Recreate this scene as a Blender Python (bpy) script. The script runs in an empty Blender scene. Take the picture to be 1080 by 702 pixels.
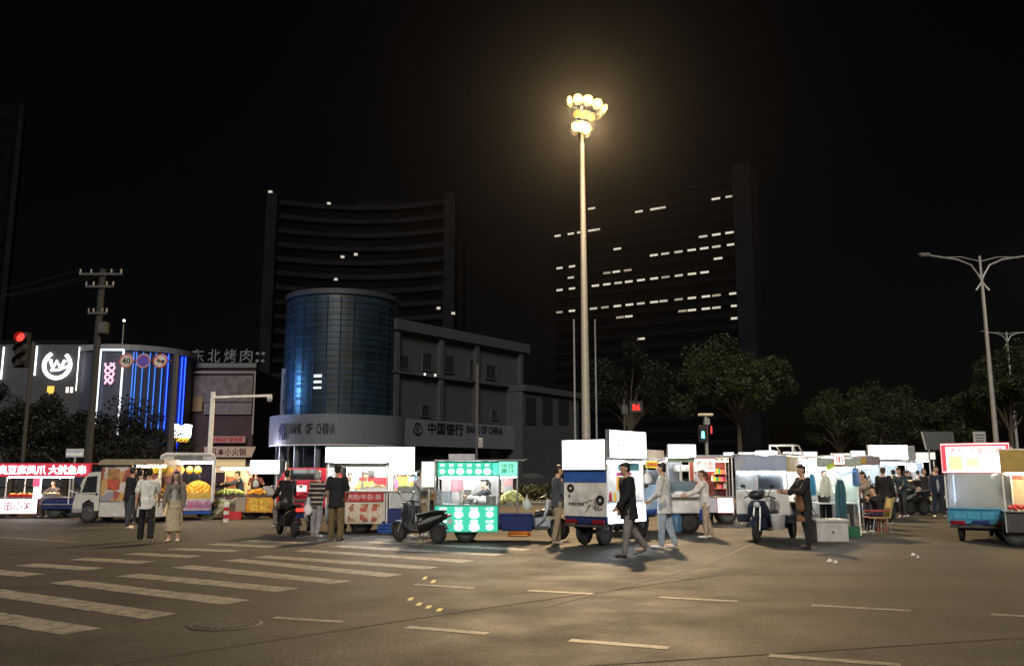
import bpy, bmesh, math, random
from mathutils import Vector, Matrix, noise, Euler
R = math.radians
sc = bpy.context.scene
COL = sc.collection
TSC = bpy.data.scenes.new('workbench'); TVL = TSC.view_layers[0]   # scratch scene for evaluating modifiers, removed at the end
rnd = random.Random(7)

# ---------------------------------------------------------------- camera model
FPX, HZ, CH = 900.0, 498.0, 1.6
PITCH = math.atan((HZ - 351.0) / FPX)

def ray(px, py):
    dx, dz = (px - 540.0) / FPX, (351.0 - py) / FPX
    return Vector((dx, math.cos(PITCH) - dz * math.sin(PITCH), math.sin(PITCH) + dz * math.cos(PITCH)))

def gp(px, py, z=0.0):
    r = ray(px, py)
    t = (z - CH) / r.z
    return Vector((r.x * t, r.y * t, z))

def at(px, py, Y):
    r = ray(px, py)
    t = Y / r.y
    return Vector((r.x * t, Y, CH + r.z * t))

def zat(py, Y):
    return at(540, py, Y).z

# ---------------------------------------------------------------- materials
MATS = {}

def mat(name, col, rough=0.6, metal=0.0, var=0.12, scale=6.0, bump=0.0, spec=None):
    if name in MATS:
        return MATS[name]
    m = bpy.data.materials.new(name); m.use_nodes = True
    n, l = m.node_tree.nodes, m.node_tree.links
    b = n['Principled BSDF']
    b.inputs['Roughness'].default_value = rough
    b.inputs['Metallic'].default_value = metal
    if spec is not None: b.inputs['Specular IOR Level'].default_value = spec
    tc = n.new('ShaderNodeTexCoord'); nz = n.new('ShaderNodeTexNoise')
    nz.inputs['Scale'].default_value = scale; nz.inputs['Detail'].default_value = 5
    l.new(tc.outputs['Object'], nz.inputs['Vector'])
    cr = n.new('ShaderNodeValToRGB')
    lo = [max(0, c * (1 - var * 1.6)) for c in col]; hi = [min(1, c * (1 + var)) for c in col]
    cr.color_ramp.elements[0].position = 0.3; cr.color_ramp.elements[0].color = (*lo, 1)
    cr.color_ramp.elements[1].position = 0.72; cr.color_ramp.elements[1].color = (*hi, 1)
    l.new(nz.outputs['Fac'], cr.inputs['Fac']); l.new(cr.outputs['Color'], b.inputs['Base Color'])
    if bump:
        n2 = n.new('ShaderNodeTexNoise'); n2.inputs['Scale'].default_value = scale * 9; n2.inputs['Detail'].default_value = 3
        l.new(tc.outputs['Object'], n2.inputs['Vector'])
        bp = n.new('ShaderNodeBump'); bp.inputs['Strength'].default_value = bump; bp.inputs['Distance'].default_value = 0.02
        l.new(n2.outputs['Fac'], bp.inputs['Height']); l.new(bp.outputs['Normal'], b.inputs['Normal'])
    MATS[name] = m
    return m

def emit(name, col, s, base=None):
    if name in MATS: return MATS[name]
    m = bpy.data.materials.new(name); m.use_nodes = True
    b = m.node_tree.nodes['Principled BSDF']
    b.inputs['Base Color'].default_value = (*(base or [c * 0.6 for c in col]), 1)
    b.inputs['Emission Color'].default_value = (*col, 1)
    b.inputs['Emission Strength'].default_value = s
    b.inputs['Roughness'].default_value = 0.4
    MATS[name] = m
    return m

def poster(name, cols, scale=6.0, glow=0.0, rough=0.45):
    """printed sheet / mixed goods: cells of several colours"""
    if name in MATS: return MATS[name]
    m = bpy.data.materials.new(name); m.use_nodes = True
    n, l = m.node_tree.nodes, m.node_tree.links
    b = n['Principled BSDF']; b.inputs['Roughness'].default_value = rough
    tc = n.new('ShaderNodeTexCoord')
    nz = n.new('ShaderNodeTexNoise'); nz.inputs['Scale'].default_value = scale * 1.2; nz.inputs['Detail'].default_value = 2
    l.new(tc.outputs['Object'], nz.inputs['Vector'])
    mx = n.new('ShaderNodeMixRGB'); mx.inputs['Fac'].default_value = 0.12
    l.new(tc.outputs['Object'], mx.inputs['Color1']); l.new(nz.outputs['Color'], mx.inputs['Color2'])
    vo = n.new('ShaderNodeTexVoronoi'); vo.inputs['Scale'].default_value = scale
    l.new(mx.outputs['Color'], vo.inputs['Vector'])
    sp = n.new('ShaderNodeSeparateColor'); l.new(vo.outputs['Color'], sp.inputs['Color'])
    cr = n.new('ShaderNodeValToRGB'); cr.color_ramp.interpolation = 'CONSTANT'
    el = cr.color_ramp.elements
    while len(el) < len(cols): el.new(0.5)
    for i, c in enumerate(cols):
        el[i].position = i / len(cols); el[i].color = (*c, 1)
    l.new(sp.outputs['Red'], cr.inputs['Fac'])
    l.new(cr.outputs['Color'], b.inputs['Base Color'])
    if glow:
        l.new(cr.outputs['Color'], b.inputs['Emission Color']); b.inputs['Emission Strength'].default_value = glow
    MATS[name] = m
    return m

def glass(name, tint=(0.8, 0.9, 0.95), amount=0.25, rough=0.05):
    if name in MATS: return MATS[name]
    m = bpy.data.materials.new(name); m.use_nodes = True
    n, l = m.node_tree.nodes, m.node_tree.links
    n.remove(n['Principled BSDF'])
    out = n['Material Output']
    tr = n.new('ShaderNodeBsdfTransparent'); tr.inputs['Color'].default_value = (*tint, 1)
    gl = n.new('ShaderNodeBsdfGlossy'); gl.inputs['Roughness'].default_value = rough
    df = n.new('ShaderNodeBsdfTranslucent' if amount > 0.5 else 'ShaderNodeBsdfDiffuse'); df.inputs['Color'].default_value = (0.7, 0.75, 0.8, 1)
    a = n.new('ShaderNodeMixShader'); a.inputs['Fac'].default_value = amount
    fr = n.new('ShaderNodeFresnel'); fr.inputs['IOR'].default_value = 1.5
    c = n.new('ShaderNodeMixShader')
    l.new(tr.outputs[0], a.inputs[1]); l.new(df.outputs[0], a.inputs[2])
    l.new(fr.outputs[0], c.inputs['Fac']); l.new(a.outputs[0], c.inputs[1]); l.new(gl.outputs[0], c.inputs[2])
    l.new(c.outputs[0], out.inputs['Surface'])
    MATS[name] = m
    return m

# ---------------------------------------------------------------- mesh builder
def basis(d):
    d = Vector(d).normalized()
    u = d.cross(Vector((0, 0, 1)))
    if u.length < 1e-4: u = d.cross(Vector((0, 1, 0)))
    u.normalize()
    return u, d.cross(u).normalized(), d

class MB:
    def __init__(s, M=None):
        s.v, s.f, s.mi, s.cur = [], [], [], 0
        s.M = M or Matrix.Identity(4)
    def add(s, vs, fs):
        o = len(s.v)
        s.v += [tuple(s.M @ Vector(p)) for p in vs]
        s.f += [tuple(i + o for i in f) for f in fs]
        s.mi += [s.cur] * len(fs)
        return s
    def b(s, x0, x1, y0, y1, z0, z1, bev=0.0, seg=1):
        if bev > 0:
            bm = bmesh.new(); bmesh.ops.create_cube(bm, size=1)
            for v in bm.verts:
                v.co = Vector(((x0 + x1) / 2 + v.co.x * (x1 - x0), (y0 + y1) / 2 + v.co.y * (y1 - y0), (z0 + z1) / 2 + v.co.z * (z1 - z0)))
            bev = min(bev, 0.45 * min(x1 - x0, y1 - y0, z1 - z0))
            bmesh.ops.bevel(bm, geom=bm.edges[:], offset=bev, segments=seg, profile=0.5, affect='EDGES')
            bm.verts.index_update()
            s.add([v.co[:] for v in bm.verts], [[v.index for v in f.verts] for f in bm.faces]); bm.free()
            return s
        return s.add([(x0, y0, z0), (x1, y0, z0), (x1, y1, z0), (x0, y1, z0), (x0, y0, z1), (x1, y0, z1), (x1, y1, z1), (x0, y1, z1)],
                     [(0, 3, 2, 1), (4, 5, 6, 7), (0, 1, 5, 4), (1, 2, 6, 5), (2, 3, 7, 6), (3, 0, 4, 7)])
    def loft(s, rings, n=12, cap=True, cyc=False):
        """rings: (centre, axis_a, axis_b)"""
        vs, fs = [], []
        for c, a, b in rings:
            for k in range(n):
                t = 2 * math.pi * k / n
                vs.append(Vector(c) + Vector(a) * math.cos(t) + Vector(b) * math.sin(t))
        m = len(rings)
        for i in range(m if cyc else m - 1):
            for k in range(n):
                j = (i + 1) % m
                fs.append((i * n + k, i * n + (k + 1) % n, j * n + (k + 1) % n, j * n + k))
        if cap and not cyc:
            fs.append(tuple(reversed(range(n)))); fs.append(tuple((m - 1) * n + k for k in range(n)))
        return s.add(vs, fs)
    def cyl(s, p0, p1, r0, r1=None, n=12):
        r1 = r0 if r1 is None else r1
        p0, p1 = Vector(p0), Vector(p1)
        u, w, d = basis(p1 - p0)
        return s.loft([(p0, u * r0, w * r0), (p1, u * r1, w * r1)], n)
    def caps(s, p0, r0, p1, r1, n=10):
        """capsule with two radii"""
        p0, p1 = Vector(p0), Vector(p1)
        u, w, d = basis(p1 - p0)
        rg = []
        for k in range(5):
            a = -math.pi / 2 * (1 - k / 4.0); c = max(0.05, math.cos(a))
            rg.append((p0 + d * r0 * math.sin(a), u * r0 * c, w * r0 * c))
        for k in range(5):
            a = math.pi / 2 * k / 4.0; c = max(0.05, math.cos(a))
            rg.append((p1 + d * r1 * math.sin(a), u * r1 * c, w * r1 * c))
        return s.loft(rg, n)
    def tube(s, pts, r, n=8, r1=None):
        pts = [Vector(p) for p in pts]; m = len(pts); rg = []
        u0 = None
        for i, p in enumerate(pts):
            d = (pts[min(i + 1, m - 1)] - pts[max(i - 1, 0)]).normalized()
            if u0 is None: u0 = basis(d)[0]
            u = (u0 - d * u0.dot(d)).normalized(); u0 = u
            w = d.cross(u)
            rr = r if r1 is None else r + (r1 - r) * i / (m - 1)
            rg.append((p, u * rr, w * rr))
        return s.loft(rg, n)
    def sph(s, c, r, n=12, m=8):
        c = Vector(c); r = (r, r, r) if not hasattr(r, '__len__') else r
        rg = []
        for k in range(m + 1):
            a = -math.pi / 2 + math.pi * k / m; q = max(0.03, math.cos(a))
            rg.append((c + Vector((0, 0, r[2] * math.sin(a))), Vector((r[0] * q, 0, 0)), Vector((0, r[1] * q, 0))))
        return s.loft(rg, n)
    def prism(s, poly, y0, y1):
        """poly in (x,z), extruded along y"""
        n = len(poly)
        vs = [(x, y0, z) for x, z in poly] + [(x, y1, z) for x, z in poly]
        fs = [tuple(range(n)), tuple(reversed(range(n, 2 * n)))]
        fs += [(i, i + n, (i + 1) % n + n, (i + 1) % n) for i in range(n)]
        return s.add(vs, fs)
    def torus(s, c, ax, Rr, r, n=24, m=8, ry=None):
        c = Vector(c); u, w, d = basis(ax); rg = []
        for k in range(n):
            t = 2 * math.pi * k / n
            o = u * math.cos(t) + w * math.sin(t)
            rg.append((c + o * Rr, o * r, d * (ry or r)))
        return s.loft(rg, m, cyc=True)
    def build(s, name, m=None, parent=None, smooth=False, label=None):
        me = bpy.data.meshes.new(name)
        me.from_pydata(s.v, [], s.f)
        ms = m if isinstance(m, (list, tuple)) else [m]
        for q in ms:
            if q: me.materials.append(q)
        if len(ms) > 1: me.polygons.foreach_set('material_index', s.mi)
        bm = bmesh.new(); bm.from_mesh(me)
        bmesh.ops.recalc_face_normals(bm, faces=bm.faces[:]); bm.to_mesh(me); bm.free()
        if smooth:
            me.polygons.foreach_set('use_smooth', [True] * len(me.polygons))
            me.set_sharp_from_angle(angle=R(40))
        o = bpy.data.objects.new(name, me); COL.objects.link(o)
        if parent: o.parent = parent
        if label: o['label'] = label
        return o

def tag(o, label, cat, group=None, kind=None):
    if label: o['label'] = label
    if cat: o['category'] = cat
    if group: o['group'] = group
    if kind: o['kind'] = kind
    return o

def struct(o):
    o['kind'] = 'structure'; return o

def T(name, label, cat, loc=(0, 0, 0), rz=0.0, group=None):
    o = bpy.data.objects.new(name, None); COL.objects.link(o)
    o.empty_display_size = 0.2
    o.location = loc; o.rotation_euler = (0, 0, rz)
    return tag(o, label, cat, group)

def bx(par, name, m, x0, x1, y0, y1, z0, z1, bev=0.012, M=None, label=None):
    return MB(M).b(x0, x1, y0, y1, z0, z1, bev).build(name, m, par, label=label)

def cy(par, name, m, p0, p1, r0, r1=None, n=12, M=None, label=None):
    return MB(M).cyl(p0, p1, r0, r1, n).build(name, m, par, smooth=True, label=label)

def tb(par, name, m, pts, r, M=None, n=8, r1=None, label=None):
    return MB(M).tube(pts, r, n, r1).build(name, m, par, smooth=True, label=label)

def dup(root, loc, rz, label=None):
    c = root.copy(); COL.objects.link(c); c.location = loc; c.rotation_euler = (0, 0, rz)
    if label: c['label'] = label
    for ch in root.children:
        d = ch.copy(); COL.objects.link(d); d.parent = c
        for g in ch.children:
            e = g.copy(); COL.objects.link(e); e.parent = d
    return c

TXT = {}
def text_mesh(s, bold):
    k = (s, bold)
    if k in TXT: return TXT[k]
    cu = bpy.data.curves.new('t', 'FONT'); cu.body = s; cu.align_x = 'CENTER'; cu.offset = bold
    cu.resolution_u = 2; cu.extrude = 0.0
    o = bpy.data.objects.new('t', cu); TSC.collection.objects.link(o)
    TVL.update(); dg = TVL.depsgraph
    me = o.evaluated_get(dg).to_mesh()
    vs = [v.co[:] for v in me.vertices]; fs = [tuple(p.vertices) for p in me.polygons]
    o.evaluated_get(dg).to_mesh_clear()
    bpy.data.objects.remove(o); bpy.data.curves.remove(cu)
    TXT[k] = (vs, fs)
    return TXT[k]

def put_text(mb, s, x0, x1, z0, z1, y, bold=0.0, th=0.008):
    vs, fs = text_mesh(s, bold)
    xs = [v[0] for v in vs]; ys = [v[1] for v in vs]
    ax, bx_, ay, by = min(xs), max(xs), min(ys), max(ys)
    sx, sz = (x1 - x0) / (bx_ - ax), (z1 - z0) / (by - ay)
    p = lambda v, yy: (x0 + (v[0] - ax) * sx, yy, z0 + (v[1] - ay) * sz)
    n = len(vs)
    ec = {}
    for f in fs:
        for i in range(len(f)):
            e = (f[i], f[(i + 1) % len(f)]); ec[e] = 1
    sides = [(a, b, b + n, a + n) for (a, b) in ec if (b, a) not in ec]
    mb.add([p(v, y - th) for v in vs] + [p(v, y) for v in vs], list(fs) + sides)

def lettering(par, s, x0, x1, z0, z1, y, m, M=None, bold=0.0, th=0.006, name='lettering'):
    mb = MB(M); put_text(mb, s, x0, x1, z0, z1, y - 0.002, bold, th)
    return mb.build(name, m, par)

def lens_mesh(): pass

SKY, FILL_SUN, MAST = 0.0007, 2.2, 60000
HAZE = 0.00005
# ---------------------------------------------------------------- palette
white = mat('white_paint', (0.8, 0.8, 0.78), 0.4)
cream = mat('cream_paint', (0.62, 0.56, 0.45), 0.5)
grey = mat('grey_paint', (0.3, 0.3, 0.31), 0.5)
dgrey = mat('dark_grey', (0.06, 0.06, 0.065), 0.5)
black = mat('black_plastic', (0.02, 0.02, 0.022), 0.4)
rubber = mat('rubber', (0.018, 0.018, 0.018), 0.8)
steel = mat('steel', (0.55, 0.56, 0.57), 0.3, 0.9)
galv = mat('galvanised', (0.42, 0.43, 0.44), 0.45, 0.6)
navy = mat('navy_paint', (0.018, 0.03, 0.12), 0.35)
blue = mat('blue_paint', (0.03, 0.09, 0.36), 0.35)
teal = mat('tricycle_blue', (0.07, 0.31, 0.5), 0.4)
lblue = mat('pale_blue', (0.42, 0.6, 0.82), 0.45)
red = mat('red_paint', (0.55, 0.03, 0.04), 0.4)
wine = mat('wine_red', (0.28, 0.03, 0.04), 0.5)
orange = mat('orange_print', (0.8, 0.28, 0.03), 0.5)
yellow = mat('yellow_print', (0.8, 0.55, 0.08), 0.5)
green = mat('green_print', (0.03, 0.35, 0.2), 0.5)
lime = mat('lime_cloth', (0.4, 0.6, 0.06), 0.7)
pink = mat('pink_plastic', (0.72, 0.22, 0.42), 0.5)
skin = mat('skin', (0.55, 0.33, 0.23), 0.5, var=0.06)
hairm = mat('black_hair', (0.012, 0.01, 0.009), 0.45, var=0.3, scale=40)
hairg = mat('grey_hair', (0.45, 0.43, 0.41), 0.5, var=0.3, scale=40)
hairb = mat('brown_hair', (0.06, 0.03, 0.018), 0.45, var=0.3, scale=40)
ink = mat('black_ink', (0.015, 0.015, 0.015), 0.6)
redink = mat('red_ink', (0.5, 0.03, 0.02), 0.6)
wood = mat('wood', (0.3, 0.17, 0.08), 0.6, var=0.3, scale=10)
tarp = mat('tan_tarpaulin', (0.32, 0.25, 0.17), 0.7, bump=0.3)
gls = glass('clear_glass')
milk = glass('milky_plastic', (0.75, 0.82, 0.9), 0.75, 0.2)
dglass = mat('dark_glass', (0.02, 0.025, 0.03), 0.08, spec=0.6)
tube = emit('white_tube', (1.0, 0.97, 0.93), 95)
tubew = emit('warm_tube', (1.0, 0.78, 0.42), 100)
panelw = emit('white_light_panel', (0.93, 0.97, 1.0), 7)
panels = emit('soft_white_panel', (1.0, 0.95, 0.95), 2.2)
greenp = emit('green_light_panel', (0.05, 0.6, 0.4), 0.85)
pinkp = emit('pink_light_panel', (1.0, 0.07, 0.14), 0.3)
ledw = emit('white_led', (1.0, 0.9, 0.92), 4.5)
ledg = emit('pale_led', (0.75, 1.0, 0.9), 1.9)
lred = emit('red_lamp', (1.0, 0.03, 0.02), 3)
tailr = mat('tail_lens', (0.22, 0.012, 0.02), 0.2)
lgreen = emit('green_lamp', (0.1, 1.0, 0.65), 6)
# ---------------------------------------------------------------- people
def blob(mb, name, m, parent, voxel, wrinkle=0.0, smooth=3, seed=0.0):
    me = bpy.data.meshes.new('tmp'); me.from_pydata(mb.v, [], mb.f)
    bm = bmesh.new(); bm.from_mesh(me); bmesh.ops.recalc_face_normals(bm, faces=bm.faces[:]); bm.to_mesh(me); bm.free()
    o = bpy.data.objects.new('tmp', me); TSC.collection.objects.link(o)
    r = o.modifiers.new('r', 'REMESH'); r.mode = 'VOXEL'; r.voxel_size = voxel; r.use_smooth_shade = True
    if smooth:
        q = o.modifiers.new('s', 'SMOOTH'); q.factor = 0.5; q.iterations = smooth
    TVL.update(); dg = TVL.depsgraph
    out = bpy.data.meshes.new_from_object(o.evaluated_get(dg))
    bpy.data.objects.remove(o); bpy.data.meshes.remove(me)
    out.name = name; out.materials.clear(); out.materials.append(m)
    if wrinkle:
        n = len(out.vertices); cs = [0.0] * (3 * n); ns = [0.0] * (3 * n)
        out.vertices.foreach_get('co', cs); out.vertices.foreach_get('normal', ns)
        for i in range(0, 3 * n, 3):
            x, y, z = cs[i], cs[i + 1], cs[i + 2]
            k = wrinkle * (noise.noise(Vector((x * 9 + seed, y * 9, z * 5))) + 0.5 * noise.noise(Vector((x * 22, y * 22 + seed, z * 11))))
            cs[i] += ns[i] * k; cs[i + 1] += ns[i + 1] * k; cs[i + 2] += ns[i + 2] * k
        out.vertices.foreach_set('co', cs); out.update()
    out.polygons.foreach_set('use_smooth', [True] * len(out.polygons))
    ob = bpy.data.objects.new(name, out); COL.objects.link(ob)
    if parent: ob.parent = parent
    return ob

CLOTH = {}
def cloth(col, rough=0.85):
    k = tuple(round(c, 3) for c in col)
    if k not in CLOTH:
        CLOTH[k] = mat('cloth_%d' % len(CLOTH), col, rough, var=0.15, scale=14, bump=0.25)
    return CLOTH[k]

def person(label, px, py, H=1.7, yaw=0, lean=0, legs=((0, 0), (0, 0)), arms=((8, 8, 12), (8, 8, 12)),
           top=(0.03, 0.03, 0.035), sleeve='long', bulk=1.0, hood=False, hem=0.0, bottom=(0.05, 0.05, 0.06), low='trousers',
           shoes=(0.6, 0.6, 0.6), hair='short', hmat=None, head=(0, 0), seat=None, build=1.0, stripes=None,
           apron=None, helmet=None, cap=None, spread=3, loc=None, group=None, vox=None, bag=None, inner=None, stair=0):
    P0 = loc if loc is not None else gp(px, py)
    d = P0.y
    vox = vox or (0.0105 if d < 24 else 0.014)
    L, lz = H, R(lean)
    sp = Vector((0, -math.sin(lz), math.cos(lz))); fw = Vector((0, -math.cos(lz), -math.sin(lz))); X = Vector((1, 0, 0))
    hip = Vector((0, 0, 0))
    up = lambda t, f=0.0: hip + sp * (t * L) + fw * (f * L)
    shp, hed = {}, {}
    neck = up(0.315)
    hy, hp = R(head[0]), R(head[1])
    hdir = (sp * math.cos(hp) + fw * math.sin(hp)).normalized()
    hc = neck + hdir * 0.098 * L + fw * 0.012 * L
    hf = (fw * math.cos(hy) + X * math.sin(hy)); hf = (hf - hdir * hf.dot(hdir)).normalized()
    hx = hdir.cross(hf) * -1
    if hx.dot(X) < 0 and abs(head[0]) < 80: hx = -hx
    # joints
    J = {}
    for s, (fl, ab, el), (lf, kn) in ((1, arms[0], legs[0]), (-1, arms[1], legs[1])):
        S = up(0.288) + X * s * 0.108 * L * (0.9 + 0.1 * build)
        def adir(a, b): 
            a, b = R(a), R(b)
            return Vector((s * math.sin(b), -math.sin(a) * math.cos(b), -math.cos(a) * math.cos(b)))
        E = S + adir(fl + lean, ab) * 0.172 * L
        fd = adir(fl + el + lean, ab * 0.2 - (14 if el > 40 else 0))
        Wr = E + fd * 0.148 * L
        Hp = hip + X * s * 0.052 * L
        td = Vector((s * math.sin(R(spread)), -math.sin(R(lf)), -math.cos(R(lf)))).normalized()
        K = Hp + td * 0.245 * L
        sd = Vector((s * math.sin(R(spread * 0.3)), -math.sin(R(lf - kn)), -math.cos(R(lf - kn)))).normalized()
        A = K + sd * 0.235 * L
        J[s] = (S, E, Wr, fd, Hp, K, A, lf - kn)
    lowz = min(J[s][6].z for s in J) - 0.042 * L
    base = -lowz if seat is None else seat - (-0.065 * L)
    root = T('person', label, 'person', (P0.x, P0.y, P0.z + stair), R(yaw), group)
    off = Vector((0, 0, base))
    Mo = Matrix.Translation(off)
    # ---- body
    b = MB(Mo)
    rw = build
    def ring(t, rx, ry, f=0.0, k=1.0, add=0.0):
        return (up(t, f), X * (rx * L * rw * k + add), fw * (ry * L * rw * k + add))
    tors = [(-0.06, 0.062, 0.055), (-0.02, 0.092, 0.068), (0.03, 0.092, 0.066), (0.10, 0.078, 0.058), (0.17, 0.086, 0.062),
            (0.235, 0.098, 0.066), (0.28, 0.1, 0.056), (0.303, 0.07, 0.042), (0.318, 0.036, 0.034)]
    b.loft([ring(*t) for t in tors], 16)
    b.caps(up(0.29), 0.035 * L, neck + hdir * 0.045 * L, 0.031 * L)
    # head
    def hpt(x, f, z): return hc + hx * x * L + hf * f * L + hdir * z * L
    def hell(mb, c, rx, rf, rz, n=16, m=10):
        rg = []
        for k in range(m + 1):
            a = -math.pi / 2 + math.pi * k / m; q = max(0.03, math.cos(a))
            rg.append((c + hdir * rz * L * math.sin(a), hx * rx * L * q, hf * rf * L * q))
        mb.loft(rg, n)
    hell(b, hpt(0, -0.004, 0.012), 0.044, 0.054, 0.054)
    hell(b, hpt(0, 0.012, -0.026), 0.033, 0.036, 0.038)
    b.caps(hpt(0, 0.05, 0.006), 0.004 * L, hpt(0, 0.062, -0.012), 0.0075 * L, 8)
    for s in (1, -1):
        hell(b, hpt(s * 0.045, -0.004, -0.002), 0.006, 0.011, 0.018, 8, 6)
    for s, (S, E, Wr, fd, Hp, K, A, sa) in J.items():
        b.caps(S, 0.033 * L * rw, E, 0.025 * L * rw); b.caps(E, 0.0245 * L * rw, Wr, 0.0165 * L)
        # hand
        u = Vector((s, 0, 0)); u = (u - fd * u.dot(fd)).normalized(); w = fd.cross(u)
        if w.y > 0: w = -w
        pc = Wr + fd * 0.028 * L
        b.loft([(Wr, w * 0.014 * L, u * 0.011 * L), (pc, w * 0.023 * L, u * 0.011 * L), (Wr + fd * 0.052 * L, w * 0.022 * L, u * 0.010 * L)], 10)
        for i, ln in enumerate((0.034, 0.04, 0.037, 0.028)):
            q = Wr + fd * 0.048 * L + w * (0.0165 - 0.011 * i) * L
            k1 = q + (fd * 0.9 - u * 0.3).normalized() * ln * 0.55 * L
            k2 = k1 + (fd * 0.55 - u * 0.75).normalized() * ln * 0.5 * L
            b.caps(q, 0.0062 * L, k1, 0.0056 * L, 6); b.caps(k1, 0.0056 * L, k2, 0.0048 * L, 6)
        q = Wr + fd * 0.016 * L + w * 0.016 * L
        k1 = q + (fd * 0.6 + w * 0.75 - u * 0.2).normalized() * 0.022 * L
        b.caps(q, 0.0075 * L, k1, 0.0066 * L, 6); b.caps(k1, 0.0064 * L, k1 + (fd * 0.9 + w * 0.15 - u * 0.3).normalized() * 0.02 * L, 0.0055 * L, 6)
        # legs, foot
        b.caps(Hp, 0.052 * L * rw, K, 0.035 * L * rw); b.caps(K, 0.034 * L * rw, A, 0.021 * L)
        toe = A + Vector((s * 0.01, -0.105 * L * math.cos(R(max(-50, min(0, sa)) * 0.5)), -0.028 * L)); 
        b.caps(A + Vector((0, 0.012 * L, -0.02 * L)), 0.02 * L, toe, 0.016 * L)
    body = blob(b, 'body', skin, root, vox, 0, 2)
    # face
    for s in (1, -1):
        e = MB(Mo); e.sph(hpt(s * 0.018, 0.0455, 0.004), (0.0055 * L, 0.004 * L, 0.0035 * L), 8, 6); e.build('eye', ink, root, True)
    mo = MB(Mo); mo.caps(hpt(-0.012, 0.0445, -0.034), 0.0032 * L, hpt(0.012, 0.0445, -0.034), 0.0032 * L, 6); mo.build('mouth', mat('lips', (0.36, 0.12, 0.1), 0.5), root, True)
    # ---- hair
    hm = hmat or hairm
    h = MB(Mo)
    if helmet:
        hell(h, hpt(0, -0.006, 0.026), 0.062, 0.07, 0.06); blob(h, 'helmet', helmet, root, vox, 0, 1)
    else:
        hell(h, hpt(0, -0.012, 0.03), 0.0475, 0.053, 0.046)
        hell(h, hpt(0, -0.028, 0.002), 0.043, 0.034, 0.048)
        hell(h, hpt(0.003, 0.01, 0.05), 0.039, 0.039, 0.022)
        if hair == 'long':
            h.loft([(hpt(0, -0.03, 0.03), hx * 0.045 * L, hf * 0.03 * L), (hpt(0, -0.045, -0.04), hx * 0.058 * L, hf * 0.028 * L),
                    (neck + fw * -0.052 * L - sp * 0.05 * L, X * 0.07 * L, fw * 0.022 * L), (neck + fw * -0.07 * L - sp * 0.15 * L, X * 0.06 * L, fw * 0.018 * L)], 12)
            for s in (1, -1):
                h.caps(hpt(s * 0.045, 0.0, 0.01), 0.016 * L, neck + X * s * 0.055 * L + fw * 0.035 * L - sp * 0.04 * L, 0.02 * L)
                h.caps(neck + X * s * 0.055 * L + fw * 0.035 * L - sp * 0.04 * L, 0.02 * L, neck + X * s * 0.06 * L + fw * 0.062 * L - sp * 0.12 * L, 0.013 * L)
        if hair == 'tail':
            h.caps(hpt(0, -0.06, 0.03), 0.014 * L, hpt(0, -0.085, -0.01), 0.02 * L); h.caps(hpt(0, -0.085, -0.01), 0.02 * L, hpt(0, -0.075, -0.09), 0.01 * L)
        if hair == 'bob':
            hell(h, hpt(0, -0.025, -0.015), 0.056, 0.042, 0.06)
        blob(h, 'hair', hm, root, vox * 0.8, 0.006, 1, px)
        if cap:
            c = MB(Mo); hell(c, hpt(0, -0.006, 0.036), 0.052, 0.058, 0.042); c.caps(hpt(-0.02, 0.06, 0.036), 0.012 * L, hpt(0.02, 0.06, 0.036), 0.012 * L, 8)
            blob(c, 'cap', cap, root, vox, 0, 1)
    # ---- top
    t = MB(Mo)
    add = 0.012 * bulk
    kk = [(-0.055 - hem, 0.1, 0.075)] + [q for q in tors if q[0] >= -0.02][:-1] + [(0.312, 0.045, 0.042)]
    t.loft([ring(a, max(x, 0.088 if a < 0.2 else x), y, 0, 1.0, add) for a, x, y in kk], 18)
    for s, (S, E, Wr, fd, *_r) in J.items():
        if sleeve == 'none':
            continue
        t.caps(S - X * s * 0.008 * L, 0.034 * L * rw + add * 0.8, E if sleeve == 'long' else S.lerp(E, 0.75), 0.028 * L * rw + add * (1.0 if sleeve == 'long' else 1.15))
        if sleeve == 'long':
            t.caps(E, 0.028 * L * rw + add, E.lerp(Wr, 0.95), 0.02 * L + add * 0.8)
    if hood:
        t.caps(up(0.3, -0.045) + X * -0.03 * L, 0.03 * L, up(0.3, -0.045) + X * 0.03 * L, 0.03 * L)
        t.caps(up(0.31, -0.02) + X * 0.045 * L, 0.018 * L, up(0.295, 0.03) + X * 0.03 * L, 0.014 * L)
        t.caps(up(0.31, -0.02) - X * 0.045 * L, 0.018 * L, up(0.295, 0.03) - X * 0.03 * L, 0.014 * L)
    tm = cloth(top) if not stripes else stripes
    blob(t, 'jacket' if (sleeve == 'long' and bulk > 1.2) else 'shirt', tm, root, vox, 0.016 if bulk > 1.2 else 0.012, 1, px * 1.7)
    if inner:
        i = MB(Mo); i.loft([(up(-0.02, 0.058), X * 0.03 * L, fw * 0.02 * L), (up(0.2, 0.058), X * 0.036 * L, fw * 0.02 * L), (up(0.28, 0.04), X * 0.022 * L, fw * 0.02 * L)], 10)
        blob(i, 'undershirt', cloth(inner), root, vox, 0.003, 1)
    # ---- lower garment
    g = MB(Mo)
    g.loft([ring(a, x, y, 0, 1.0, 0.008) for a, x, y in [(-0.07, 0.07, 0.06)] + tors[1:4]], 16)
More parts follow.
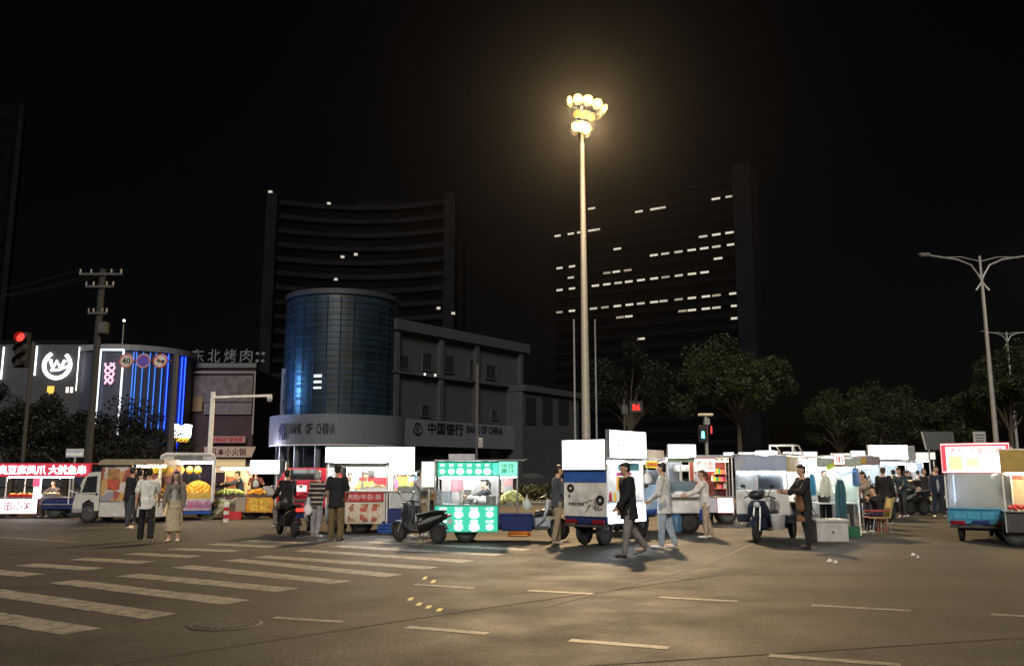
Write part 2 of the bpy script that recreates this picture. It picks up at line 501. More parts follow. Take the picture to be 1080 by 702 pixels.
    if low == 'skirt':
        zz = J[1][5]
        g.loft([ring(0.08, 0.085, 0.065, 0, 1, 0.01), ring(-0.03, 0.1, 0.078, 0, 1, 0.012), (Vector((0, 0, -0.26 * L)), X * 0.115 * L, Vector((0, -0.085 * L, 0))), (Vector((0, 0, -0.37 * L)), X * 0.122 * L, Vector((0, -0.09 * L, 0)))], 18)
    else:
        for s, (S, E, Wr, fd, Hp, K, A, sa) in J.items():
            g.caps(Hp, 0.056 * L * rw, K, 0.043 * L * rw + 0.004)
            if low == 'trousers': g.caps(K, 0.043 * L * rw + 0.004, A + Vector((0, 0, 0.012 * L)), 0.033 * L + 0.004)
            if low == 'wide': g.caps(K, 0.05 * L * rw, A + Vector((0, 0, 0.012 * L)), 0.045 * L)
            if low == 'shorts': pass
    blob(g, 'skirt' if low == 'skirt' else ('shorts' if low == 'shorts' else 'trousers'), cloth(bottom), root, vox, 0.012, 1, px * 2.3)
    # ---- shoes
    sm = cloth(shoes, 0.5)
    for s, (S, E, Wr, fd, Hp, K, A, sa) in J.items():
        f = MB(Mo)
        pit = R(max(-50, min(0, sa)) * 0.6)
        fdv = Vector((s * 0.1, -math.cos(pit), math.sin(pit))).normalized()
        u, w, _ = basis(fdv)
        hl = A + Vector((0, 0.02 * L, -0.02 * L))
        f.loft([(hl, u * 0.016 * L, w * 0.018 * L), (hl + fdv * 0.02 * L, u * 0.024 * L, w * 0.024 * L), (hl + fdv * 0.08 * L, u * 0.026 * L, w * 0.019 * L), (hl + fdv * 0.135 * L, u * 0.022 * L, w * 0.013 * L), (hl + fdv * 0.155 * L, u * 0.01 * L, w * 0.007 * L)], 12)
        f.caps(A + Vector((0, 0.004, 0.005 * L)), 0.026 * L, hl + fdv * 0.03 * L, 0.022 * L)
        blob(f, 'shoe', sm, root, vox, 0, 1)
    if apron:
        a = MB(Mo); a.loft([(up(-0.2, 0.0) + Vector((0, -0.085 * L, 0)), X * 0.1 * L, Vector((0, 0.014, 0))), (up(0.0, 0.078), X * 0.1 * L, fw * 0.014), (up(0.2, 0.074), X * 0.06 * L, fw * 0.014)], 12)
        blob(a, 'apron', cloth(apron), root, vox, 0.004, 1)
    return root

def stripe_mat(name, a, b, freq):
    m = bpy.data.materials.new(name); m.use_nodes = True
    n, l = m.node_tree.nodes, m.node_tree.links; p = n['Principled BSDF']; p.inputs['Roughness'].default_value = 0.85
    tc = n.new('ShaderNodeTexCoord'); sx = n.new('ShaderNodeSeparateXYZ'); l.new(tc.outputs['Object'], sx.inputs[0])
    mu = n.new('ShaderNodeMath'); mu.operation = 'MULTIPLY'; mu.inputs[1].default_value = freq; l.new(sx.outputs['Z'], mu.inputs[0])
    fr = n.new('ShaderNodeMath'); fr.operation = 'FRACT'; l.new(mu.outputs[0], fr.inputs[0])
    gt = n.new('ShaderNodeMath'); gt.operation = 'GREATER_THAN'; gt.inputs[1].default_value = 0.68; l.new(fr.outputs[0], gt.inputs[0])
    mx = n.new('ShaderNodeMixRGB'); mx.inputs['Color1'].default_value = (*a, 1); mx.inputs['Color2'].default_value = (*b, 1)
    l.new(gt.outputs[0], mx.inputs['Fac']); l.new(mx.outputs[0], p.inputs['Base Color'])
    return m
# ---------------------------------------------------------------- camera, sky, light
cam = bpy.data.cameras.new('camera'); co = bpy.data.objects.new('camera', cam); COL.objects.link(co)
co.location = (0, 0, CH); co.rotation_euler = (math.pi / 2 + PITCH, 0, 0)
cam.sensor_width = 36; cam.lens = 36 * FPX / 1080; cam.clip_end = 3000; cam.clip_start = 0.1
sc.camera = co
w = bpy.data.worlds.new('World'); sc.world = w; w.use_nodes = True
n, l = w.node_tree.nodes, w.node_tree.links
bg = n['Background']
sky = n.new('ShaderNodeTexSky'); sky.sky_type = 'NISHITA'; sky.sun_disc = False
sky.sun_elevation = R(28); sky.sun_rotation = R(200); sky.dust_density = 2.5
tintn = n.new('ShaderNodeMixRGB'); tintn.blend_type = 'MULTIPLY'; tintn.inputs['Fac'].default_value = 1
tintn.inputs['Color2'].default_value = (1.0, 0.72, 0.62, 1)
l.new(sky.outputs[0], tintn.inputs['Color1']); l.new(tintn.outputs[0], bg.inputs['Color'])
bg.inputs['Strength'].default_value = SKY
sun = bpy.data.lights.new('fill_sun', 'SUN'); sun.energy = FILL_SUN; sun.angle = R(20); sun.color = (1.0, 0.93, 0.82)  # wide sun lamp added as soft fill from behind the camera, no visible source
so = bpy.data.objects.new('fill_sun', sun); COL.objects.link(so)
so.rotation_euler = (R(58), 0, R(-4))
sc.view_settings.view_transform = 'Standard'; sc.view_settings.look = 'None'
sc.view_settings.exposure = 0; sc.view_settings.gamma = 1; sc.view_settings.use_curve_mapping = False
sc.render.engine = 'CYCLES'
cy_ = sc.cycles
cy_.use_denoising = True
try: cy_.denoiser = 'OPENIMAGEDENOISE'
except Exception: pass
cy_.max_bounces = 6; cy_.diffuse_bounces = 3; cy_.glossy_bounces = 3; cy_.transparent_max_bounces = 12; cy_.transmission_bounces = 4
cy_.caustics_reflective = False; cy_.caustics_refractive = False; cy_.sample_clamp_indirect = 4
cy_.use_light_tree = True

def spot(name, loc, aim, power, col, ang, blend=0.6, rad=0.4, par=None):
    d = bpy.data.lights.new(name, 'SPOT'); d.energy = power; d.color = col; d.spot_size = R(ang); d.spot_blend = blend; d.shadow_soft_size = rad
    o = bpy.data.objects.new(name, d); COL.objects.link(o); o.location = loc
    o.rotation_euler = (Vector(aim) - Vector(loc)).to_track_quat('-Z', 'Y').to_euler()
    return o
def point(name, loc, power, col, rad=0.1):
    d = bpy.data.lights.new(name, 'POINT'); d.energy = power; d.color = col; d.shadow_soft_size = rad
    o = bpy.data.objects.new(name, d); COL.objects.link(o); o.location = loc
    return o

# ---------------------------------------------------------------- ground
def asphalt():
    m = bpy.data.materials.new('asphalt'); m.use_nodes = True
    n, l = m.node_tree.nodes, m.node_tree.links; b = n['Principled BSDF']
    tc = n.new('ShaderNodeTexCoord')
    def nz(s, det=4, ro=0.6):
        q = n.new('ShaderNodeTexNoise'); q.inputs['Scale'].default_value = s; q.inputs['Detail'].default_value = det; q.inputs['Roughness'].default_value = ro
        l.new(tc.outputs['Object'], q.inputs['Vector']); return q
    big, mid, fine, grit = nz(0.12), nz(0.9), nz(9, 4, 0.75), nz(34, 2)
    def mul(a, bb, f=1.0):
        q = n.new('ShaderNodeMixRGB'); q.blend_type = 'MULTIPLY'; q.inputs['Fac'].default_value = f; l.new(a, q.inputs['Color1']); l.new(bb, q.inputs['Color2']); return q.outputs[0]
    def ramp(src, p0, c0, p1, c1):
        q = n.new('ShaderNodeValToRGB'); e = q.color_ramp.elements
        e[0].position, e[0].color, e[1].position, e[1].color = p0, (*c0, 1), p1, (*c1, 1)
        l.new(src, q.inputs['Fac']); return q.outputs[0]
    c = ramp(big.outputs['Fac'], 0.3, (0.034, 0.032, 0.03), 0.7, (0.052, 0.0485, 0.045))
    c = mul(c, ramp(mid.outputs['Fac'], 0.35, (0.78, 0.78, 0.78), 0.62, (1.08, 1.06, 1.03)))
    c = mul(c, ramp(fine.outputs['Fac'], 0.34, (0.62, 0.62, 0.62), 0.68, (1.38, 1.36, 1.32)))
    c = mul(c, ramp(grit.outputs['Fac'], 0.38, (0.5, 0.5, 0.5), 0.64, (1.55, 1.52, 1.46)))
    mp = n.new('ShaderNodeMapping'); mp.inputs['Rotation'].default_value = (0, 0, R(33)); mp.inputs['Scale'].default_value = (0.05, 0.85, 1)
    l.new(tc.outputs['Object'], mp.inputs['Vector']); trk = nz(1.0, 3); l.new(mp.outputs[0], trk.inputs['Vector'])
    c = mul(c, ramp(trk.outputs['Fac'], 0.38, (0.7, 0.69, 0.68), 0.62, (1.14, 1.12, 1.09)))
    stn = nz(0.33, 6, 0.7); c = mul(c, ramp(stn.outputs['Fac'], 0.56, (1, 1, 1), 0.68, (0.48, 0.47, 0.46)))
    l.new(c, b.inputs['Base Color'])
    l.new(ramp(mid.outputs['Fac'], 0.3, (0.62, 0.62, 0.62), 0.7, (0.82, 0.82, 0.82)), b.inputs['Roughness'])
    b.inputs['Specular IOR Level'].default_value = 0.35
    ad = n.new('ShaderNodeMath'); ad.operation = 'ADD'; l.new(fine.outputs['Fac'], ad.inputs[0]); l.new(grit.outputs['Fac'], ad.inputs[1])
    bp = n.new('ShaderNodeBump'); bp.inputs['Strength'].default_value = 0.55; bp.inputs['Distance'].default_value = 0.012
    l.new(ad.outputs[0], bp.inputs['Height']); l.new(bp.outputs['Normal'], b.inputs['Normal'])
    return m
def paintmat(name, col):
    m = bpy.data.materials.new(name); m.use_nodes = True
    n, l = m.node_tree.nodes, m.node_tree.links; b = n['Principled BSDF']; b.inputs['Roughness'].default_value = 0.6
    tc = n.new('ShaderNodeTexCoord')
    a = n.new('ShaderNodeTexNoise'); a.inputs['Scale'].default_value = 5; a.inputs['Detail'].default_value = 8; a.inputs['Roughness'].default_value = 0.75
    l.new(tc.outputs['Object'], a.inputs['Vector'])
    q = n.new('ShaderNodeValToRGB'); e = q.color_ramp.elements
    e[0].position, e[0].color = 0.38, (0.06, 0.055, 0.048, 1); e[1].position, e[1].color = 0.54, (*col, 1)
    l.new(a.outputs['Fac'], q.inputs['Fac']); l.new(q.outputs[0], b.inputs['Base Color'])
    return m
asph = asphalt(); paint = paintmat('road_paint', (0.26, 0.24, 0.205)); paint2 = paintmat('lane_paint', (0.24, 0.22, 0.18))
struct(MB().add([(-330, -60, 0), (330, -60, 0), (330, 430, 0), (-330, 430, 0)], [(0, 1, 2, 3)]).build('road', asph))
pave = mat('pavement_slabs', (0.09, 0.085, 0.08), 0.8, scale=0.7, var=0.25, bump=0.2)
pv = MB(); pv.b(-120, 120, 44, 82, 0.004, 0.13, 0.03); struct(pv.build('pavement', pave))
kb = MB(); kb.b(-120, 120, 43.72, 44.0, 0.004, 0.15, 0.02); struct(kb.build('kerb', mat('kerb_stone', (0.16, 0.155, 0.15), 0.8, bump=0.2)))

def strip(p, q, wd, m, name, z=0.004):
    a, b = gp(*p), gp(*q); d = (b - a).normalized(); nn = Vector((-d.y, d.x, 0)) * wd / 2
    segs = 10; vs = []
    for i in range(segs + 1):
        t = i / segs; c = a.lerp(b, t)
        j = lambda: nn * (1 + rnd.uniform(-0.06, 0.06))
        vs += [(c + j())[:2] + (z,), (c - j())[:2] + (z,)]
    fs = [(2 * i, 2 * i + 1, 2 * i + 3, 2 * i + 2) for i in range(segs)]
    return struct(MB().add(vs, fs).build(name, m))
for p, q, wd in [((-60, 641), (86, 666), 0.5), ((-15, 623), (171, 650), 0.5), ((66, 613), (250, 635), 0.5), ((135, 606), (304, 622), 0.5), ((192, 597), (361, 614), 0.5),
                 ((244, 590), (416, 607), 0.5), ((274, 586.5), (456, 599), 0.5), ((316, 580), (494, 592), 0.48), ((352, 575.5), (526, 585), 0.48), ((392, 571.5), (556, 579.5), 0.46),
                 ((-40, 600), (36, 606.5), 0.5), ((27, 595), (100, 600), 0.5), ((83, 589), (155, 593), 0.5), ((138, 583.5), (205, 587), 0.5), ((182, 578.5), (250, 581), 0.48),
                 ((224, 573.5), (290, 576.5), 0.46), ((262, 570), (322, 572.5), 0.46)]:
    strip(p, q, wd * 0.86, paint, 'crosswalk_stripe')
for p, q, wd in [((437, 616), (500, 620), 0.14), ((557, 622.5), (625, 626), 0.14), ((695, 629.5), (778, 634), 0.14), ((856, 638), (961, 644), 0.14), ((1045, 647.5), (1140, 653), 0.14),
                 ((429, 661), (514, 668), 0.14), ((601, 675), (705, 683), 0.14), ((811, 691), (950, 701), 0.14), ((289, 651), (361, 655.5), 0.13), ((-20, 565), (80, 571.5), 0.14),
                 ((1000, 707), (1110, 716), 0.14)]:
    strip(p, q, wd, paint2, 'lane_dash')
strip((574, 640), (742, 597), 0.05, mat('crack_sealant', (0.16, 0.14, 0.11), 0.8), 'road_seam')
strip((742, 597), (800, 570), 0.05, MATS['crack_sealant'], 'road_seam')
for x, y in [(448, 609.5), (457, 613), (433, 631.5), (442, 637), (452, 640), (463.5, 643)]:
    strip((x - 1.5, y + 1.6), (x + 1.5, y - 1.6), 0.06, mat('yellow_paint', (0.7, 0.62, 0.25), 0.6), 'paint_dab', 0.005)
# tarred seams
for p_, q_ in (((120, 700), (520, 640)), ((520, 640), (760, 606)), ((620, 702), (1080, 672)), ((0, 585), (140, 574))): strip(p_, q_, 0.035, mat('seam_dark', (0.03, 0.028, 0.026), 0.9), 'road_seam', 0.003)
# manhole
g = gp(237, 658)
mh = T('manhole_cover', 'round ribbed iron manhole cover set in the asphalt near the crosswalk', 'manhole cover', (g.x, g.y, 0))
MB().torus((0, 0, 0.004), (0, 0, 1), 0.36, 0.035, 28, 6, 0.006).build('rim', mat('cast_iron', (0.09, 0.085, 0.08), 0.5, 0.6, bump=0.3), mh, True)
c = MB(); c.cyl((0, 0, 0.002), (0, 0, 0.009), 0.33, n=28)
for i in range(-4, 5):
    hw = math.sqrt(max(0.01, 0.3 ** 2 - (i * 0.068) ** 2)); c.b(i * 0.068 - 0.014, i * 0.068 + 0.014, -hw, hw, 0.0095, 0.016)
c.build('lid', MATS['cast_iron'], mh)
for i, (x, y, s) in enumerate([(963, 585.5, 0.05), (875, 592, 0.06), (881, 593.5, 0.04), (968, 588, 0.03)]):
    p = gp(x, y); q = MB(); q.loft([(p + Vector((0, 0, 0.005)), Vector((s, 0, 0)), Vector((0, s * 0.6, 0))), (p + Vector((0.01, 0, 0.03)), Vector((s * 0.8, 0.01, 0.01)), Vector((0, s * 0.5, 0))), (p + Vector((0, 0.01, 0.045)), Vector((s * 0.3, 0, 0)), Vector((0, s * 0.3, 0.01)))], 7)
    tag(q.build('litter', white), 'crumpled white paper scrap lying on the open asphalt by the carts', 'litter', 'paper scraps on the road')

# ---------------------------------------------------------------- far towers
def hitplane(px, py, A, u):
    """ray against the vertical plane through A along u -> (distance along u, z)"""
    r = ray(px, py); nn = Vector((-u.y, u.x, 0)); cc = Vector((0, 0, CH))
    t = nn.dot(A - cc) / nn.dot(r); p = cc + r * t
    return (p - A).dot(u), p.z
def Yfor(py, z):
    r = ray(540, py); return (z - CH) * r.y / r.z
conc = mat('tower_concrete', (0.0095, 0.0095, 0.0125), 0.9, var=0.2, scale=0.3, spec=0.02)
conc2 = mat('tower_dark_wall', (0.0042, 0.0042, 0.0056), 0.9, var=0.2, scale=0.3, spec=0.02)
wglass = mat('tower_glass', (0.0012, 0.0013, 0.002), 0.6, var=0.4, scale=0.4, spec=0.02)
lit_w = emit('lit_office_window', (1.0, 0.93, 0.78), 0.42)
lit_d = emit('dim_office_window', (1.0, 0.9, 0.75), 0.07)
lit_m = emit('half_lit_window', (1.0, 0.93, 0.8), 0.25)

# concave tower
Y0 = 210.0; xl, xr = at(281, 330, Y0).x, at(474, 330, Y0).x; ztop = zat(209, Y0); cx = (xl + xr) / 2; hw = (xr - xl) / 2
tw = T('tower_block', 'dark concave hotel tower with pale floor bands rising behind the glass corner building', 'tower', (cx, Y0, 0))
sag = lambda u: 6.0 * (1 - u * u)
def arcstrip(z0, z1, off, th, u0=-0.93, u1=0.93, nseg=16):
    m = MB(); vs, fs = [], []
    for i in range(nseg + 1):
        u = u0 + (u1 - u0) * i / nseg; x, y = u * hw, sag(u) + off
        vs += [(x, y, z0), (x, y, z1), (x, y + th, z1), (x, y + th, z0)]
    for i in range(nseg):
        a = 4 * i; b_ = a + 4
        for k in range(4): fs.append((a + k, a + (k + 1) % 4, b_ + (k + 1) % 4, b_ + k))
    fs += [(0, 1, 2, 3), tuple(4 * nseg + k for k in (3, 2, 1, 0))]
    return m.add(vs, fs)
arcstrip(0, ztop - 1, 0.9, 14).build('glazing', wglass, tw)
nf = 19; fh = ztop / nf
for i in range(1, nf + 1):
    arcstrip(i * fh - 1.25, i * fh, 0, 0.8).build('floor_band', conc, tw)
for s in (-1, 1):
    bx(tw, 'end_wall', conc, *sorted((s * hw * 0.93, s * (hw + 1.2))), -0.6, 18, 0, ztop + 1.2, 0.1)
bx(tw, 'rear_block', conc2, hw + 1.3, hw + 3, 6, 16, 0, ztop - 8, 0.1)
for px, py in [(352, 292), (359, 268), (373, 265), (463, 326), (479, 333), (345, 212), (289, 207)]:
    p = at(px, py, Y0 + 3)
    u = (p.x - cx) / hw
    MB().b(p.x - cx - 0.45, p.x - cx + 0.45, sag(u) - 0.06 if abs(u) < .93 else -0.7, sag(u) + 0.5, p.z - 0.3, p.z + 0.3).build('lit_window', lit_m, tw)
bx(tw, 'plant_room', conc2, -hw * 0.1, hw * 0.7, 8, 14, ztop, ztop + 2.5, 0.1)

# slab tower with lit offices
Ya = 268.0; A = at(586, 300, Ya); A.z = 0; zr = zat(303, 268.0)
B = at(776, 276, 238.0); B.z = 0
uv = (B - A).normalized(); Ln = (B - A).length; ztop2 = hitplane(700, 200, A, uv)[1]
ang = math.atan2(uv.y, uv.x)
t2 = T('tower_block', 'dark office slab tower with scattered rows of lit windows behind the tall lamp mast', 'tower', A, ang)
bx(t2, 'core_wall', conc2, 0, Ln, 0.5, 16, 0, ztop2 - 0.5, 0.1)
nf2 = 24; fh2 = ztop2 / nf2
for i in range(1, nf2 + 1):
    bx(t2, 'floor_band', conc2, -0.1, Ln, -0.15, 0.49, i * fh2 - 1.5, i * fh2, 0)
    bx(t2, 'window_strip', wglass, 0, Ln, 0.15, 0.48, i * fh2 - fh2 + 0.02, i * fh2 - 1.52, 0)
cells = [(488, 12, 2), (525, 5, 1), (160, 62, 2), (172, 95, 1), (285, 52, 2), (325, 44, 2), (345, 40, 1), (70, 130, 2), (105, 122, 2), (130, 118, 2), (160, 113, 2), (455, 128, 1), (490, 122, 2), (525, 117, 2), (228, 168, 2),
         (75, 193, 2), (108, 188, 2), (325, 186, 2), (355, 182, 1), (390, 176, 1), (425, 170, 2), (458, 164, 2), (490, 158, 1), (530, 153, 2), (105, 222, 1), (200, 207, 0), (225, 203, 2), (255, 198, 0), (355, 214, 0), (390, 212, 1), (425, 208, 2), (458, 202, 2), (495, 196, 2),
         (75, 260, 2), (108, 256, 2), (170, 245, 2), (200, 240, 2), (230, 236, 1), (258, 232, 2), (290, 228, 2), (325, 222, 2), (350, 216, 1), (75, 325, 0), (108, 322, 2), (165, 316, 1), (195, 310, 0), (228, 307, 2), (260, 302, 2), (290, 298, 1), (325, 294, 2), (350, 290, 1), (390, 286, 0), (425, 282, 2), (462, 276, 2),
         (490, 272, 0), (535, 266, 2), (258, 338, 2), (235, 341, 0), (400, 320, 0), (425, 317, 2), (462, 313, 2), (490, 310, 1), (540, 303, 2), (540, 342, 2), (290, 390, 2)]
seen = set()
for zx, zy, br in cells:
    u, z = hitplane(560 + zx / 2.507, 200 + zy / 2.507, A, uv)
    k = int(z / fh2); s = round(u / 1.15)
    if (k, s) in seen: continue
    seen.add((k, s))
    hwid = 1.25 if zx > 150 else 1.1
    MB().b(u - hwid, min(u + hwid, Ln - 0.2), 0.08, 0.145, k * fh2 + fh2 - 2.25, k * fh2 + fh2 - 1.62).build('lit_window', (lit_d, lit_m, lit_w)[br], t2)
bx(t2, 'end_core', conc, Ln + 0.05, Ln + 5.2, -1.0, 7, 0, ztop2 + 3.5, 0.1)
bx(t2, 'stair_block', conc2, -7, -0.2, 2, 14, 0, ztop2 * 0.83, 0.1)

# far tower at the frame edge
p = at(-30, 300, 150); q = at(-3, 300, 150); zt = zat(107, 150)
t3 = T('tower_block', 'dim apartment tower at the frame edge with square windows above the red signal', 'tower', (p.x, 150, 0), R(29))
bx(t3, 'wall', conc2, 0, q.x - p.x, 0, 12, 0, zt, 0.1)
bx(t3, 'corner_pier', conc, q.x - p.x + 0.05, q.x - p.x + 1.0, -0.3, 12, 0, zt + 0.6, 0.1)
for i in range(3, int(zt / 3.4)):
    for j in range(2):
        bx(t3, 'window', wglass, 1.0 + j * 2.8, 2.9 + j * 2.8, -0.06, 0.2, i * 3.4 + 0.7, i * 3.4 + 2.5, 0)

# ---------------------------------------------------------------- bank
stone = mat('bank_stone', (0.046, 0.047, 0.052), 0.8, var=0.1, scale=0.8, bump=0.1)
bandm = mat('bank_fascia', (0.125, 0.137, 0.165), 0.35, var=0.06)
curt = mat('curtain_glass', (0.012, 0.028, 0.042), 0.3, 0.0, var=0.5, scale=0.35, spec=0.9)
mull = mat('mullion_metal', (0.03, 0.045, 0.07), 0.4, 0.5)
C = at(360, 400, 91.0); C.z = 0; RB = 5.9
A = at(415, 360, 89.5); A.z = 0; zA = zat(336, 89.5); YB = Yfor(363, zA); B = at(552, 363, YB); B.z = 0
uv = (B - A).normalized(); ang = math.atan2(uv.y, uv.x); Ln = (B - A).length
bank = T('bank_building', 'bank with a round glass corner, pale lettered fascia and stone side wing', 'building', (0, 0, 0))
ztc = zat(309, C.y - RB)
def arcwall(mb, c, r0, r1, z0, z1, a0, a1, nseg=40):
    vs, fs = [], []
    for i in range(nseg + 1):
        a = a0 + (a1 - a0) * i / nseg; o = Vector((math.cos(a), math.sin(a), 0))
        for r, z in ((r0, z0), (r1, z0), (r1, z1), (r0, z1)):
            p = Vector(c) + o * r; vs.append((p.x, p.y, z))
    for i in range(nseg):
        a = 4 * i; b_ = a + 4
        for k in range(4): fs.append((a + k, b_ + k, b_ + (k + 1) % 4, a + (k + 1) % 4))
    fs += [(0, 1, 2, 3), tuple(4 * nseg + k for k in (3, 2, 1, 0))]
    return mb.add(vs, fs)
a0, a1 = R(150), R(395)
m = MB(); m.cyl((C.x, C.y, 7.35), (C.x, C.y, ztc), RB, n=64); m.build('glass_wall', curt, bank, True)
m = MB()
k = 0
z = 8.2
while z < ztc - 0.5:
    arcwall(m, C, RB + 0.005, RB + 0.07, z, z + (0.3 if k % 2 else 0.08), a0, a1); z += 0.62; k += 1
for i in range(20):
    a = a0 + (a1 - a0) * i / 19; o = Vector((math.cos(a), math.sin(a), 0)); p = C + o * (RB + 0.09)
    m.cyl((p.x, p.y, 7.4), (p.x, p.y, ztc - 0.3), 0.045, n=4)
m.build('mullion', mull, bank)
m = MB(); arcwall(m, C, RB - 0.4, RB + 0.22, ztc - 0.02, ztc + 0.5, a0, a1); m.build('parapet', mat('parapet_metal', (0.03, 0.035, 0.045), 0.6), bank)
for px, py0, py1 in [(337, 394, 399), (337, 401, 405), (337, 407, 411)]:
    a = math.pi + math.acos(max(-1, min(1, (C.x - at(px, 400, C.y - 5).x) / RB)))
    o = Vector((math.cos(a), math.sin(a), 0)); z0, z1 = zat(py1, C.y - 5), zat(py0, C.y - 5)
    m = MB(); arcwall(m, C, RB + 0.01, RB + 0.05, z0 + 0.05, z1 - 0.05, a - 0.07, a + 0.07, 4); m.build('lit_window', emit('bank_lit_window', (0.85, 0.95, 1), 1.1), bank)
# wing
M = Matrix.Translation(A) @ Matrix.Rotation(ang, 4, 'Z')
bx(bank, 'wing_wall', stone, 0.05, Ln, 0.3, 12, 7.3, zA - 1.2, 0.03, M)
bx(bank, 'cornice', stone, -0.1, Ln + 0.9, -0.45, 12.4, zA - 1.19, zA, 0.06, M)
def wallwin(px, py, wpx, hpx, dep=0.0):
    u0, z1 = hitplane(px - wpx / 2, py - hpx / 2, A, uv); u1, z0 = hitplane(px + wpx / 2, py + hpx / 2, A, uv)
    return u0, u1, z0, z1
for px in (418, 465, 502.5, 549):
    u, _ = hitplane(px, 390, A, uv); bx(bank, 'pilaster', stone, u - 0.35, u + 0.35, -0.2, 0.29, 7.3, zA - 1.21, 0.03, M)
_, zl = hitplane(480, 400, A, uv)
bx(bank, 'ledge', stone, -0.1, Ln + 0.2, -0.32, 0.28, zl - 0.15, zl + 0.15, 0.03, M)
for px, py, wp, hp in [(428, 382, 8, 14), (452, 381, 9, 18), (475.5, 384, 9, 18), (499.5, 389, 6, 19), (519, 392, 10, 15), (450, 433, 8, 11), (523, 437, 6, 9)]:
    u0, u1, z0, z1 = wallwin(px, py, wp, hp)
    f = bx(bank, 'window', dglass, u0, u1, 0.2, 0.32, z0, z1, 0.01, M)
    fm = MB(M)
    for r in ((u0 - .12, u1 + .12, z1, z1 + .12), (u0 - .12, u1 + .12, z0 - .15, z0), (u0 - .12, u0, z0, z1), (u1, u1 + .12, z0, z1)): fm.b(r[0], r[1], 0.14, 0.31, r[2], r[3], 0.01)
    fm.build('frame', stone, f)
for px, py in ((443, 395), (454, 396)):
    u, z = hitplane(px, py, A, uv)
    f = tb(bank, 'wall_lamp', dgrey, [(u, 0.1, z + 0.1), (u, -0.5, z + 0.25), (u, -0.7, z + 0.1)], 0.04, M)
    MB(M).sph((u, -0.72, z), 0.13).build('bulb', emit('wall_bulb', (1, 0.95, 0.85), 1.4), f, True)
# fascia ring + straight
zb0, zb1 = 4.35, 7.28
RF = RB + 1.3
m = MB(); af = math.atan2((M @ Vector((1.2, -1.1, 0)) - C).y, (M @ Vector((1.2, -1.1, 0)) - C).x)
arcwall(m, C, RF - 0.5, RF, zb0, zb1, R(165), af + 2 * math.pi if af < 0 else af); fascia = m.build('fascia', bandm, bank)
endp = C + Vector((math.cos(af), math.sin(af), 0)) * RF
ue = (endp - A).dot(uv); ve = (endp - A).dot(Vector((-uv.y, uv.x, 0)))
uend, _ = hitplane(546, 455, A, uv)
fs2 = bx(bank, 'fascia', bandm, ue + 0.02, uend, ve, ve + 0.6, zb0, zb1 - 0.1, 0.03, M)
m = MB(); arcwall(m, C, RF - 2.2, RF - 0.05, zb0 - 0.12, zb0 - 0.01, R(165), af + 2 * math.pi if af < 0 else af); m.build('soffit', white, bank)
# fascia letters
def ring_text(s, px0, px1, pyc, hpx, mt, bold=0.0, h=None):
    mb = MB(); nch = len(s)
    for i, ch in enumerate(s):
        if ch == ' ': continue
        px = px0 + (px1 - px0) * (i + 0.5) / nch
        xx = at(px, pyc, C.y - RF * 0.7).x - C.x
        a = -math.pi / 2 + math.asin(max(-0.99, min(0.99, xx / RF)))
        pz = zat(pyc, C.y + RF * math.sin(a)); hh = hpx * 0.56 * 85 / FPX
        xx0 = at(px - (px1 - px0) * (0.48 if nch > 5 else 0.36) / nch, pyc, C.y - RF * 0.7).x - C.x; xx1 = at(px + (px1 - px0) * (0.48 if nch > 5 else 0.36) / nch, pyc, C.y - RF * 0.7).x - C.x
        wdt = abs(math.asin(max(-0.995, min(.995, xx1 / RF))) - math.asin(max(-0.995, min(.995, xx0 / RF)))) * RF
        p = C + Vector((math.cos(a), math.sin(a), 0)) * (RF + 0.03)
        mb.M = Matrix.Translation((p.x, p.y, 0)) @ Matrix.Rotation(a + math.pi / 2, 4, 'Z')
        put_text(mb, ch, -wdt / 2, wdt / 2, pz - hh, pz + hh, 0, bold, 0.06)
        mb.build('letter', mt, fascia); mb = MB()
ring_text('BANK OF CHINA', 308, 358, 451.5, 9.5, mat('dark_letters', (0.012, 0.012, 0.016), 0.5), 0.012)
ring_text('中国银行', 295.0, 305.5, 455, 15, mat('blue_letters', (0.02, 0.03, 0.12), 0.5), 0.01)
def wing_text(s, px0, px1, py0, py1, bold=0.01, mt=MATS['dark_letters']):
    PA = M @ Vector((0, ve, 0))
    u0, z1 = hitplane(px0, py0, PA, uv); u1, z0 = hitplane(px1, py1, PA, uv)
    lettering(fs2, s, u0, u1, z0, z1, ve - 0.02, mt, M, bold, 0.06)
wing_text('中国银行', 451, 488, 444.5, 459, 0.012); wing_text('BANK OF CHINA', 492, 530, 448, 458, 0.01)
PA = M @ Vector((0, ve, 0)); u, z = hitplane(440, 452, PA, uv)
m = MB(M); m.torus((u, ve - 0.04, z), (0, 1, 0), 0.6, 0.09, 28, 6); m.b(u - .06, u + .06, ve - .08, ve - 0.01, z + .24, z + .6); m.b(u - .06, u + .06, ve - .08, ve - 0.01, z - .6, z - .24)
m.torus((u, ve - 0.04, z), (0, 1, 0), 0.25, 0.06, 4, 6); m.build('emblem', MATS['dark_letters'], fs2, True)
# ground floor
m = MB(); m.cyl((C.x, C.y, 0.13), (C.x, C.y, 4.2), RB - 0.4, n=40); m.build('shopfront', dglass, bank, True)
bx(bank, 'shopfront', dglass, 0.5, Ln + 10, 0.4, 3, 0.13, 4.3, 0.02, M)
for k, a in enumerate((190, 215, 240, 262, 285, 310)):
    p = C + Vector((math.cos(R(a)), math.sin(R(a)), 0)) * (RB + 0.3); cy(bank, 'column', bandm, (p.x, p.y, 0.13), (p.x, p.y, 4.2), 0.32, n=16)
bx(bank, 'wing_core', stone, -2, Ln, 1.0, 11.5, 0.13, 7.29, 0.02, M)
# the blue tubes of the round building throw their light on the bank corner
BLUE_AT = None
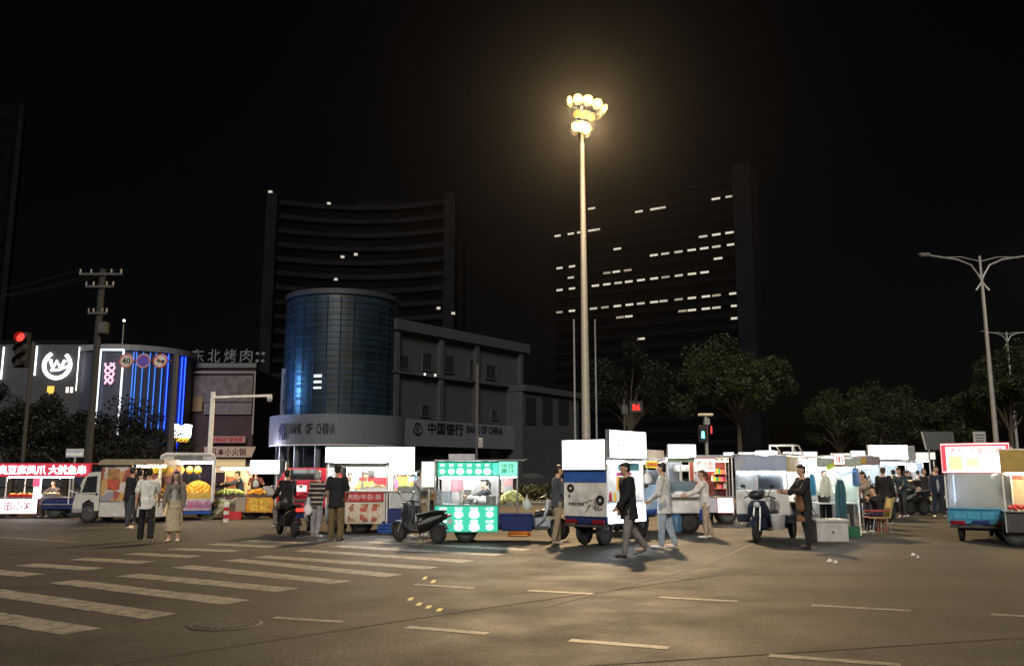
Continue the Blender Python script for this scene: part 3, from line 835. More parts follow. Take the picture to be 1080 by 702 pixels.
# white fin with blue strokes
p = at(302.5, 410, 89.0); fz0, fz1 = 7.3, zat(389, 89.0)
bx(bank, 'fin', bandm, p.x - 0.5, p.x + 0.45, 88.6, 91.4, fz0, fz1, 0.02)
mb = MB(); put_text(mb, '营\n业\n部', p.x - 0.33, p.x + 0.3, fz0 + 0.6, fz1 - 0.5, 88.6, 0.01, 0.05); mb.build('lettering', MATS['blue_letters'], bank)
# low wing
zL = zat(407, 106); A2 = at(553, 440, 104); A2.z = 0; YL = Yfor(414, zL); B2 = at(612, 414, YL); B2.z = 0
u2 = (B2 - A2).normalized(); L2 = (B2 - A2).length
lw = T('annex_building', 'low dark annex with a row of tall windows next to the flagpoles', 'building', A2, math.atan2(u2.y, u2.x))
bx(lw, 'wall', stone, 0, L2, 0.3, 9, 0.13, zL - 0.8, 0.02); bx(lw, 'cornice', stone, -0.1, L2 + 0.2, -0.1, 9.2, zL - 0.79, zL, 0.04)
for px in (547.5, 561.5, 579, 596):
    u0, z1 = hitplane(px - 5.5, 418, A2, u2); u1, z0 = hitplane(px + 5.5, 448, A2, u2)
    if u0 < 0.1: u0 = 0.1
    if u1 > u0 + 0.4: bx(lw, 'window', dglass, u0, u1, 0.22, 0.34, z0, z1, 0.01)

# ---------------------------------------------------------------- restaurant block, neon block, round LED block
brick = mat('maroon_render', (0.048, 0.022, 0.022), 0.75, var=0.2, scale=0.8)
Yr = 95.0; X = lambda px, Y=Yr: at(px, 430, Y).x
rs = T('restaurant_building', 'maroon grill restaurant with unlit roof characters and stacked signboards', 'building', (0, Yr, 0))
def rb(name, px0, px1, py0, py1, y, th, mt, bev=0.02, par=rs):
    return bx(par, name, mt, X(px0), X(px1), y - th, y, zat(py1, Yr), zat(py0, Yr), bev)
bx(rs, 'wall', brick, X(188), X(268), 0, 10, 0.13, zat(389, Yr), 0.03)
rb('roof_beam', 190, 269, 383, 388, 0.2, 0.5, mat('roof_steel', (0.1, 0.1, 0.1), 0.6))
for i, ch in enumerate('东北烤肉'):
    x = 199 + i * 17.2
    mb = MB(); put_text(mb, ch, X(x), X(x + 13), zat(382, Yr), zat(368, Yr), 0.1, 0.0, 0.15); mb.build('lettering', mat('pale_sign_letters', (0.13, 0.13, 0.14), 0.5), rs)
mb = MB(); put_text(mb, '::', X(267), X(277), zat(382, Yr), zat(371, Yr), 0.1, 0.01, 0.15); mb.build('lettering', MATS['pale_sign_letters'], rs)
fr = MB(); fr.tube([(X(197), -0.5, zat(393, Yr)), (X(269), -0.5, zat(393, Yr)), (X(269), -0.5, zat(458, Yr))], 0.1, 6); fr.build('sign_frame', mat('frame_tube', (0.4, 0.36, 0.36), 0.5), rs)
rb('billboard', 199, 266, 396, 424, -0.05, 0.15, mat('brown_billboard', (0.13, 0.1, 0.09), 0.6, var=0.3, scale=1.5))
s = rb('signboard', 216, 266, 425, 437, -0.05, 0.2, mat('taupe_board', (0.17, 0.13, 0.12), 0.6))
lettering(s, '自助烤肉火锅', X(218), X(265), zat(436, Yr), zat(426, Yr), -0.26, MATS['pale_sign_letters'], None, 0.01, 0.03)
rb('signboard', 203, 214, 418, 434, -0.05, 0.2, mat('ochre_board', (0.25, 0.16, 0.05), 0.6))
s = rb('signboard', 223, 262, 460, 467, -0.3, 0.2, mat('rose_board', (0.42, 0.22, 0.2), 0.6))
lettering(s, '海鲜烧烤家常菜', X(226), X(259), zat(466, Yr), zat(461, Yr), -0.51, redink, None, 0.012, 0.03)
s = MB().prism([(X(222), zat(482, Yr)), (X(270), zat(482, Yr)), (X(274), zat(471, Yr)), (X(220), zat(471, Yr))], -0.8, -0.4).build('signboard', mat('tan_board', (0.55, 0.4, 0.3), 0.6), rs)
lettering(s, '日本小火锅', X(228), X(264), zat(480.5, Yr), zat(472.5, Yr), -0.81, mat('maroon_ink', (0.1, 0.02, 0.02), 0.6), None, 0.012, 0.03)
s = rb('shopfront', 200, 262, 484, 498, -0.05, 0.1, emit('warm_shopfront', (1, 0.75, 0.4), 0.35))

Yn = 90.0; C = at(140, 420, Yn + 3); C.z = 0; RR = 6.0; zt = zat(363, Yn - 3)
led = T('round_building', 'round building striped with vertical blue light tubes under a pale rim', 'building', (0, 0, 0))
m = MB(); m.cyl((C.x, C.y, 0.13), (C.x, C.y, zt - 0.6), RR, n=48); m.build('wall', mat('dark_cladding', (0.05, 0.055, 0.09), 0.4), led, True)
m = MB(); arcwall(m, C, RR - 0.8, RR + 0.25, zt - 0.59, zt, 0, 2 * math.pi); m.build('rim', mat('rim_white', (0.2, 0.2, 0.24), 0.5), led)
m = MB(); m.cyl((C.x, C.y, zt - 0.5), (C.x, C.y, zt - 0.1), RR - 0.8, n=40); m.build('roof', conc2, led)
blu = emit('blue_tube', (0.015, 0.06, 1.0), 5); blu2 = emit('cyan_tube', (0.06, 0.25, 1.0), 1.0)
def onring(px, off=0.1):
    s = (at(px, 420, C.y - 4).x - C.x) / RR; a = -math.pi / 2 + math.asin(max(-0.98, min(0.98, s)))
    return C + Vector((math.cos(a), math.sin(a), 0)) * (RR + off)
for px, mt in [(145, blu2), (147.5, blu2), (153, blu2), (158.7, blu2), (163, blu2), (168, blu2), (172, blu), (176, blu2), (180, blu), (183, blu), (186, blu), (189, blu), (191.5, blu), (193.5, blu)]:
    p = onring(px); cy(led, 'light_tube', mt, (p.x, p.y, 2.2), (p.x, p.y, zt - 0.7), 0.055, n=8)
m = MB(); a_, b_ = onring(114, 0.3), onring(136, 0.3); zz = zat(369, Yn - 3)
m.tube([(a_.x, a_.y, 4), (a_.x, a_.y, zz)], 0.1, 6); m.tube([(a_.x, a_.y, zz), (b_.x, b_.y, zz)], 0.1, 6); m.tube([(b_.x, b_.y, zz), (b_.x, b_.y, 4)], 0.1, 6)
m.build('sign_outline', emit('cool_led', (0.8, 0.9, 1.0), 1.6), led)
m = MB(); zc = lambda py: zat(py, Yn - 3)
for k in range(3):
    pts = []
    for i in range(14):
        t = i / 13; py = 383 + 22 * t; px = 124 + 5 * math.sin(t * 7 + k * 2.1) * (1 - 0.3 * t); p = onring(px, 0.25); pts.append((p.x, p.y, zc(py)))
    m.tube(pts, 0.09, 6)
m.build('neon_squiggle', emit('pink_neon', (1.0, 0.45, 0.6), 1.6), led)

Yw = 88.0; X = lambda px: at(px, 400, Yw).x
nb = T('shop_building', 'grey shopfront block carrying a white crescent light with a W', 'building', (0, Yw, 0))
bx(nb, 'wall', mat('grey_panel_wall', (0.04, 0.04, 0.048), 0.6, var=0.15, scale=1.0), X(-60), X(90), 0, 9, 0.13, zat(362, Yw), 0.03)
bx(nb, 'roof_edge', conc, X(-61), X(91), -0.2, 9, zat(362, Yw) + 0.01, zat(359, Yw), 0.02)
for px, y0, y1 in ((37, 365, 396), (82, 366, 412), (2, 366, 400)):
    cy(nb, 'light_tube', emit('white_neon', (0.92, 0.97, 1.0), 2.6), (X(px), -0.18, zat(y1, Yw)), (X(px), -0.18, zat(y0, Yw)), 0.08 if px != 82 else 0.05, n=8)
cx0, cz0, rr = X(60), zat(385, Yw), 1.35
m = MB(); pts, nn = [], 26
for i in range(nn + 1):
    a = R(120 + 290 * i / nn); pts.append(Vector((cx0 + rr * math.cos(a), -0.2, cz0 + rr * math.sin(a))))
m.tube([pts[0].lerp(pts[0], 0)] + pts[1:], 0.2, 8)
m.tube([(cx0 - 0.75, -0.2, cz0 + 0.55), (cx0 - 0.42, -0.2, cz0 - 0.35), (cx0 - 0.05, -0.2, cz0 + 0.4), (cx0 + 0.35, -0.2, cz0 - 0.3), (cx0 + 0.8, -0.2, cz0 + 0.5)], 0.17, 8)
m.tube([(cx0 - 0.6, -0.2, cz0 - 0.55), (cx0 + 0.2, -0.2, cz0 - 0.5), (cx0 + 1.2, -0.2, cz0 - 0.1)], 0.13, 8)
m.build('neon_crescent', MATS['white_neon'], nb, True)
bx(nb, 'window', emit('amber_window', (1, 0.62, 0.1), 0.9), X(51), X(58), -0.06, 0.1, zat(415, Yw), zat(407, Yw), 0)
for px in (72, 76.5): bx(nb, 'window', emit('pale_window', (1, 0.85, 0.75), 1.1), X(px - 1.4), X(px + 1.4), -0.06, 0.1, zat(414, Yw), zat(408, Yw), 0)
# roof aerial + lamp
p = at(130, 350, 93)
an = T('roof_aerial', 'thin roof aerial with a small white lamp above the round building', 'aerial', (p.x, 93, zt - 0.1))
tb(an, 'mast', galv, [(0, 0, 0), (0, 0, zat(341, 93) - zt)], 0.06)
for s in (-1, 1): tb(an, 'arm', galv, [(0, 0, 0.5), (s * 0.8, 0, 0.9), (s * 1.3, 0, 0.75)], 0.05)
MB().sph((0, 0, zat(337, 93) - zt), 0.14).build('lamp', emit('small_lamp', (1, 0.97, 0.9), 2.5), an, True)
# lantern sign
Yg = 60.0; p = at(191, 457, Yg)
ls = T('lit_shop_sign', 'glowing white shop sign with a yellow lower strip on a thin post', 'sign', (p.x, Yg, 0))
cy(ls, 'post', dgrey, (0, 0, 0.13), (0, 0, zat(466, Yg)), 0.06)
for s in (-1, 1):
    m = MB(); m.prism([(s * 0.02, zat(461, Yg)), (s * 0.62, zat(461, Yg)), (s * 0.68, zat(448, Yg)), (s * 0.3, zat(447, Yg)), (s * 0.02, zat(450, Yg))][::s], -0.15, 0.15); m.build('light_box', panelw, ls)
bx(ls, 'lower_strip', emit('yellow_box', (1, 0.6, 0.06), 1.1), -0.55, 0.55, -0.14, 0.14, zat(466, Yg), zat(461.2, Yg), 0.01)

p = onring(193, 1.2)
spot('blue_tube_light', (-37, 83.5, 11), (-20.5, 87.5, 13.5), 8500, (0.13, 0.42, 1.0), 58, 1.0, 1.5)
spot('white_tube_light', (p.x + 1, p.y - 3, 3.5), (-22, 86, 5.8), 6500, (0.8, 0.78, 1.0), 50, 0.9, 0.5)
# ---------------------------------------------------------------- trees and hedges
bark = mat('bark', (0.09, 0.07, 0.05), 0.9, var=0.3, scale=12, bump=0.5)
def leafmat(name, a, b):
    m = bpy.data.materials.new(name); m.use_nodes = True
    n, l = m.node_tree.nodes, m.node_tree.links; p = n['Principled BSDF']; p.inputs['Roughness'].default_value = 0.6
    g = n.new('ShaderNodeNewGeometry'); r = n.new('ShaderNodeValToRGB'); e = r.color_ramp.elements
    e[0].color = (*a, 1); e[1].color = (*b, 1)
    l.new(g.outputs['Random Per Island'], r.inputs['Fac']); l.new(r.outputs[0], p.inputs['Base Color'])
    p.inputs['Subsurface Weight'].default_value = 0.0
    return m
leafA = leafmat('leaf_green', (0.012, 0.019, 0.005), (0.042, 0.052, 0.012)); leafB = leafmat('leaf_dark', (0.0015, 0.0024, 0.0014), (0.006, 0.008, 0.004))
leafC = leafmat('leaf_mid', (0.012, 0.016, 0.005), (0.035, 0.04, 0.012))
def leaves(mb, c, r, nl, size, rg):
    for _ in range(nl):
        while True:
            q = Vector((rg.uniform(-1, 1), rg.uniform(-1, 1), rg.uniform(-1, 1)))
            if 0.3 < q.length < 1: break
        p = c + Vector((q.x * r.x, q.y * r.y, q.z * r.z))
        a = Vector((rg.uniform(-1, 1), rg.uniform(-1, 1), rg.uniform(-0.6, 0.6))).normalized()
        b = a.cross(Vector((rg.uniform(-1, 1), rg.uniform(-1, 1), rg.uniform(-1, 1)))).normalized()
        s = size * rg.uniform(0.6, 1.3)
        mb.add([p, p + a * s * 0.5 + b * s * 0.32, p + a * s, p + a * s * 0.5 - b * s * 0.32], [(0, 1, 2, 3)])
def tree(px, base, top, wpx, d, label, seed, lm, nl=3600, trunk_py=None, kind='tree', group='trees beyond the stalls'):
    rg = random.Random(seed)
    p = at(px, 480, d); H = zat(top, d); Wd = wpx * d / FPX / 2; cb = max(0.6, zat(base, d))
    t = T(kind, label, 'tree', (p.x, d, 0.1), rg.uniform(0, 6), group)
    tr = MB(); fork = cb + (H - cb) * 0.12
    tr.tube([(0, 0, 0), (0.05, 0.02, fork * 0.5), (0, 0, fork)], 0.2, 8, 0.15)
    cl = MB(); ctrs = []
    for i in range(13):
        a = i * 2.4 + rg.uniform(-.4, .4); f = math.sqrt((i + 0.6) / 13)
        z = cb + (H - cb) * (0.2 + 0.68 * (1 - f * f * 0.75) * rg.uniform(0.75, 1.05)) if i > 3 else cb + (H - cb) * (0.55 + 0.11 * i)
        ctrs.append(Vector((math.cos(a) * f * Wd * 0.78, math.sin(a) * f * Wd * 0.78, z)))
    for c in ctrs:
        tr.tube([(0, 0, fork - 0.1), Vector((c.x * 0.35, c.y * 0.35, fork + (c.z - fork) * 0.5)), c], 0.1, 6, 0.02)
        r = Wd * rg.uniform(0.34, 0.5)
        for k in range(4):
            o = Vector((rg.uniform(-1, 1), rg.uniform(-1, 1), rg.uniform(-.7, .7))) * r * 0.7
            rr = r * rg.uniform(0.4, 0.75)
            leaves(cl, c + o, Vector((rr, rr, rr * 0.75)), nl // 13, 0.15 * max(0.7, min(1.3, Wd / 3)), rg)
    tr.build('trunk', bark, t, True); cl.build('crown', lm, t)
    return t
tree(781, 462, 358, 128, 60, 'broad leafy tree with a forked trunk near the green pedestrian signal', 3, leafA, 5600)
tree(887, 486, 412, 80, 58, 'smaller rounded tree behind the folded white frame of the grey food cart', 4, leafA, 4200)
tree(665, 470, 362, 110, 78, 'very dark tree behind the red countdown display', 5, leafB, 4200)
tree(1068, 470, 366, 92, 62, 'olive tree behind the twin arm street lamp', 6, leafA, 4600)
tree(985, 482, 425, 96, 66, 'low dark tree between the long lit panel and the twin arm street lamp', 8, leafC, 3600)
tree(930, 470, 405, 76, 82, 'dim tree standing farthest back above the long lit panel', 9, leafC, 3000)
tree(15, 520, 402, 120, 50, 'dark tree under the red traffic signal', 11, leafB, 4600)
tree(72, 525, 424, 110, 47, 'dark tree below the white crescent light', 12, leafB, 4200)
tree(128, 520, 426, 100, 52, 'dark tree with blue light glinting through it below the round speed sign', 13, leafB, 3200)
tree(166, 525, 452, 80, 46, 'low dark tree beside the road sign post', 14, leafB, 2600)
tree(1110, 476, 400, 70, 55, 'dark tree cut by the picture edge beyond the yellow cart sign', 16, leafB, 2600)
hg = T('hedge', 'low clipped dark hedge along the kerb between the green stall and white panel cart', 'hedge', (0, 0, 0))
rg = random.Random(21); hb = MB(); x0, x1 = at(520, 510, 45.4).x, at(600, 510, 45.4).x
for i in range(26): leaves(hb, Vector((x0 + (x1 - x0) * i / 25, 45.4 + rg.uniform(-.2, .2), 0.55 + rg.uniform(-.1, .15))), Vector((0.35, 0.5, 0.45)), 90, 0.16, rg)
hb.build('foliage', leafA, hg)
st = MB()
for i in range(12): st.tube([(x0 + (x1 - x0) * i / 11, 45.4, 0.13), (x0 + (x1 - x0) * i / 11 + 0.1, 45.5, 0.8)], 0.02, 5)
st.build('stems', bark, hg)

# ---------------------------------------------------------------- lamp mast
Ym = 48.0; pm = at(616, 300, Ym); zt = zat(151, Ym)
mast = T('lamp_mast', 'tall pale mast carrying a ring of blazing warm floodlights over the crossing', 'lamp mast', (pm.x, Ym, 0))
polem = mat('mast_paint', (0.36, 0.355, 0.34), 0.45, 0.2)
MB().cyl((0, 0, 0.13), (0, 0, zt), 0.27, 0.13, 20).build('pole', polem, mast, True)
MB().cyl((0, 0, 0.13), (0, 0, 0.2), 0.5, n=20).build('base_flange', polem, mast, True)
floodm = emit('sodium_lamp', (1.0, 0.57, 0.09), 13)
flood2 = emit('sodium_glow', (1.0, 0.5, 0.1), 0.75)
casing = mat('lamp_casing', (0.3, 0.29, 0.27), 0.4, 0.5)
z1, z2, zmid = zat(113, Ym), zat(138, Ym), zat(126, Ym)
tilt = Matrix.Translation((0.1, 0, zmid)) @ Matrix.Rotation(R(14), 4, 'Y') @ Matrix.Translation((0, 0, -zmid))
cy(mast, 'head_stem', casing, (0, 0, zt), (0, 0, z1 + 0.1), 0.1)
for zz, rr in ((z1 - 0.25, 1.05), (z2 + 0.25, 0.72)):
    m = MB(tilt); m.torus((0, 0, zz), (0, 0, 1), rr, 0.05, 28, 6)
    for a in range(4): m.tube([(0, 0, zz), (rr * math.cos(a * math.pi / 2), rr * math.sin(a * math.pi / 2), zz)], 0.035, 5)
    m.build('ring', casing, mast, True)
def flood(zz, rr, a, s, lens, up=0.0):
    o = Vector((math.cos(a), math.sin(a), 0)); c = Vector((0, 0, zz)) + o * rr
    dr = (o + Vector((0, 0, -0.55 + up))).normalized(); u, v, _ = basis(dr)
    m = MB(tilt); m.loft([(c - dr * s * 0.7, u * s * 0.35, v * s * 0.35), (c - dr * s * 0.2, u * s * 0.85, v * s * 0.85), (c + dr * s * 0.35, u * s, v * s)], 14)
    f = m.build('floodlight', casing, mast, True)
    m = MB(tilt); m.loft([(c + dr * s * 0.36, u * s * 0.9, v * s * 0.9), (c + dr * s * 0.46, u * s * 0.8, v * s * 0.8), (c + dr * s * 0.52, u * s * 0.3, v * s * 0.3)], 14)
    m.build('lens', lens, f, True)
for k, a in enumerate((-158, -122, -90, -58, -22, 30, 80, 130, 180)): flood(z1, 1.0, R(a), 0.34, floodm if -170 < a < 0 else casing)
for a in (-125, -90, -55): flood(zmid, 0.68, R(a), 0.27, flood2, 0.3)
for a in (-125, -90, -55, 45, 135): flood(z2, 0.5, R(a), 0.3, floodm if a < 0 else casing)
spot('mast_floodlight', (pm.x, Ym - 1.3, zmid - 0.6), (1.5, 20, 0), MAST, (1.0, 0.7, 0.37), 150, 0.7, 0.7)
point('mast_spill', (pm.x + 0.3, Ym - 1.6, z2 - 0.5), MAST * 0.012, (1.0, 0.62, 0.24), 0.3)

# ---------------------------------------------------------------- street lamp with twin arms
def street_lamp(px, base_y, pxt, pyt, d, label, s=1.0, lit=False):
    pb = at(px, base_y, d); zt = zat(pyt, d); t = T('street_lamp', label, 'street lamp', (pb.x, d, 0.0))
    MB().cyl((0, 0, 0), (0, 0, zt), 0.15, 0.07, 14).build('pole', polem, t, True)
    MB().cyl((0, 0, 0), (0, 0, 0.5), 0.24, 0.2, 14).build('base', polem, t, True)
    k = d / FPX * s
    for sd in (-1, 1):
        tb(t, 'arm', polem, [(sd * -7 * k, 0, zt - 38 * k), (sd * -1 * k, 0, zt - 30 * k), (sd * 3 * k, 0, zt - 21 * k), (sd * 10 * k, 0, zt - 10 * k), (sd * 24 * k, 0, zt - 4 * k), (sd * 56 * k, 0, zt + 1 * k)], 0.05)
        tb(t, 'brace', polem, [(0, 0, zt - 6 * k), (sd * 20 * k, 0, zt - 1 * k), (sd * 36 * k, 0, zt - 1.5 * k)], 0.03)
        h = bx(t, 'lamp_head', casing, *sorted((sd * 54 * k, sd * 66 * k)), -0.16, 0.16, zt + 0.5 * k, zt + 3.2 * k, 0.05)
        bx(h, 'lens', emit('street_lens', (1.0, 0.75, 0.4), 14) if (lit and sd > 0) else mat('lens_off', (0.4, 0.4, 0.4), 0.3), *sorted((sd * 56 * k, sd * 64 * k)), -0.12, 0.12, zt - 0.1 * k, zt + 0.45 * k, 0.01)
    return pb, zt, k
pb, zt, k = street_lamp(1043, 380, 1035, 270, 45, 'tall twin arm street lamp with curved braces above the blue cart', lit=True)
spot('street_lamp_light', (pb.x + 60 * k, 45, zt - 0.4), (pb.x + 60 * k, 40, 0), 900, (1.0, 0.75, 0.45), 150, 0.5, 0.2)
street_lamp(1067, 410, 1064, 350, 72, 'second smaller twin arm street lamp beyond the tall one', 0.42)

# thin poles
def pole(px, py0, py1, d, label, name='flagpole', r=0.06, cat='pole', group=None):
    p = at(px, (py0 + py1) / 2, d); t = T(name, label, cat, (p.x, d, 0.1), 0, group)
    MB().cyl((0, 0, 0), (0, 0, zat(py0, d)), r, r * 0.6, 10).build('shaft', galv, t, True)
    MB().sph((0, 0, zat(py0, d) + 0.06), 0.09).build('finial', galv, t, True)
    MB().cyl((0, 0, 0), (0, 0, 0.25), r * 2.2, r * 1.8, 12).build('base', galv, t, True)
pole(606, 340, 465, 62, 'thin flagpole standing just left of the tall lamp mast', r=0.11)
pole(628.5, 340, 465, 64, 'thin flagpole standing just right of the tall lamp mast', r=0.09)
p = at(503, 430, 42); t = T('camera_pole', 'thin grey pole with a small box in front of the dark bank wing', 'pole', (p.x, 42, 0))
MB().cyl((0, 0, 0), (0, 0, zat(384, 42)), 0.07, 0.05, 10).build('shaft', mat('slim_pole', (0.09, 0.09, 0.1), 0.5), t, True)
bx(t, 'box', grey, 0.08, 0.3, -0.15, 0.1, zat(472, 42), zat(462, 42), 0.02)
p = at(487, 481, 33); t = T('signboard', 'plain pale oblong board on a post above the green stall', 'sign', (p.x, 33, 0))
bx(t, 'panel', mat('pale_board', (0.5, 0.5, 0.56), 0.5), -0.5, 0.5, -0.03, 0.03, zat(484.5, 33), zat(478.5, 33), 0.01); cy(t, 'post', galv, (0, 0.06, 0), (0, 0.06, zat(480, 33)), 0.04)

# utility pole
Yu = 42.0; p = at(101, 380, Yu); k = Yu / FPX
up_ = T('utility_pole', 'concrete utility pole with crossarms and insulators above the dark trees', 'utility pole', (p.x, Yu, 0))
MB().cyl((0, 0, 0), (0, 0, zat(284, Yu)), 0.2, 0.14, 14).build('shaft', mat('pole_concrete', (0.025, 0.025, 0.026), 0.8, bump=0.2), up_, True)
for py, hwp in ((290, 23), (303, 15), (331, 10)):
    z = zat(py, Yu); a = bx(up_, 'crossarm', mat('arm_steel', (0.05, 0.05, 0.05), 0.6), -hwp * k, hwp * k, -0.25, -0.16, z - 0.06, z + 0.06, 0.01)
    for f in (-0.95, -0.45, 0.5, 0.95): cy(a, 'insulator', mat('porcelain', (0.25, 0.22, 0.2), 0.3), (f * hwp * k, -0.2, z + 0.06), (f * hwp * k, -0.2, z + 0.26), 0.05, 0.035)
bx(up_, 'switch_box', dgrey, 0.12, 0.5, -0.3, 0.1, zat(352, Yu), zat(340, Yu), 0.02)
for i, f in enumerate((-0.95, 0.95, 0.45)):
    z = zat(290, Yu) + 0.28; xx = p.x + f * 23 * k
    pts = [(xx + t * -18, Yu - 0.2 + t * 9, z - 1.4 * t * (1 - t) * 4 * 0.5 + t * 0.3) for t in [j / 12 for j in range(13)]]
    o = MB().tube(pts, 0.018, 5).build('power_line', ink); tag(o, ('sagging wire from the outer end', 'sagging wire from the inner end', 'sagging wire from the middle')[i] + ' of the top crossarm', 'wire', 'wires of the utility pole')

# traffic signal, red
def sig_head(par, x, y, zc, lamps, lit, mt, s=0.36, vert=True):
    hh = len(lamps) * s * 0.5
    h = bx(par, 'housing', black, x - s * 0.55, x + s * 0.55, y - 0.12, y + 0.14, zc - hh, zc + hh, 0.03)
    for i, nm in enumerate(lamps):
        z = zc + hh - s * (i + 0.5)
        cy(h, 'lens', mt if i == lit else mat('dark_lens', (0.03, 0.03, 0.03), 0.2), (x, y - 0.16, z), (x, y - 0.121, z), s * 0.4, n=18)
        m = MB(); m.loft([(Vector((x, y - 0.12, z)), Vector((s * .45, 0, 0)), Vector((0, 0, s * .45))), (Vector((x, y - 0.36, z + 0.03)), Vector((s * .45, 0, 0)), Vector((0, 0, s * .42)))], 16, cap=False); m.build('visor', black, h, True)
p = at(25, 352, 40)
t = T('traffic_signal', 'vertical traffic signal showing red in front of the neon shop block', 'traffic light', (p.x, 40, 0))
cy(t, 'post', mat('dim_pole', (0.03, 0.03, 0.032), 0.5), (0.35, 0.25, 0), (0.35, 0.25, zat(360, 40)), 0.09)
cy(t, 'arm', galv, (0.35, 0.25, zat(372, 40)), (0, 0.16, zat(372, 40)), 0.05)
sig_head(t, 0, 0, zat(369, 40), 'ryg', 0, lred, 0.56)
# countdown
p = at(671, 429, 55)
t = T('countdown_signal', 'red digit countdown display glowing in front of dark trees', 'traffic light', (p.x, 55, 0))
cy(t, 'post', dgrey, (-0.75, 0.2, 0), (-0.75, 0.2, zat(420, 55)), 0.08); cy(t, 'arm', dgrey, (-0.75, 0.2, zat(430, 55)), (0.1, 0.2, zat(430, 55)), 0.04)
b_ = bx(t, 'housing', black, -0.45, 0.45, 0, 0.18, zat(435.5, 55), zat(422.5, 55), 0.03)
lettering(b_, '86', -0.26, 0.26, zat(432.8, 55), zat(425.6, 55), -0.005, emit('red_digits', (1.0, 0.03, 0.02), 1.6), None, 0.02, 0.01, 'digits')
b2 = bx(t, 'side_lamp', dgrey, -0.95, -0.55, -0.05, 0.15, zat(437, 55), zat(427, 55), 0.03)
# pedestrian signal
p = at(745, 460, 40)
t = T('pedestrian_signal', 'pedestrian signal showing green on a pale post topped by a flat plate', 'traffic light', (p.x, 40, 0))
cy(t, 'post', galv, (0, 0, 0), (0, 0, zat(438, 40)), 0.08)
bx(t, 'top_plate', cream, -0.33, 0.33, -0.16, 0.16, zat(438.5, 40), zat(436, 40), 0.02)
bx(t, 'control_box', grey, -0.1, 0.16, -0.14, 0.1, zat(448, 40), zat(441, 40), 0.02)
h = bx(t, 'housing', black, -0.36, 0.02, -0.2, 0.05, zat(466, 40), zat(448.5, 40), 0.03)
m = MB(); m.sph((-0.2, -0.21, zat(456, 40)), (0.06, 0.01, 0.06)); m.b(-0.27, -0.13, -0.222, -0.206, zat(462, 40), zat(457.2, 40), 0.005); m.build('green_figure', lgreen, h)
bx(t, 'red_side_lens', emit('dim_red', (1, 0.08, 0.06), 0.8), 0.2, 0.26, -0.1, 0.0, zat(457, 40), zat(449, 40), 0.01)

# round road signs on an arm
p = at(182, 430, 40); zz = zat(381, 40); k = 40 / FPX
t = T('road_sign_post', 'dark post with an arm carrying three round road signs, one reading 40', 'road sign', (p.x, 40, 0))
cy(t, 'post', mat('dark_post', (0.035, 0.035, 0.045), 0.5), (0, 0, 0), (0, 0, zat(374, 40)), 0.16, 0.13)
cy(t, 'arm', MATS['dark_post'], (0, -0.1, zz), (-58 * k, -0.1, zz), 0.05)
for px, kind in ((131.5, '40'), (149.5, 'p'), (167.5, 'h')):
    x = (px - 182) * k; f = cy(t, 'sign_disc', mat('disc_white', (0.6, 0.57, 0.52), 0.4) if kind != 'p' else mat('disc_purple', (0.13, 0.07, 0.42), 0.4), (x, -0.19, zz), (x, -0.16, zz), 0.34, n=28)
    MB().torus((x, -0.195, zz), (0, 1, 0), 0.305, 0.035, 28, 6, 0.008).build('rim', mat('sign_red', (0.5, 0.1, 0.09), 0.4) if kind != 'p' else mat('rim_pink', (0.5, 0.25, 0.35), 0.4), f, True)
    if kind == '40': lettering(f, '40', x - 0.2, x + 0.2, zz - 0.15, zz + 0.15, -0.193, ink, None, 0.02, 0.004)
    if kind == 'h':
        m = MB(); m.prism([(x - 0.18, zz + 0.02), (x - 0.1, zz + 0.1), (x + 0.02, zz + 0.02), (x + 0.2, zz + 0.06), (x + 0.2, zz - 0.1), (x + 0.02, zz - 0.08), (x - 0.12, zz - 0.04)], -0.197, -0.192); m.build('pictogram', ink, f)
        m = MB(); m.cyl((x - 0.21, -0.2, zz + 0.21), (x + 0.21, -0.2, zz - 0.21), 0.02, n=6); m.build('slash', MATS['sign_red'], f)
# street name plate
p = at(79, 477, 36); t = T('street_plate', 'small pale street name plate on a post above the pink neon stall', 'sign', (p.x, 36, 0))
cy(t, 'post', galv, (0, 0.05, 0), (0, 0.05, zat(474, 36)), 0.04)
f = bx(t, 'plate', mat('plate_grey', (0.42, 0.45, 0.5), 0.5), -0.37, 0.37, -0.03, 0.02, zat(482, 36), zat(473, 36), 0.015)
bx(f, 'stripe', white, -0.33, 0.33, -0.034, -0.03, zat(480, 36), zat(477.5, 36), 0)
# camera gantry
p = at(221, 480, 33); k = 33 / FPX; t = T('camera_pole', 'white pole with a long arm holding a dome camera', 'camera pole', (p.x, 33, 0))
cy(t, 'post', white, (0, 0, 0), (0, 0, zat(413, 33)), 0.1, 0.085)
tb(t, 'arm', white, [(0, 0, zat(419, 33)), (62 * k, 0, zat(417, 33))], 0.05)
h = cy(t, 'camera', white, (60 * k, 0, zat(417, 33)), (60 * k, 0, zat(420, 33)), 0.1); MB().sph((60 * k, 0, zat(421.5, 33)), 0.1).build('dome', grey, h, True)
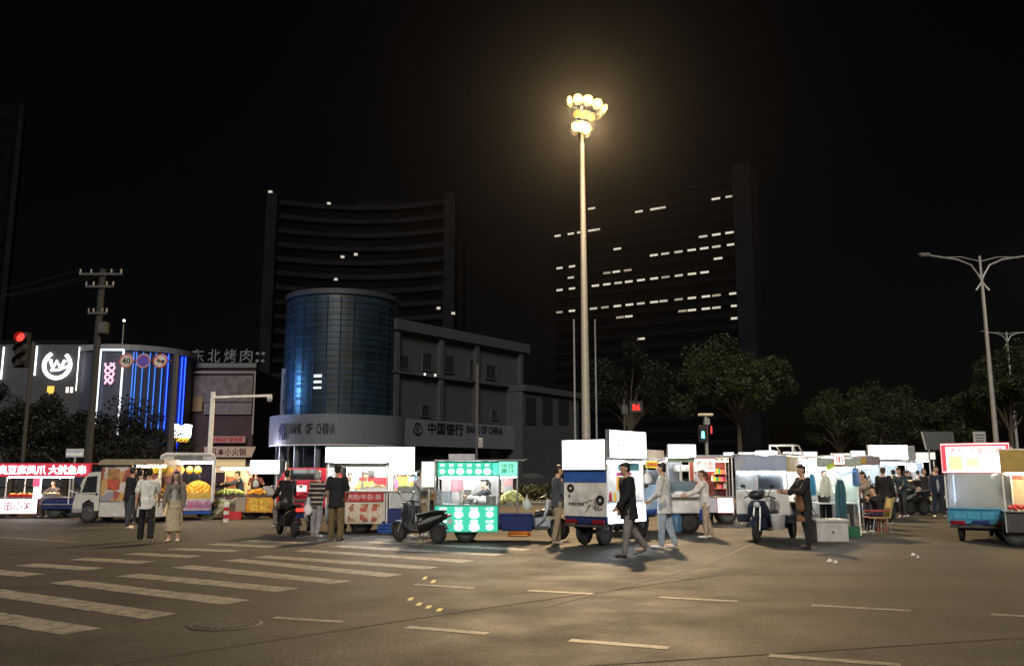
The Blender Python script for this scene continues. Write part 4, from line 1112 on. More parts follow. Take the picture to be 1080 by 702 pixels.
# dark hoarding and small board on the right
p = at(989, 465, 40); t = T('hoarding', 'dark slanted hoarding with a pale edge behind the red lit cart sign', 'hoarding', (p.x, 40, 0), R(-10))
MB().prism([(-0.55, zat(474, 40)), (0.75, zat(474, 40)), (0.7, zat(455, 40)), (-0.7, zat(455, 40))], 0, 0.12).build('panel', mat('hoarding_dark', (0.06, 0.065, 0.07), 0.5), t)
MB().prism([(-0.56, zat(474, 40)), (-0.5, zat(474, 40)), (-0.64, zat(455, 40)), (-0.71, zat(455, 40))], -0.03, -0.005).build('edge', galv, t)
for x in (-0.4, 0.55): cy(t, 'leg', galv, (x, 0.06, 0), (x, 0.06, zat(474, 40)), 0.04)
p = at(1033, 461, 42); t = T('signboard', 'small grey square board on a post above the red lit cart sign', 'sign', (p.x, 42, 0))
f = bx(t, 'panel', mat('board_grey', (0.4, 0.4, 0.4), 0.6), -0.3, 0.3, -0.03, 0.03, zat(471, 42), zat(455, 42), 0.01); cy(t, 'post', galv, (0, 0.06, 0), (0, 0.06, zat(460, 42)), 0.04)
for i in range(4): bx(f, 'text_line', dgrey, -0.2, 0.2, -0.034, -0.03, zat(459 + i * 3, 42), zat(458 + i * 3, 42), 0)
# lights of a far vehicle
p = at(556, 472, 70)
# ---------------------------------------------------------------- vehicle pieces
def wheel(par, x, y, z, r, w=0.1, axis='y', spokes=True):
    ax = Vector((0, 1, 0)) if axis == 'y' else Vector((1, 0, 0))
    c = Vector((x, y, z)); u, v, d = basis(ax)
    m = MB(); prof = [(r * 0.66, -w * .4), (r * .8, -w * .5), (r * .96, -w * .38), (r, -w * .15), (r, w * .15), (r * .96, w * .38), (r * .8, w * .5), (r * .66, w * .4)]
    n = 26; vs, fs = [], []
    for k in range(n):
        t = 2 * math.pi * k / n; o = u * math.cos(t) + v * math.sin(t)
        for rr, a in prof: vs.append(c + o * rr + d * a)
    q = len(prof)
    for k in range(n):
        for j in range(q): fs.append((k * q + j, k * q + (j + 1) % q, ((k + 1) % n) * q + (j + 1) % q, ((k + 1) % n) * q + j))
    t = m.add(vs, fs).build('wheel', rubber, par, True)
    m = MB(); m.loft([(c - d * w * .3, u * r * .66, v * r * .66), (c - d * w * .18, u * r * .5, v * r * .5), (c - d * w * .34, u * r * .2, v * r * .2), (c + d * w * .34, u * r * .2, v * r * .2), (c + d * w * .18, u * r * .5, v * r * .5), (c + d * w * .3, u * r * .66, v * r * .66)], 20)
    m.build('rim', mat('rim_dull', (.1, .1, .105), .4, .5), t, True)
    return t

def face(side, L, W):
    """frame on a box L x W (forward +x): u runs right as seen from outside, -y is outward"""
    a = {'right': 0, 'rear': -90, 'front': 90, 'left': 180}[side]
    o = {'right': (0, -W / 2, 0), 'rear': (-L / 2, 0, 0), 'front': (L / 2, 0, 0), 'left': (0, W / 2, 0)}[side]
    return Matrix.Translation(o) @ Matrix.Rotation(R(a), 4, 'Z')

def trike(par, L, W, z0, z1, body, r=0.28, front=True, lights=True, inset=0.12, trim=None, ribs=True, seatm=None, fl=1.0, tailr_=True, rearx=None):
    """cargo tricycle, forward +x, cargo box z0..z1"""
    t = 0.03
    m = MB(); m.b(-L / 2, L / 2, -W / 2, W / 2, z0, z0 + 0.04, 0.01); m.build('cargo_floor', body, par)
    for nm, x0, x1, y0, y1 in (('side_panel', -L / 2, L / 2, -W / 2, -W / 2 + t), ('side_panel', -L / 2, L / 2, W / 2 - t, W / 2), ('tailgate', -L / 2, -L / 2 + t, -W / 2 + t + .002, W / 2 - t - .002), ('front_panel', L / 2 - t, L / 2, -W / 2 + t + .002, W / 2 - t - .002)):
        m = MB(); m.b(x0, x1, y0, y1, z0 + 0.042, z1, 0.008)
        if ribs:
            nn = 4
            for i in range(nn):
                if nm == 'side_panel':
                    s = -1 if y0 < 0 else 1; xa = -L / 2 + 0.08 + i * (L - 0.16) / nn; yy = y0 if s < 0 else y1
                    m.b(xa + 0.04, xa + (L - .16) / nn - 0.04, *sorted((yy, yy + s * 0.018)), z0 + 0.3 * (z1 - z0), z0 + 0.75 * (z1 - z0), 0.015)
                elif nm == 'tailgate':
                    ya = -W / 2 + 0.08 + i * (W - 0.16) / nn
                    m.b(x0 - 0.018, x0, ya + 0.03, ya + (W - .16) / nn - 0.03, z0 + 0.3 * (z1 - z0), z0 + 0.75 * (z1 - z0), 0.015)
        m.build(nm, body, par)
    ry = W / 2 - inset; rx = -L / 2 + 0.4 if rearx is None else rearx
    for s in (-1, 1): wheel(par, rx, s * ry, r, r, 0.12)
    cy(par, 'axle', dgrey, (rx, -ry, r), (rx, ry, r), 0.045)
    for s in (-1, 1): bx(par, 'frame_rail', dgrey, -L / 2 + .03, L / 2 + (0.35 if front else 0), s * W * 0.25 - 0.03, s * W * 0.25 + 0.03, z0 - 0.09, z0 - 0.005)
    for s in (-1, 1): tb(par, 'leaf_spring', dgrey, [(rx - 0.35, s * W * .25, z0 - 0.1), (rx, s * W * .25, r + 0.03), (rx + 0.35, s * W * .25, z0 - 0.1)], 0.025)
    if lights:
        bx(par, 'bumper', dgrey, -L / 2 - 0.05, -L / 2 - 0.002, -W / 2 + 0.02, W / 2 - .02, z0 - 0.09, z0 - 0.03)
        for s in (-1, 1): bx(par, 'tail_light', tailr, -L / 2 - 0.075, -L / 2 - 0.004, *sorted((s * (W / 2 - 0.05), s * (W / 2 - 0.36))), z0 - 0.02, z0 + 0.075)
        bx(par, 'number_plate', navy, -L / 2 - 0.065, -L / 2 - 0.003, -0.17, 0.17, z0 - 0.015, z0 + 0.09)
    if front:
        fx = L / 2 + 0.95 * fl; tr = trim or body
        wheel(par, fx, 0, r, r, 0.1)
        for s in (-1, 1): tb(par, 'fork', galv, [(fx, s * 0.075, r), (fx - 0.1, s * 0.075, r * 2.1), (fx - 0.2, s * 0.06, 0.92)], 0.022)
        m = MB(); rg = []
        for i in range(9):
            a = R(20 + i * 17.5); rg.append((Vector((fx + math.cos(a) * (r + .05), 0, r + math.sin(a) * (r + .05))), Vector((0, 0.075, 0)), Vector((math.cos(a), 0, math.sin(a))) * 0.012))
        m.loft(rg, 8); m.build('mudguard', tr, par, True)
        m = MB(); sx = fx - 0.3
        m.loft([(Vector((sx - .22, 0, .36)), Vector((0, .24, 0)), Vector((.02, 0, .02))), (Vector((sx - 0.06, 0, .5)), Vector((0, .27, 0)), Vector((.05, 0, .0))), (Vector((sx + .04, 0, .78)), Vector((0, .25, 0)), Vector((.06, 0, 0))), (Vector((sx + .06, 0, .95)), Vector((0, .16, 0)), Vector((.07, 0, 0)))], 14); m.build('leg_shield', tr, par, True)
        h = MB().sph((sx + .12, 0, .86), (0.07, .1, .09)).build('headlight', tr, par, True)
        MB().sph((sx + .165, 0, .86), (0.03, .075, .07)).build('lens', mat('lens_clear', (.5, .52, .55), .1), h, True)
        b = tb(par, 'handlebar', black, [(sx - .16, -.36, 1.0), (sx - .02, -.25, 1.05), (sx + .03, 0, 1.0), (sx - .02, .25, 1.05), (sx - .16, .36, 1.0)], .018)
        for s in (-1, 1):
            tb(b, 'mirror_stalk', black, [(sx - .04, s * .22, 1.05), (sx + .02, s * .32, 1.25)], .008); MB().sph((sx + .02, s * .34, 1.28), (.02, .07, .045)).build('mirror', black, b, True)
        m = MB(); m.loft([(Vector((L / 2 + .02, 0, .62)), Vector((0, .19, 0)), Vector((0, 0, .09))), (Vector((L / 2 + .25, 0, .66)), Vector((0, .18, 0)), Vector((0, 0, .09))), (Vector((L / 2 + .45, 0, .64)), Vector((0, .1, 0)), Vector((0, 0, .07)))], 14); m.build('saddle', seatm or black, par, True)
        bx(par, 'seat_box', tr, L / 2 + .02, L / 2 + .4, -.17, .17, .3, .545, .02)
        bx(par, 'footboard', dgrey, L / 2 + .03, sx - .12, -.22, .22, .255, .295, .01)

def sign(par, m_, M, u0, u1, z0, z1, th=0.08, y=-0.0, frame=None, text=None, tm=None, bold=0.012, pad=0.08, name='light_box', rows=None):
    p = bx(par, name, m_, u0, u1, y - th, y, z0, z1, 0.006, M)
    f = frame or galv
    m = MB(M); q = 0.018
    m.b(u0 - q, u1 + q, y - th - .004, y + .004, z1 + .001, z1 + q); m.b(u0 - q, u1 + q, y - th - .004, y + .004, z0 - q, z0 - .001)
    m.b(u0 - q, u0 - .001, y - th - .004, y + .004, z0, z1); m.b(u1 + .001, u1 + q, y - th - .004, y + .004, z0, z1)
    m.build('frame', f, p)
    if text:
        for tt, a, b, c, d in (rows or [(text, pad, 1 - pad, 0.14, 0.86)]):
            lettering(p, tt, u0 + (u1 - u0) * a, u0 + (u1 - u0) * b, z0 + (z1 - z0) * c, z0 + (z1 - z0) * d, y - th - .002, tm, M, bold, 0.008)
    return p

def posts(par, m_, L, W, z0, z1, r=0.018, corners=((-1, -1), (1, -1), (-1, 1), (1, 1)), i=0.02):
    for a, b in corners: cy(par, 'post', m_, (a * (L / 2 - i), b * (W / 2 - i), z0), (a * (L / 2 - i), b * (W / 2 - i), z1), r, n=8)

def heap(name, label, cat, group, c, rx, ry, h, r, n, m_, seed, rz=0.0, sq=1.0):
    """countable fruit piled in a mound; every fruit is a thing"""
    rg = random.Random(seed); o0 = None; C0 = Matrix.Rotation(rz, 4, 'Z')
    me = None
    for i in range(n):
        f = math.sqrt((i + .5) / n); a = i * 2.399
        p = C0 @ Vector((math.cos(a) * f * rx, math.sin(a) * f * ry, 0)); z = h * (1 - f * f) + r * rg.uniform(.7, 1.1)
        if me is None:
            q = MB(); q.sph((0, 0, 0), (r, r * sq, r * sq), 10, 7); o0 = q.build(name, m_, None, True); o = o0; me = True
        else:
            o = o0.copy(); COL.objects.link(o)
        o.location = Vector(c) + p + Vector((0, 0, z)); o.rotation_euler = (rg.uniform(-.5, .5), rg.uniform(-.5, .5), rg.uniform(0, 6))
        s = rg.uniform(.85, 1.15); o.scale = (s, s, s)
        tag(o, label, cat, group)

def tray(name, label, cat, loc, rz, w, d, h, m_, fill=None, fm=None, seed=0, group=None):
    t = T(name, label, cat, loc, rz, group)
    m = MB(); q = .012
    m.b(-w / 2, w / 2, -d / 2, d / 2, 0, q); m.b(-w / 2, w / 2, -d / 2, -d / 2 + q, q, h); m.b(-w / 2, w / 2, d / 2 - q, d / 2, q, h); m.b(-w / 2, -w / 2 + q, -d / 2 + q, d / 2 - q, q, h); m.b(w / 2 - q, w / 2, -d / 2 + q, d / 2 - q, q, h)
    m.build('pan', m_, t)
    if fill:
        rg = random.Random(seed); m = MB()
        for i in range(fill):
            x, y = rg.uniform(-w / 2 + .05, w / 2 - .05), rg.uniform(-d / 2 + .05, d / 2 - .05); s = rg.uniform(.03, .06)
            m.sph((x, y, h * .7 + rg.uniform(0, .07) * (1 - abs(x) / w)), (s * 1.3, s, s * .8), 7, 5)
        m.build('contents', fm, t, True)
    return t
def W_(root, x, y, z):
    """a point given in a thing's own frame -> world (before the view layer updates)"""
    return Matrix.Translation(root.location) @ Matrix.Rotation(root.rotation_euler.z, 4, 'Z') @ Vector((x, y, z))

food = poster('mixed_food', [(.5, .28, .08), (.6, .4, .15), (.35, .12, .05), (.6, .5, .25), (.25, .3, .08), (.7, .55, .3)], 14)
goods = poster('shelf_goods', [(.7, .1, .2), (.8, .5, .1), (.1, .35, .55), (.75, .7, .6), (.15, .5, .4), (.6, .2, .45)], 7)
menu = poster('menu_print', [(.55, .12, .08), (.65, .5, .35), (.3, .1, .06), (.6, .55, .48), (.5, .3, .12), (.7, .62, .52)], 9)
fruitm = mat('orange_fruit', (0.85, 0.36, 0.02), 0.5); yfruit = mat('yellow_fruit', (0.85, 0.6, 0.06), 0.5); gveg = mat('pale_greens', (0.5, 0.6, 0.2), 0.6, var=.3, scale=20)

# ================================================================ A: pink neon stall at the left edge
YA = 31.0; kA = YA / FPX; X = lambda px, Y=YA: at(px, 520, Y).x; Z = lambda py, Y=YA: zat(py, Y)
o = at(38, 546, YA); sA = T('food_stall', 'food stall with a long pink neon sign and white lettered light boxes', 'food stall', (o.x, YA, 0))
x = lambda px: (px - 38) * kA
I = Matrix.Identity(4)
p = sign(sA, pinkp, I, x(-8), x(91), Z(502), Z(488.5), .1, 0, red, '臭豆腐凤爪 大鱿鱼串', ledw, .02, .04)
p = sign(sA, panels, I, x(-10), x(39), Z(541), Z(526), .08, 0, red, '炸串小吃', mat('pink_letters', (.7, .2, .4), .5), .012, .08)
bx(sA, 'light_post', panels, x(33.5), x(40), -.06, .06, Z(525.5), Z(503), .01)
bx(sA, 'light_post_cap', emit('red_glow', (1, .1, .2), 1.2), x(33), x(40), -.09, -.061, Z(513), Z(504), .01)
for px in (4, 70): cy(sA, 'post', white, (x(px), 0.0, .5), (x(px), 0, Z(502.5)), .025, n=8)
for px in (4, 70): cy(sA, 'post', white, (x(px), 1.2, .5), (x(px), 1.2, Z(502.5)), .02, n=8)
bx(sA, 'roof', wine, x(-10), x(92), .01, 1.3, Z(489.5), Z(488), .01)
bx(sA, 'counter', steel, x(-8), x(75), .02, .7, Z(525), Z(523.8), .008)
bx(sA, 'cart_body', navy, x(42), x(76), .0, 1.1, .3, Z(526), .03)
bx(sA, 'cart_trim', galv, x(44), x(76), -.03, -.003, Z(532), Z(531), .004)
for px in (-2, 55): wheel(sA, x(px), .15, .28, .28, .1); wheel(sA, x(px), .95, .28, .28, .1)
cy(sA, 'lamp_tube', tube, (x(0), .35, Z(503)), (x(68), .35, Z(503)), .022)
bx(sA, 'back_panel', mat('stall_back', (.1, .06, .07), .6), x(-8), x(76), 1.22, 1.25, .4, Z(524), .01)
wheel(sA, x(71), .3, .3, .3, .08)
tb(sA, 'handlebar', galv, [(x(66), .3, .95), (x(76), .3, .85), (x(76), .3, .4)], .02)
tray('food_tray', 'shallow tray heaped with golden snacks in front of the seated vendor at the pink stall', 'food tray', (X(50), YA + .25, Z(523.7)), 0, .6, .4, .1, steel, 46, food, 3)
tray('food_tray', 'red rimmed tray of skewers above the lettered light box', 'food tray', (X(22), YA + .25, Z(523.7)), 0, 1.0, .4, .08, red, 40, orange, 4)

# ================================================================ B: white van selling snacks
YB_ = 28.2; kB = YB_ / FPX; o = at(75, 552, YB_); sB = T('snack_van', 'white minivan food stall with printed side panel and open lit bay', 'van', (o.x, YB_, 0))
x = lambda px: (px - 75) * kB; Z = lambda py: zat(py, YB_)
vanw = mat('van_white', (.6, .58, .54), .35)
m = MB(); m.prism([(x(75), .38), (x(75), Z(530)), (x(77.5), Z(522)), (x(84), Z(505)), (x(90), Z(498)), (x(102), Z(497)), (x(102), .38), (x(97.5), .38), (x(97), .62), (x(91), .74), (x(85), .62), (x(84.5), .38)], 0, 1.55); cab = m.build('cab', vanw, sB)
m = MB(); m.prism([(x(83.3), Z(519)), (x(88.2), Z(502.5)), (x(98.5), Z(501.5)), (x(98.5), Z(519))], -.012, -.003); m.build('side_window', dglass, sB)
bx(sB, 'door_line', dgrey, x(84), x(101), -.006, -.002, Z(521.2), Z(520.6), 0)
bx(sB, 'door_handle', black, x(98), x(100), -.03, -.003, Z(521.8), Z(519.5), .005)
m = MB(); m.add([(x(76.6), .1, Z(523)), (x(83.4), .14, Z(505)), (x(83.4), 1.41, Z(505)), (x(76.6), 1.45, Z(523))], [(0, 1, 2, 3)]); m.v = [(a - .02, b, c) for a, b, c in m.v]; m.build('windscreen', dglass, sB)
mi = tb(sB, 'mirror_arm', black, [(x(82), -.02, Z(514)), (x(80.5), -.18, Z(512))], .015); bx(mi, 'mirror', black, x(79), x(81.5), -.28, -.12, Z(515), Z(509), .015)
bx(sB, 'headlight', mat('lens_clear', (.5, .52, .55), .1), x(74.2), x(75.4), .1, .4, .72, .9, .02)
bx(sB, 'bumper', grey, x(74), x(85), -.01, 1.56, .3, .48, .03)
bx(sB, 'skirt', vanw, x(102.2), x(168), .0, 1.55, Z(545), Z(530), .02)
bx(sB, 'bay_floor', grey, x(102.2), x(168), .02, 1.5, Z(529.9), Z(528.5), .005)
bx(sB, 'side_panel', poster('van_print', [(.5, .45, .4), (.35, .1, .07), (.3, .28, .34), (.55, .32, .12), (.6, .55, .5), (.2, .2, .28)], 4), x(103), x(134), .0, .05, Z(528), Z(490), .01)
bx(sB, 'picture', mat('print_brown', (.45, .22, .09), .5, var=.4), x(109), x(121), -.012, -.003, Z(506), Z(494), .0)
bx(sB, 'picture', mat('print_red', (.55, .1, .05), .5, var=.4), x(110), x(122), -.018, -.013, Z(516), Z(505), .0)
m = MB(); rg = [];
m.prism([(x(100), Z(490)), (x(101), Z(486)), (x(106), Z(484)), (x(168), Z(484)), (x(168), Z(490))], -.12, 1.6); m.build('roof', tarp, sB)
bx(sB, 'back_wall', poster('bay_goods', [(.5, .3, .12), (.3, .12, .2), (.55, .45, .3), (.2, .12, .1), (.6, .35, .1)], 5), x(135), x(168), 1.46, 1.52, Z(528), Z(490), .005)
cy(sB, 'lamp_tube', tubew, (x(137), .15, Z(491.3)), (x(167), .15, Z(491.3)), .03)
bx(sB, 'counter', steel, x(135), x(168), -.15, .35, Z(522), Z(520.5), .01)
for px in (91, 155): wheel(sB, x(px), .1, .33, .33, .18); wheel(sB, x(px), 1.4, .33, .33, .18)
W_B = lambda px, py, y: Vector((o.x + x(px), YB_ + y, Z(py)))
heap('snack_bun', 'golden bun stacked on the counter of the open van bay', 'bun', 'buns on the van counter', W_B(149, 520.4, .1), .42, .14, .12, .055, 30, yfruit, 5)

# ================================================================ E: fruit truck with hanging fruit
YE = 29.6; kE = YE / FPX; oE = at(194.5, 547, YE); sE = T('fruit_truck', 'white framed fruit truck with heaped oranges and hanging yellow fruit', 'fruit stall', (oE.x, YE, 0), R(20))
x = lambda px: (px - 194.5) * kE; Z = lambda py: zat(py, YE)
truckw = mat('truck_white', (.6, .61, .63), .4)
m = MB(); m.tube([(x(168.5), 0, .6), (x(168.5), 0, Z(486)), (x(169.5), 0, Z(481)), (x(173), 0, Z(479)), (x(217), 0, Z(479)), (x(220), 0, Z(481)), (x(220.8), 0, Z(486)), (x(220.8), 0, .6)], .06, 8); m.build('arch', truckw, sE, True)
hd = bx(sE, 'header', truckw, x(170), x(219.5), -.02, .03, Z(486.5), Z(479.5), .02)
bx(hd, 'label_plate', mat('label_grey', (.2, .2, .21), .5), x(181), x(209), -.035, -.022, Z(484.3), Z(480.8), .003)
bx(sE, 'roof', truckw, x(169), x(220.5), .04, 2.4, Z(479.6), Z(478.6), .02)
bx(sE, 'side_wall', mat('dark_canvas', (.09, .06, .09), .8), x(219.6), x(220.6), .06, 2.4, .7, Z(480), .005); bx(sE, 'side_wall', MATS['dark_canvas'], x(168.6), x(169.6), .06, 2.4, .7, Z(480), .005)
bx(sE, 'back_wall', MATS['dark_canvas'], x(169.7), x(219.5), 2.3, 2.36, .7, Z(480), .005)
bx(sE, 'bed', truckw, x(168), x(221), .0, 2.4, .55, .72, .02)
bn = bx(sE, 'banner', mat('banner_pink', (.5, .42, .56), .6, var=.25, scale=9), x(186), x(220), -.04, -.004, Z(538), Z(526.5), .004)
lettering(bn, '水果批发', x(188), x(219), Z(536.5), Z(528), -.041, mat('magenta_ink', (.55, .12, .3), .6), None, .012)
bx(sE, 'sill', blue, x(186), x(220), -.03, -.003, Z(542), Z(538.6), .004)
cy(sE, 'lamp_tube', tube, (x(171), .1, Z(488)), (x(219), .1, Z(487.3)), .03)
bx(sE, 'shelf_board', wood, x(170), x(219.5), .05, 1.3, Z(524.2), Z(523.2), .01)
bx(sE, 'front_board', mat('yellow_board', (.6, .4, .08), .6), x(188), x(219), .0, .03, Z(526.3), Z(519), .01)
for px in (176, 214): wheel(sE, x(px), .5, .3, .3, .16); wheel(sE, x(px), 2.0, .3, .3, .16)
bx(sE, 'bumper', dgrey, x(170), x(220), -.04, -.002, .38, .54, .02)
heap('orange', 'orange in the tall heap on the white fruit truck', 'orange', 'oranges on the fruit truck', W_(sE, x(206), .45, Z(522.5)), .56, .35, .36, .08, 80, fruitm, 6)
heap('mango', 'yellow mango heaped behind the woman with long hair on the fruit truck', 'mango', 'mangoes on the fruit truck', W_(sE, x(179), .5, Z(522.5)), .36, .35, .46, .085, 60, mat('ripe_mango', (.85, .46, .03), .5), 8, sq=.75)
for i, px in enumerate((163, 171.5, 180, 188, 196.5, 205)):
    tp = W_(sE, x(px), .35, Z(487)); 
    t = T('hanging_fruit', 'yellow fruit hanging on a cord under the fruit truck roof, in a row of six', 'fruit', (tp.x, tp.y, 0), 0, 'hanging yellow fruit')
    tb(t, 'cord', ink, [(0, 0, Z(488.5)), (0, 0, Z(492))], .006, n=5)
    MB().sph((0, 0, Z(495.5)), (.12, .12, .14), 14, 10).build('fruit', yfruit, t, True)

# ================================================================ G: fruit barrow
YG = 30.5; kG = YG / FPX; oG = at(256, 547, YG); sG = T('fruit_stall', 'low fruit barrow with orange signboards, striped cloth and a white light box', 'fruit stall', (oG.x, YG, 0))
x = lambda px: (px - 256) * kG; Z = lambda py: zat(py, YG)
sign(sG, panelw, I, x(262), x(292), Z(499), Z(485.5), .1, 0)
for px in (223.5, 289): cy(sG, 'post', white, (x(px), 0, 0.0), (x(px), 0, Z(485 if px > 250 else 492)), .025, n=8)
cy(sG, 'post', white, (x(224), 1.2, 0), (x(224), 1.2, Z(492)), .025, n=8); cy(sG, 'post', white, (x(289), 1.2, 0), (x(289), 1.2, Z(486)), .025, n=8)
bx(sG, 'canopy', mat('canopy_cream', (.6, .55, .38), .7), x(222), x(262), .0, 1.3, Z(492.5), Z(491.5), .01)
bx(sG, 'canopy_frame', galv, x(288), x(297), -.02, .02, Z(485.3), Z(484.6), .004)
bx(sG, 'back_sheet', poster('sheet_print', [(.65, .55, .25), (.6, .58, .5), (.5, .2, .12), (.65, .6, .4), (.4, .15, .12)], 3.5), x(224), x(253), 1.22, 1.25, .7, Z(493), .005)
bx(sG, 'counter', dgrey, x(222), x(290), .0, 1.0, Z(523.5), Z(522), .01)
sb = bx(sG, 'signboard', mat('board_orange', (.7, .3, .03), .5, var=.3, scale=6), x(259), x(287), -.04, -.003, Z(540), Z(524), .006)
lettering(sb, '甜橙\n蜜桔', x(262), x(284), Z(538.5), Z(525.5), -.042, mat('yellow_letters', (.85, .65, .08), .5), None, .02)
bx(sG, 'front_panel', mat('panel_khaki', (.32, .28, .22), .6), x(248), x(258.4), -.03, -.003, Z(540), Z(524), .006)
m = MB(); vs, fs = [], []
for i in range(9):
    t = i / 8
    for j in range(7):
        s = j / 6; px = 240 - 18 * t + (s - .5) * (20 - 6 * t); vs.append((x(px), -.06 - .35 * t * t + .05 * math.sin(s * 9 + t * 3), Z(523.5 + 21 * t + 3 * math.sin(s * 3))))
for i in range(8):
    for j in range(6): fs.append((i * 7 + j, i * 7 + j + 1, i * 7 + j + 8, i * 7 + j + 7))
n0 = len(vs); vs += [(a, b + .015, c) for a, b, c in vs]; fs += [tuple(q + n0 for q in reversed(f)) for f in fs]
stc = stripe_mat('striped_cloth', (.6, .55, .42), (.25, .32, .12), 5); m.add(vs, fs); m.build('striped_cloth', stc, sG, True)
wheel(sG, x(262), .25, .28, .28, .1); wheel(sG, x(262), .85, .28, .28, .1); wheel(sG, x(284), .5, .28, .28, .1)
cy(sG, 'lamp_tube', tubew, (x(226), .5, Z(494)), (x(258), .5, Z(494)), .025)
heap('pear', 'pale green pear on the barrow counter above the striped cloth', 'pear', 'pears on the barrow', Vector((oG.x + x(238), YG + .35, Z(522))), .5, .3, .13, .055, 60, gveg, 11)
heap('orange', 'orange piled on the barrow above the orange signboards', 'orange', 'oranges on the barrow', Vector((oG.x + x(268), YG + .35, Z(522))), .36, .25, .14, .05, 45, fruitm, 12)
b = bx(None, 'carton', mat('carton_grey', (.35, .34, .33), .7), -.2, .2, -.15, .15, 0, .3, .01); b.location = (oG.x + x(279), YG + .4, Z(521.9)); tag(b, 'grey carton standing beside the orange pile under the white light box', 'carton')
p = gp(238, 551); t = T('bollard', 'red and white banded bollard in front of the striped cloth', 'bollard', p)
for i in range(5): cy(t, 'band', (white if i % 2 == 0 else red), (0, 0, .02 + i * .12), (0, 0, .138 + i * .12), .085, n=16)
MB().sph((0, 0, .62), (.085, .085, .04)).build('cap', white, t, True)

# ================================================================ red minivan behind
YR = 33.5; kR = YR / FPX; oR = at(318, 540, YR); sR = T('red_minivan', 'bright red minivan with white stickers parked behind the scooter rider', 'van', (oR.x, YR, 0))
x = lambda px: (px - 318) * kR; Z = lambda py: zat(py, YR)
redp = mat('van_red', (.75, .03, .08), .3)
def rr(hw_, z, yy): return (Vector((0, yy, z)), Vector((hw_, 0, 0)), Vector((0, yy, 0)))
m = MB(); m.prism([(x(290), .3), (x(290), Z(513)), (x(293), Z(506)), (x(299), Z(496)), (x(303), Z(493)), (x(334), Z(493)), (x(338), Z(496)), (x(343), Z(506)), (x(346), Z(513)), (x(346), .3)], 0, 3.4); m.build('body', redp, sR)
m = MB(); m.prism([(x(299.5), Z(505.5)), (x(303.5), Z(496)), (x(306), Z(494.7)), (x(331), Z(494.7)), (x(333.5), Z(496)), (x(337.5), Z(505.5))], -.02, -.003); m.build('windscreen', dglass, sR)
bn = bx(sR, 'bonnet_panel', redp, x(293), x(343), -.12, -.004, Z(524), Z(509), .05)
bx(bn, 'sticker', emit('glow_sticker', (1, .9, .85), 1.2), x(311), x(323), -.13, -.122, Z(518), Z(511.5), .003)  # stickers glow by emission: brightness put into their colour, no lamp behind
for px in (305, 306.5): bx(bn, 'sticker', emit('glow_sticker2', (1, .75, .75), .7), x(px), x(px + 5), -.13, -.122, Z(522 if px < 306 else 516), Z(519 if px < 306 else 513), .003)
bx(sR, 'grille', dgrey, x(296), x(340), -.1, -.004, .45, Z(526), .02)
bx(sR, 'bumper', redp, x(291), x(345), -.16, -.004, .28, .44, .04)
for px in (297, 339): bx(sR, 'headlight', mat('lens_clear', (.5, .52, .55), .1), x(px - 3.5), x(px + 3.5), -.15, -.122, Z(523), Z(518), .02)
for px in (293, 343): wheel(sR, x(px), .7, .3, .3, .16); wheel(sR, x(px), 2.7, .3, .3, .16)
sticky = spot('van_sticker_lamp', (oR.x, YR - 1.6, 2.4), (oR.x, YR, 1.1), 20, (1, .95, .9), 100) if False else None

# ================================================================ K: white stall with wide light boxes
YK = 23.4; kK = YK / FPX; oK = at(376, 560, YK); sK = T('food_stall', 'white meat stall with a wide white light box and red lettered counter', 'food stall', (oK.x, YK, 0))
x = lambda px: (px - 376) * kK; Z = lambda py: zat(py, YK)
lb = sign(sK, panelw, I, x(342.5), x(407.5), Z(487), Z(471.5), .1, 0)
bx(lb, 'print_mark', dgrey, x(401), x(405), -.108, -.103, Z(481), Z(479.5), 0)
for px in (343.5, 406.5): cy(sK, 'post', white, (x(px), .02, .25), (x(px), .02, Z(487.5)), .022, n=8); cy(sK, 'post', white, (x(px), 1.1, .25), (x(px), 1.1, Z(487.5)), .022, n=8)
bx(sK, 'roof', white, x(341), x(409), .01, 1.25, Z(488), Z(487.2), .006)
bx(sK, 'fascia', mat('fascia_grey', (.45, .47, .48), .5), x(345), x(405), .03, .06, Z(493), Z(488.2), .004)
bx(sK, 'counter', white, x(360), x(408), -.05, .6, Z(518.5), Z(516.8), .01)
cb = bx(sK, 'red_board', mat('board_red', (.5, .02, .03), .5), x(363), x(403), -.04, -.002, Z(528.5), Z(519), .005)
lettering(cb, '卤肉/牛杂·美', x(365), x(401), Z(527), Z(520.5), -.042, mat('pale_pink_letters', (.75, .5, .5), .5), None, .015)
bx(sK, 'cart_body', mat('cart_cream', (.6, .55, .5), .5), x(362), x(405), .0, 1.05, .3, Z(518.6), .01)
mb_ = bx(sK, 'menu_board', mat('menu_paper', (.7, .6, .5), .5), x(364), x(402), -.03, -.002, Z(552), Z(529.5), .005)
for i in range(2):
    for j in range(3): bx(mb_, 'menu_picture', menu, x(367 + j * 12), x(376 + j * 12), -.036, -.031, Z(550 - i * 10.5), Z(541.5 - i * 10.5), .002)
bx(sK, 'back_board', red, x(370), x(400), 1.0, 1.03, Z(517), Z(503), .005); bx(sK, 'back_sheet', white, x(356), x(406), 1.05, 1.08, .5, Z(490), .005)
bx(sK, 'screen', ink, x(373), x(387), .97, .995, Z(503), Z(495.5), .005)
bx(sK, 'side_sheet', mat('sheet_grey', (.4, .43, .44), .5), x(343.5), x(344.5), .05, 1.08, .3, Z(488), .003)
cy(sK, 'lamp_tube', tube, (x(348), .3, Z(489.5)), (x(403), .3, Z(489.5)), .02); cy(sK, 'lamp_tube', tube, (x(358), .8, Z(493)), (x(400), .8, Z(493)), .02)
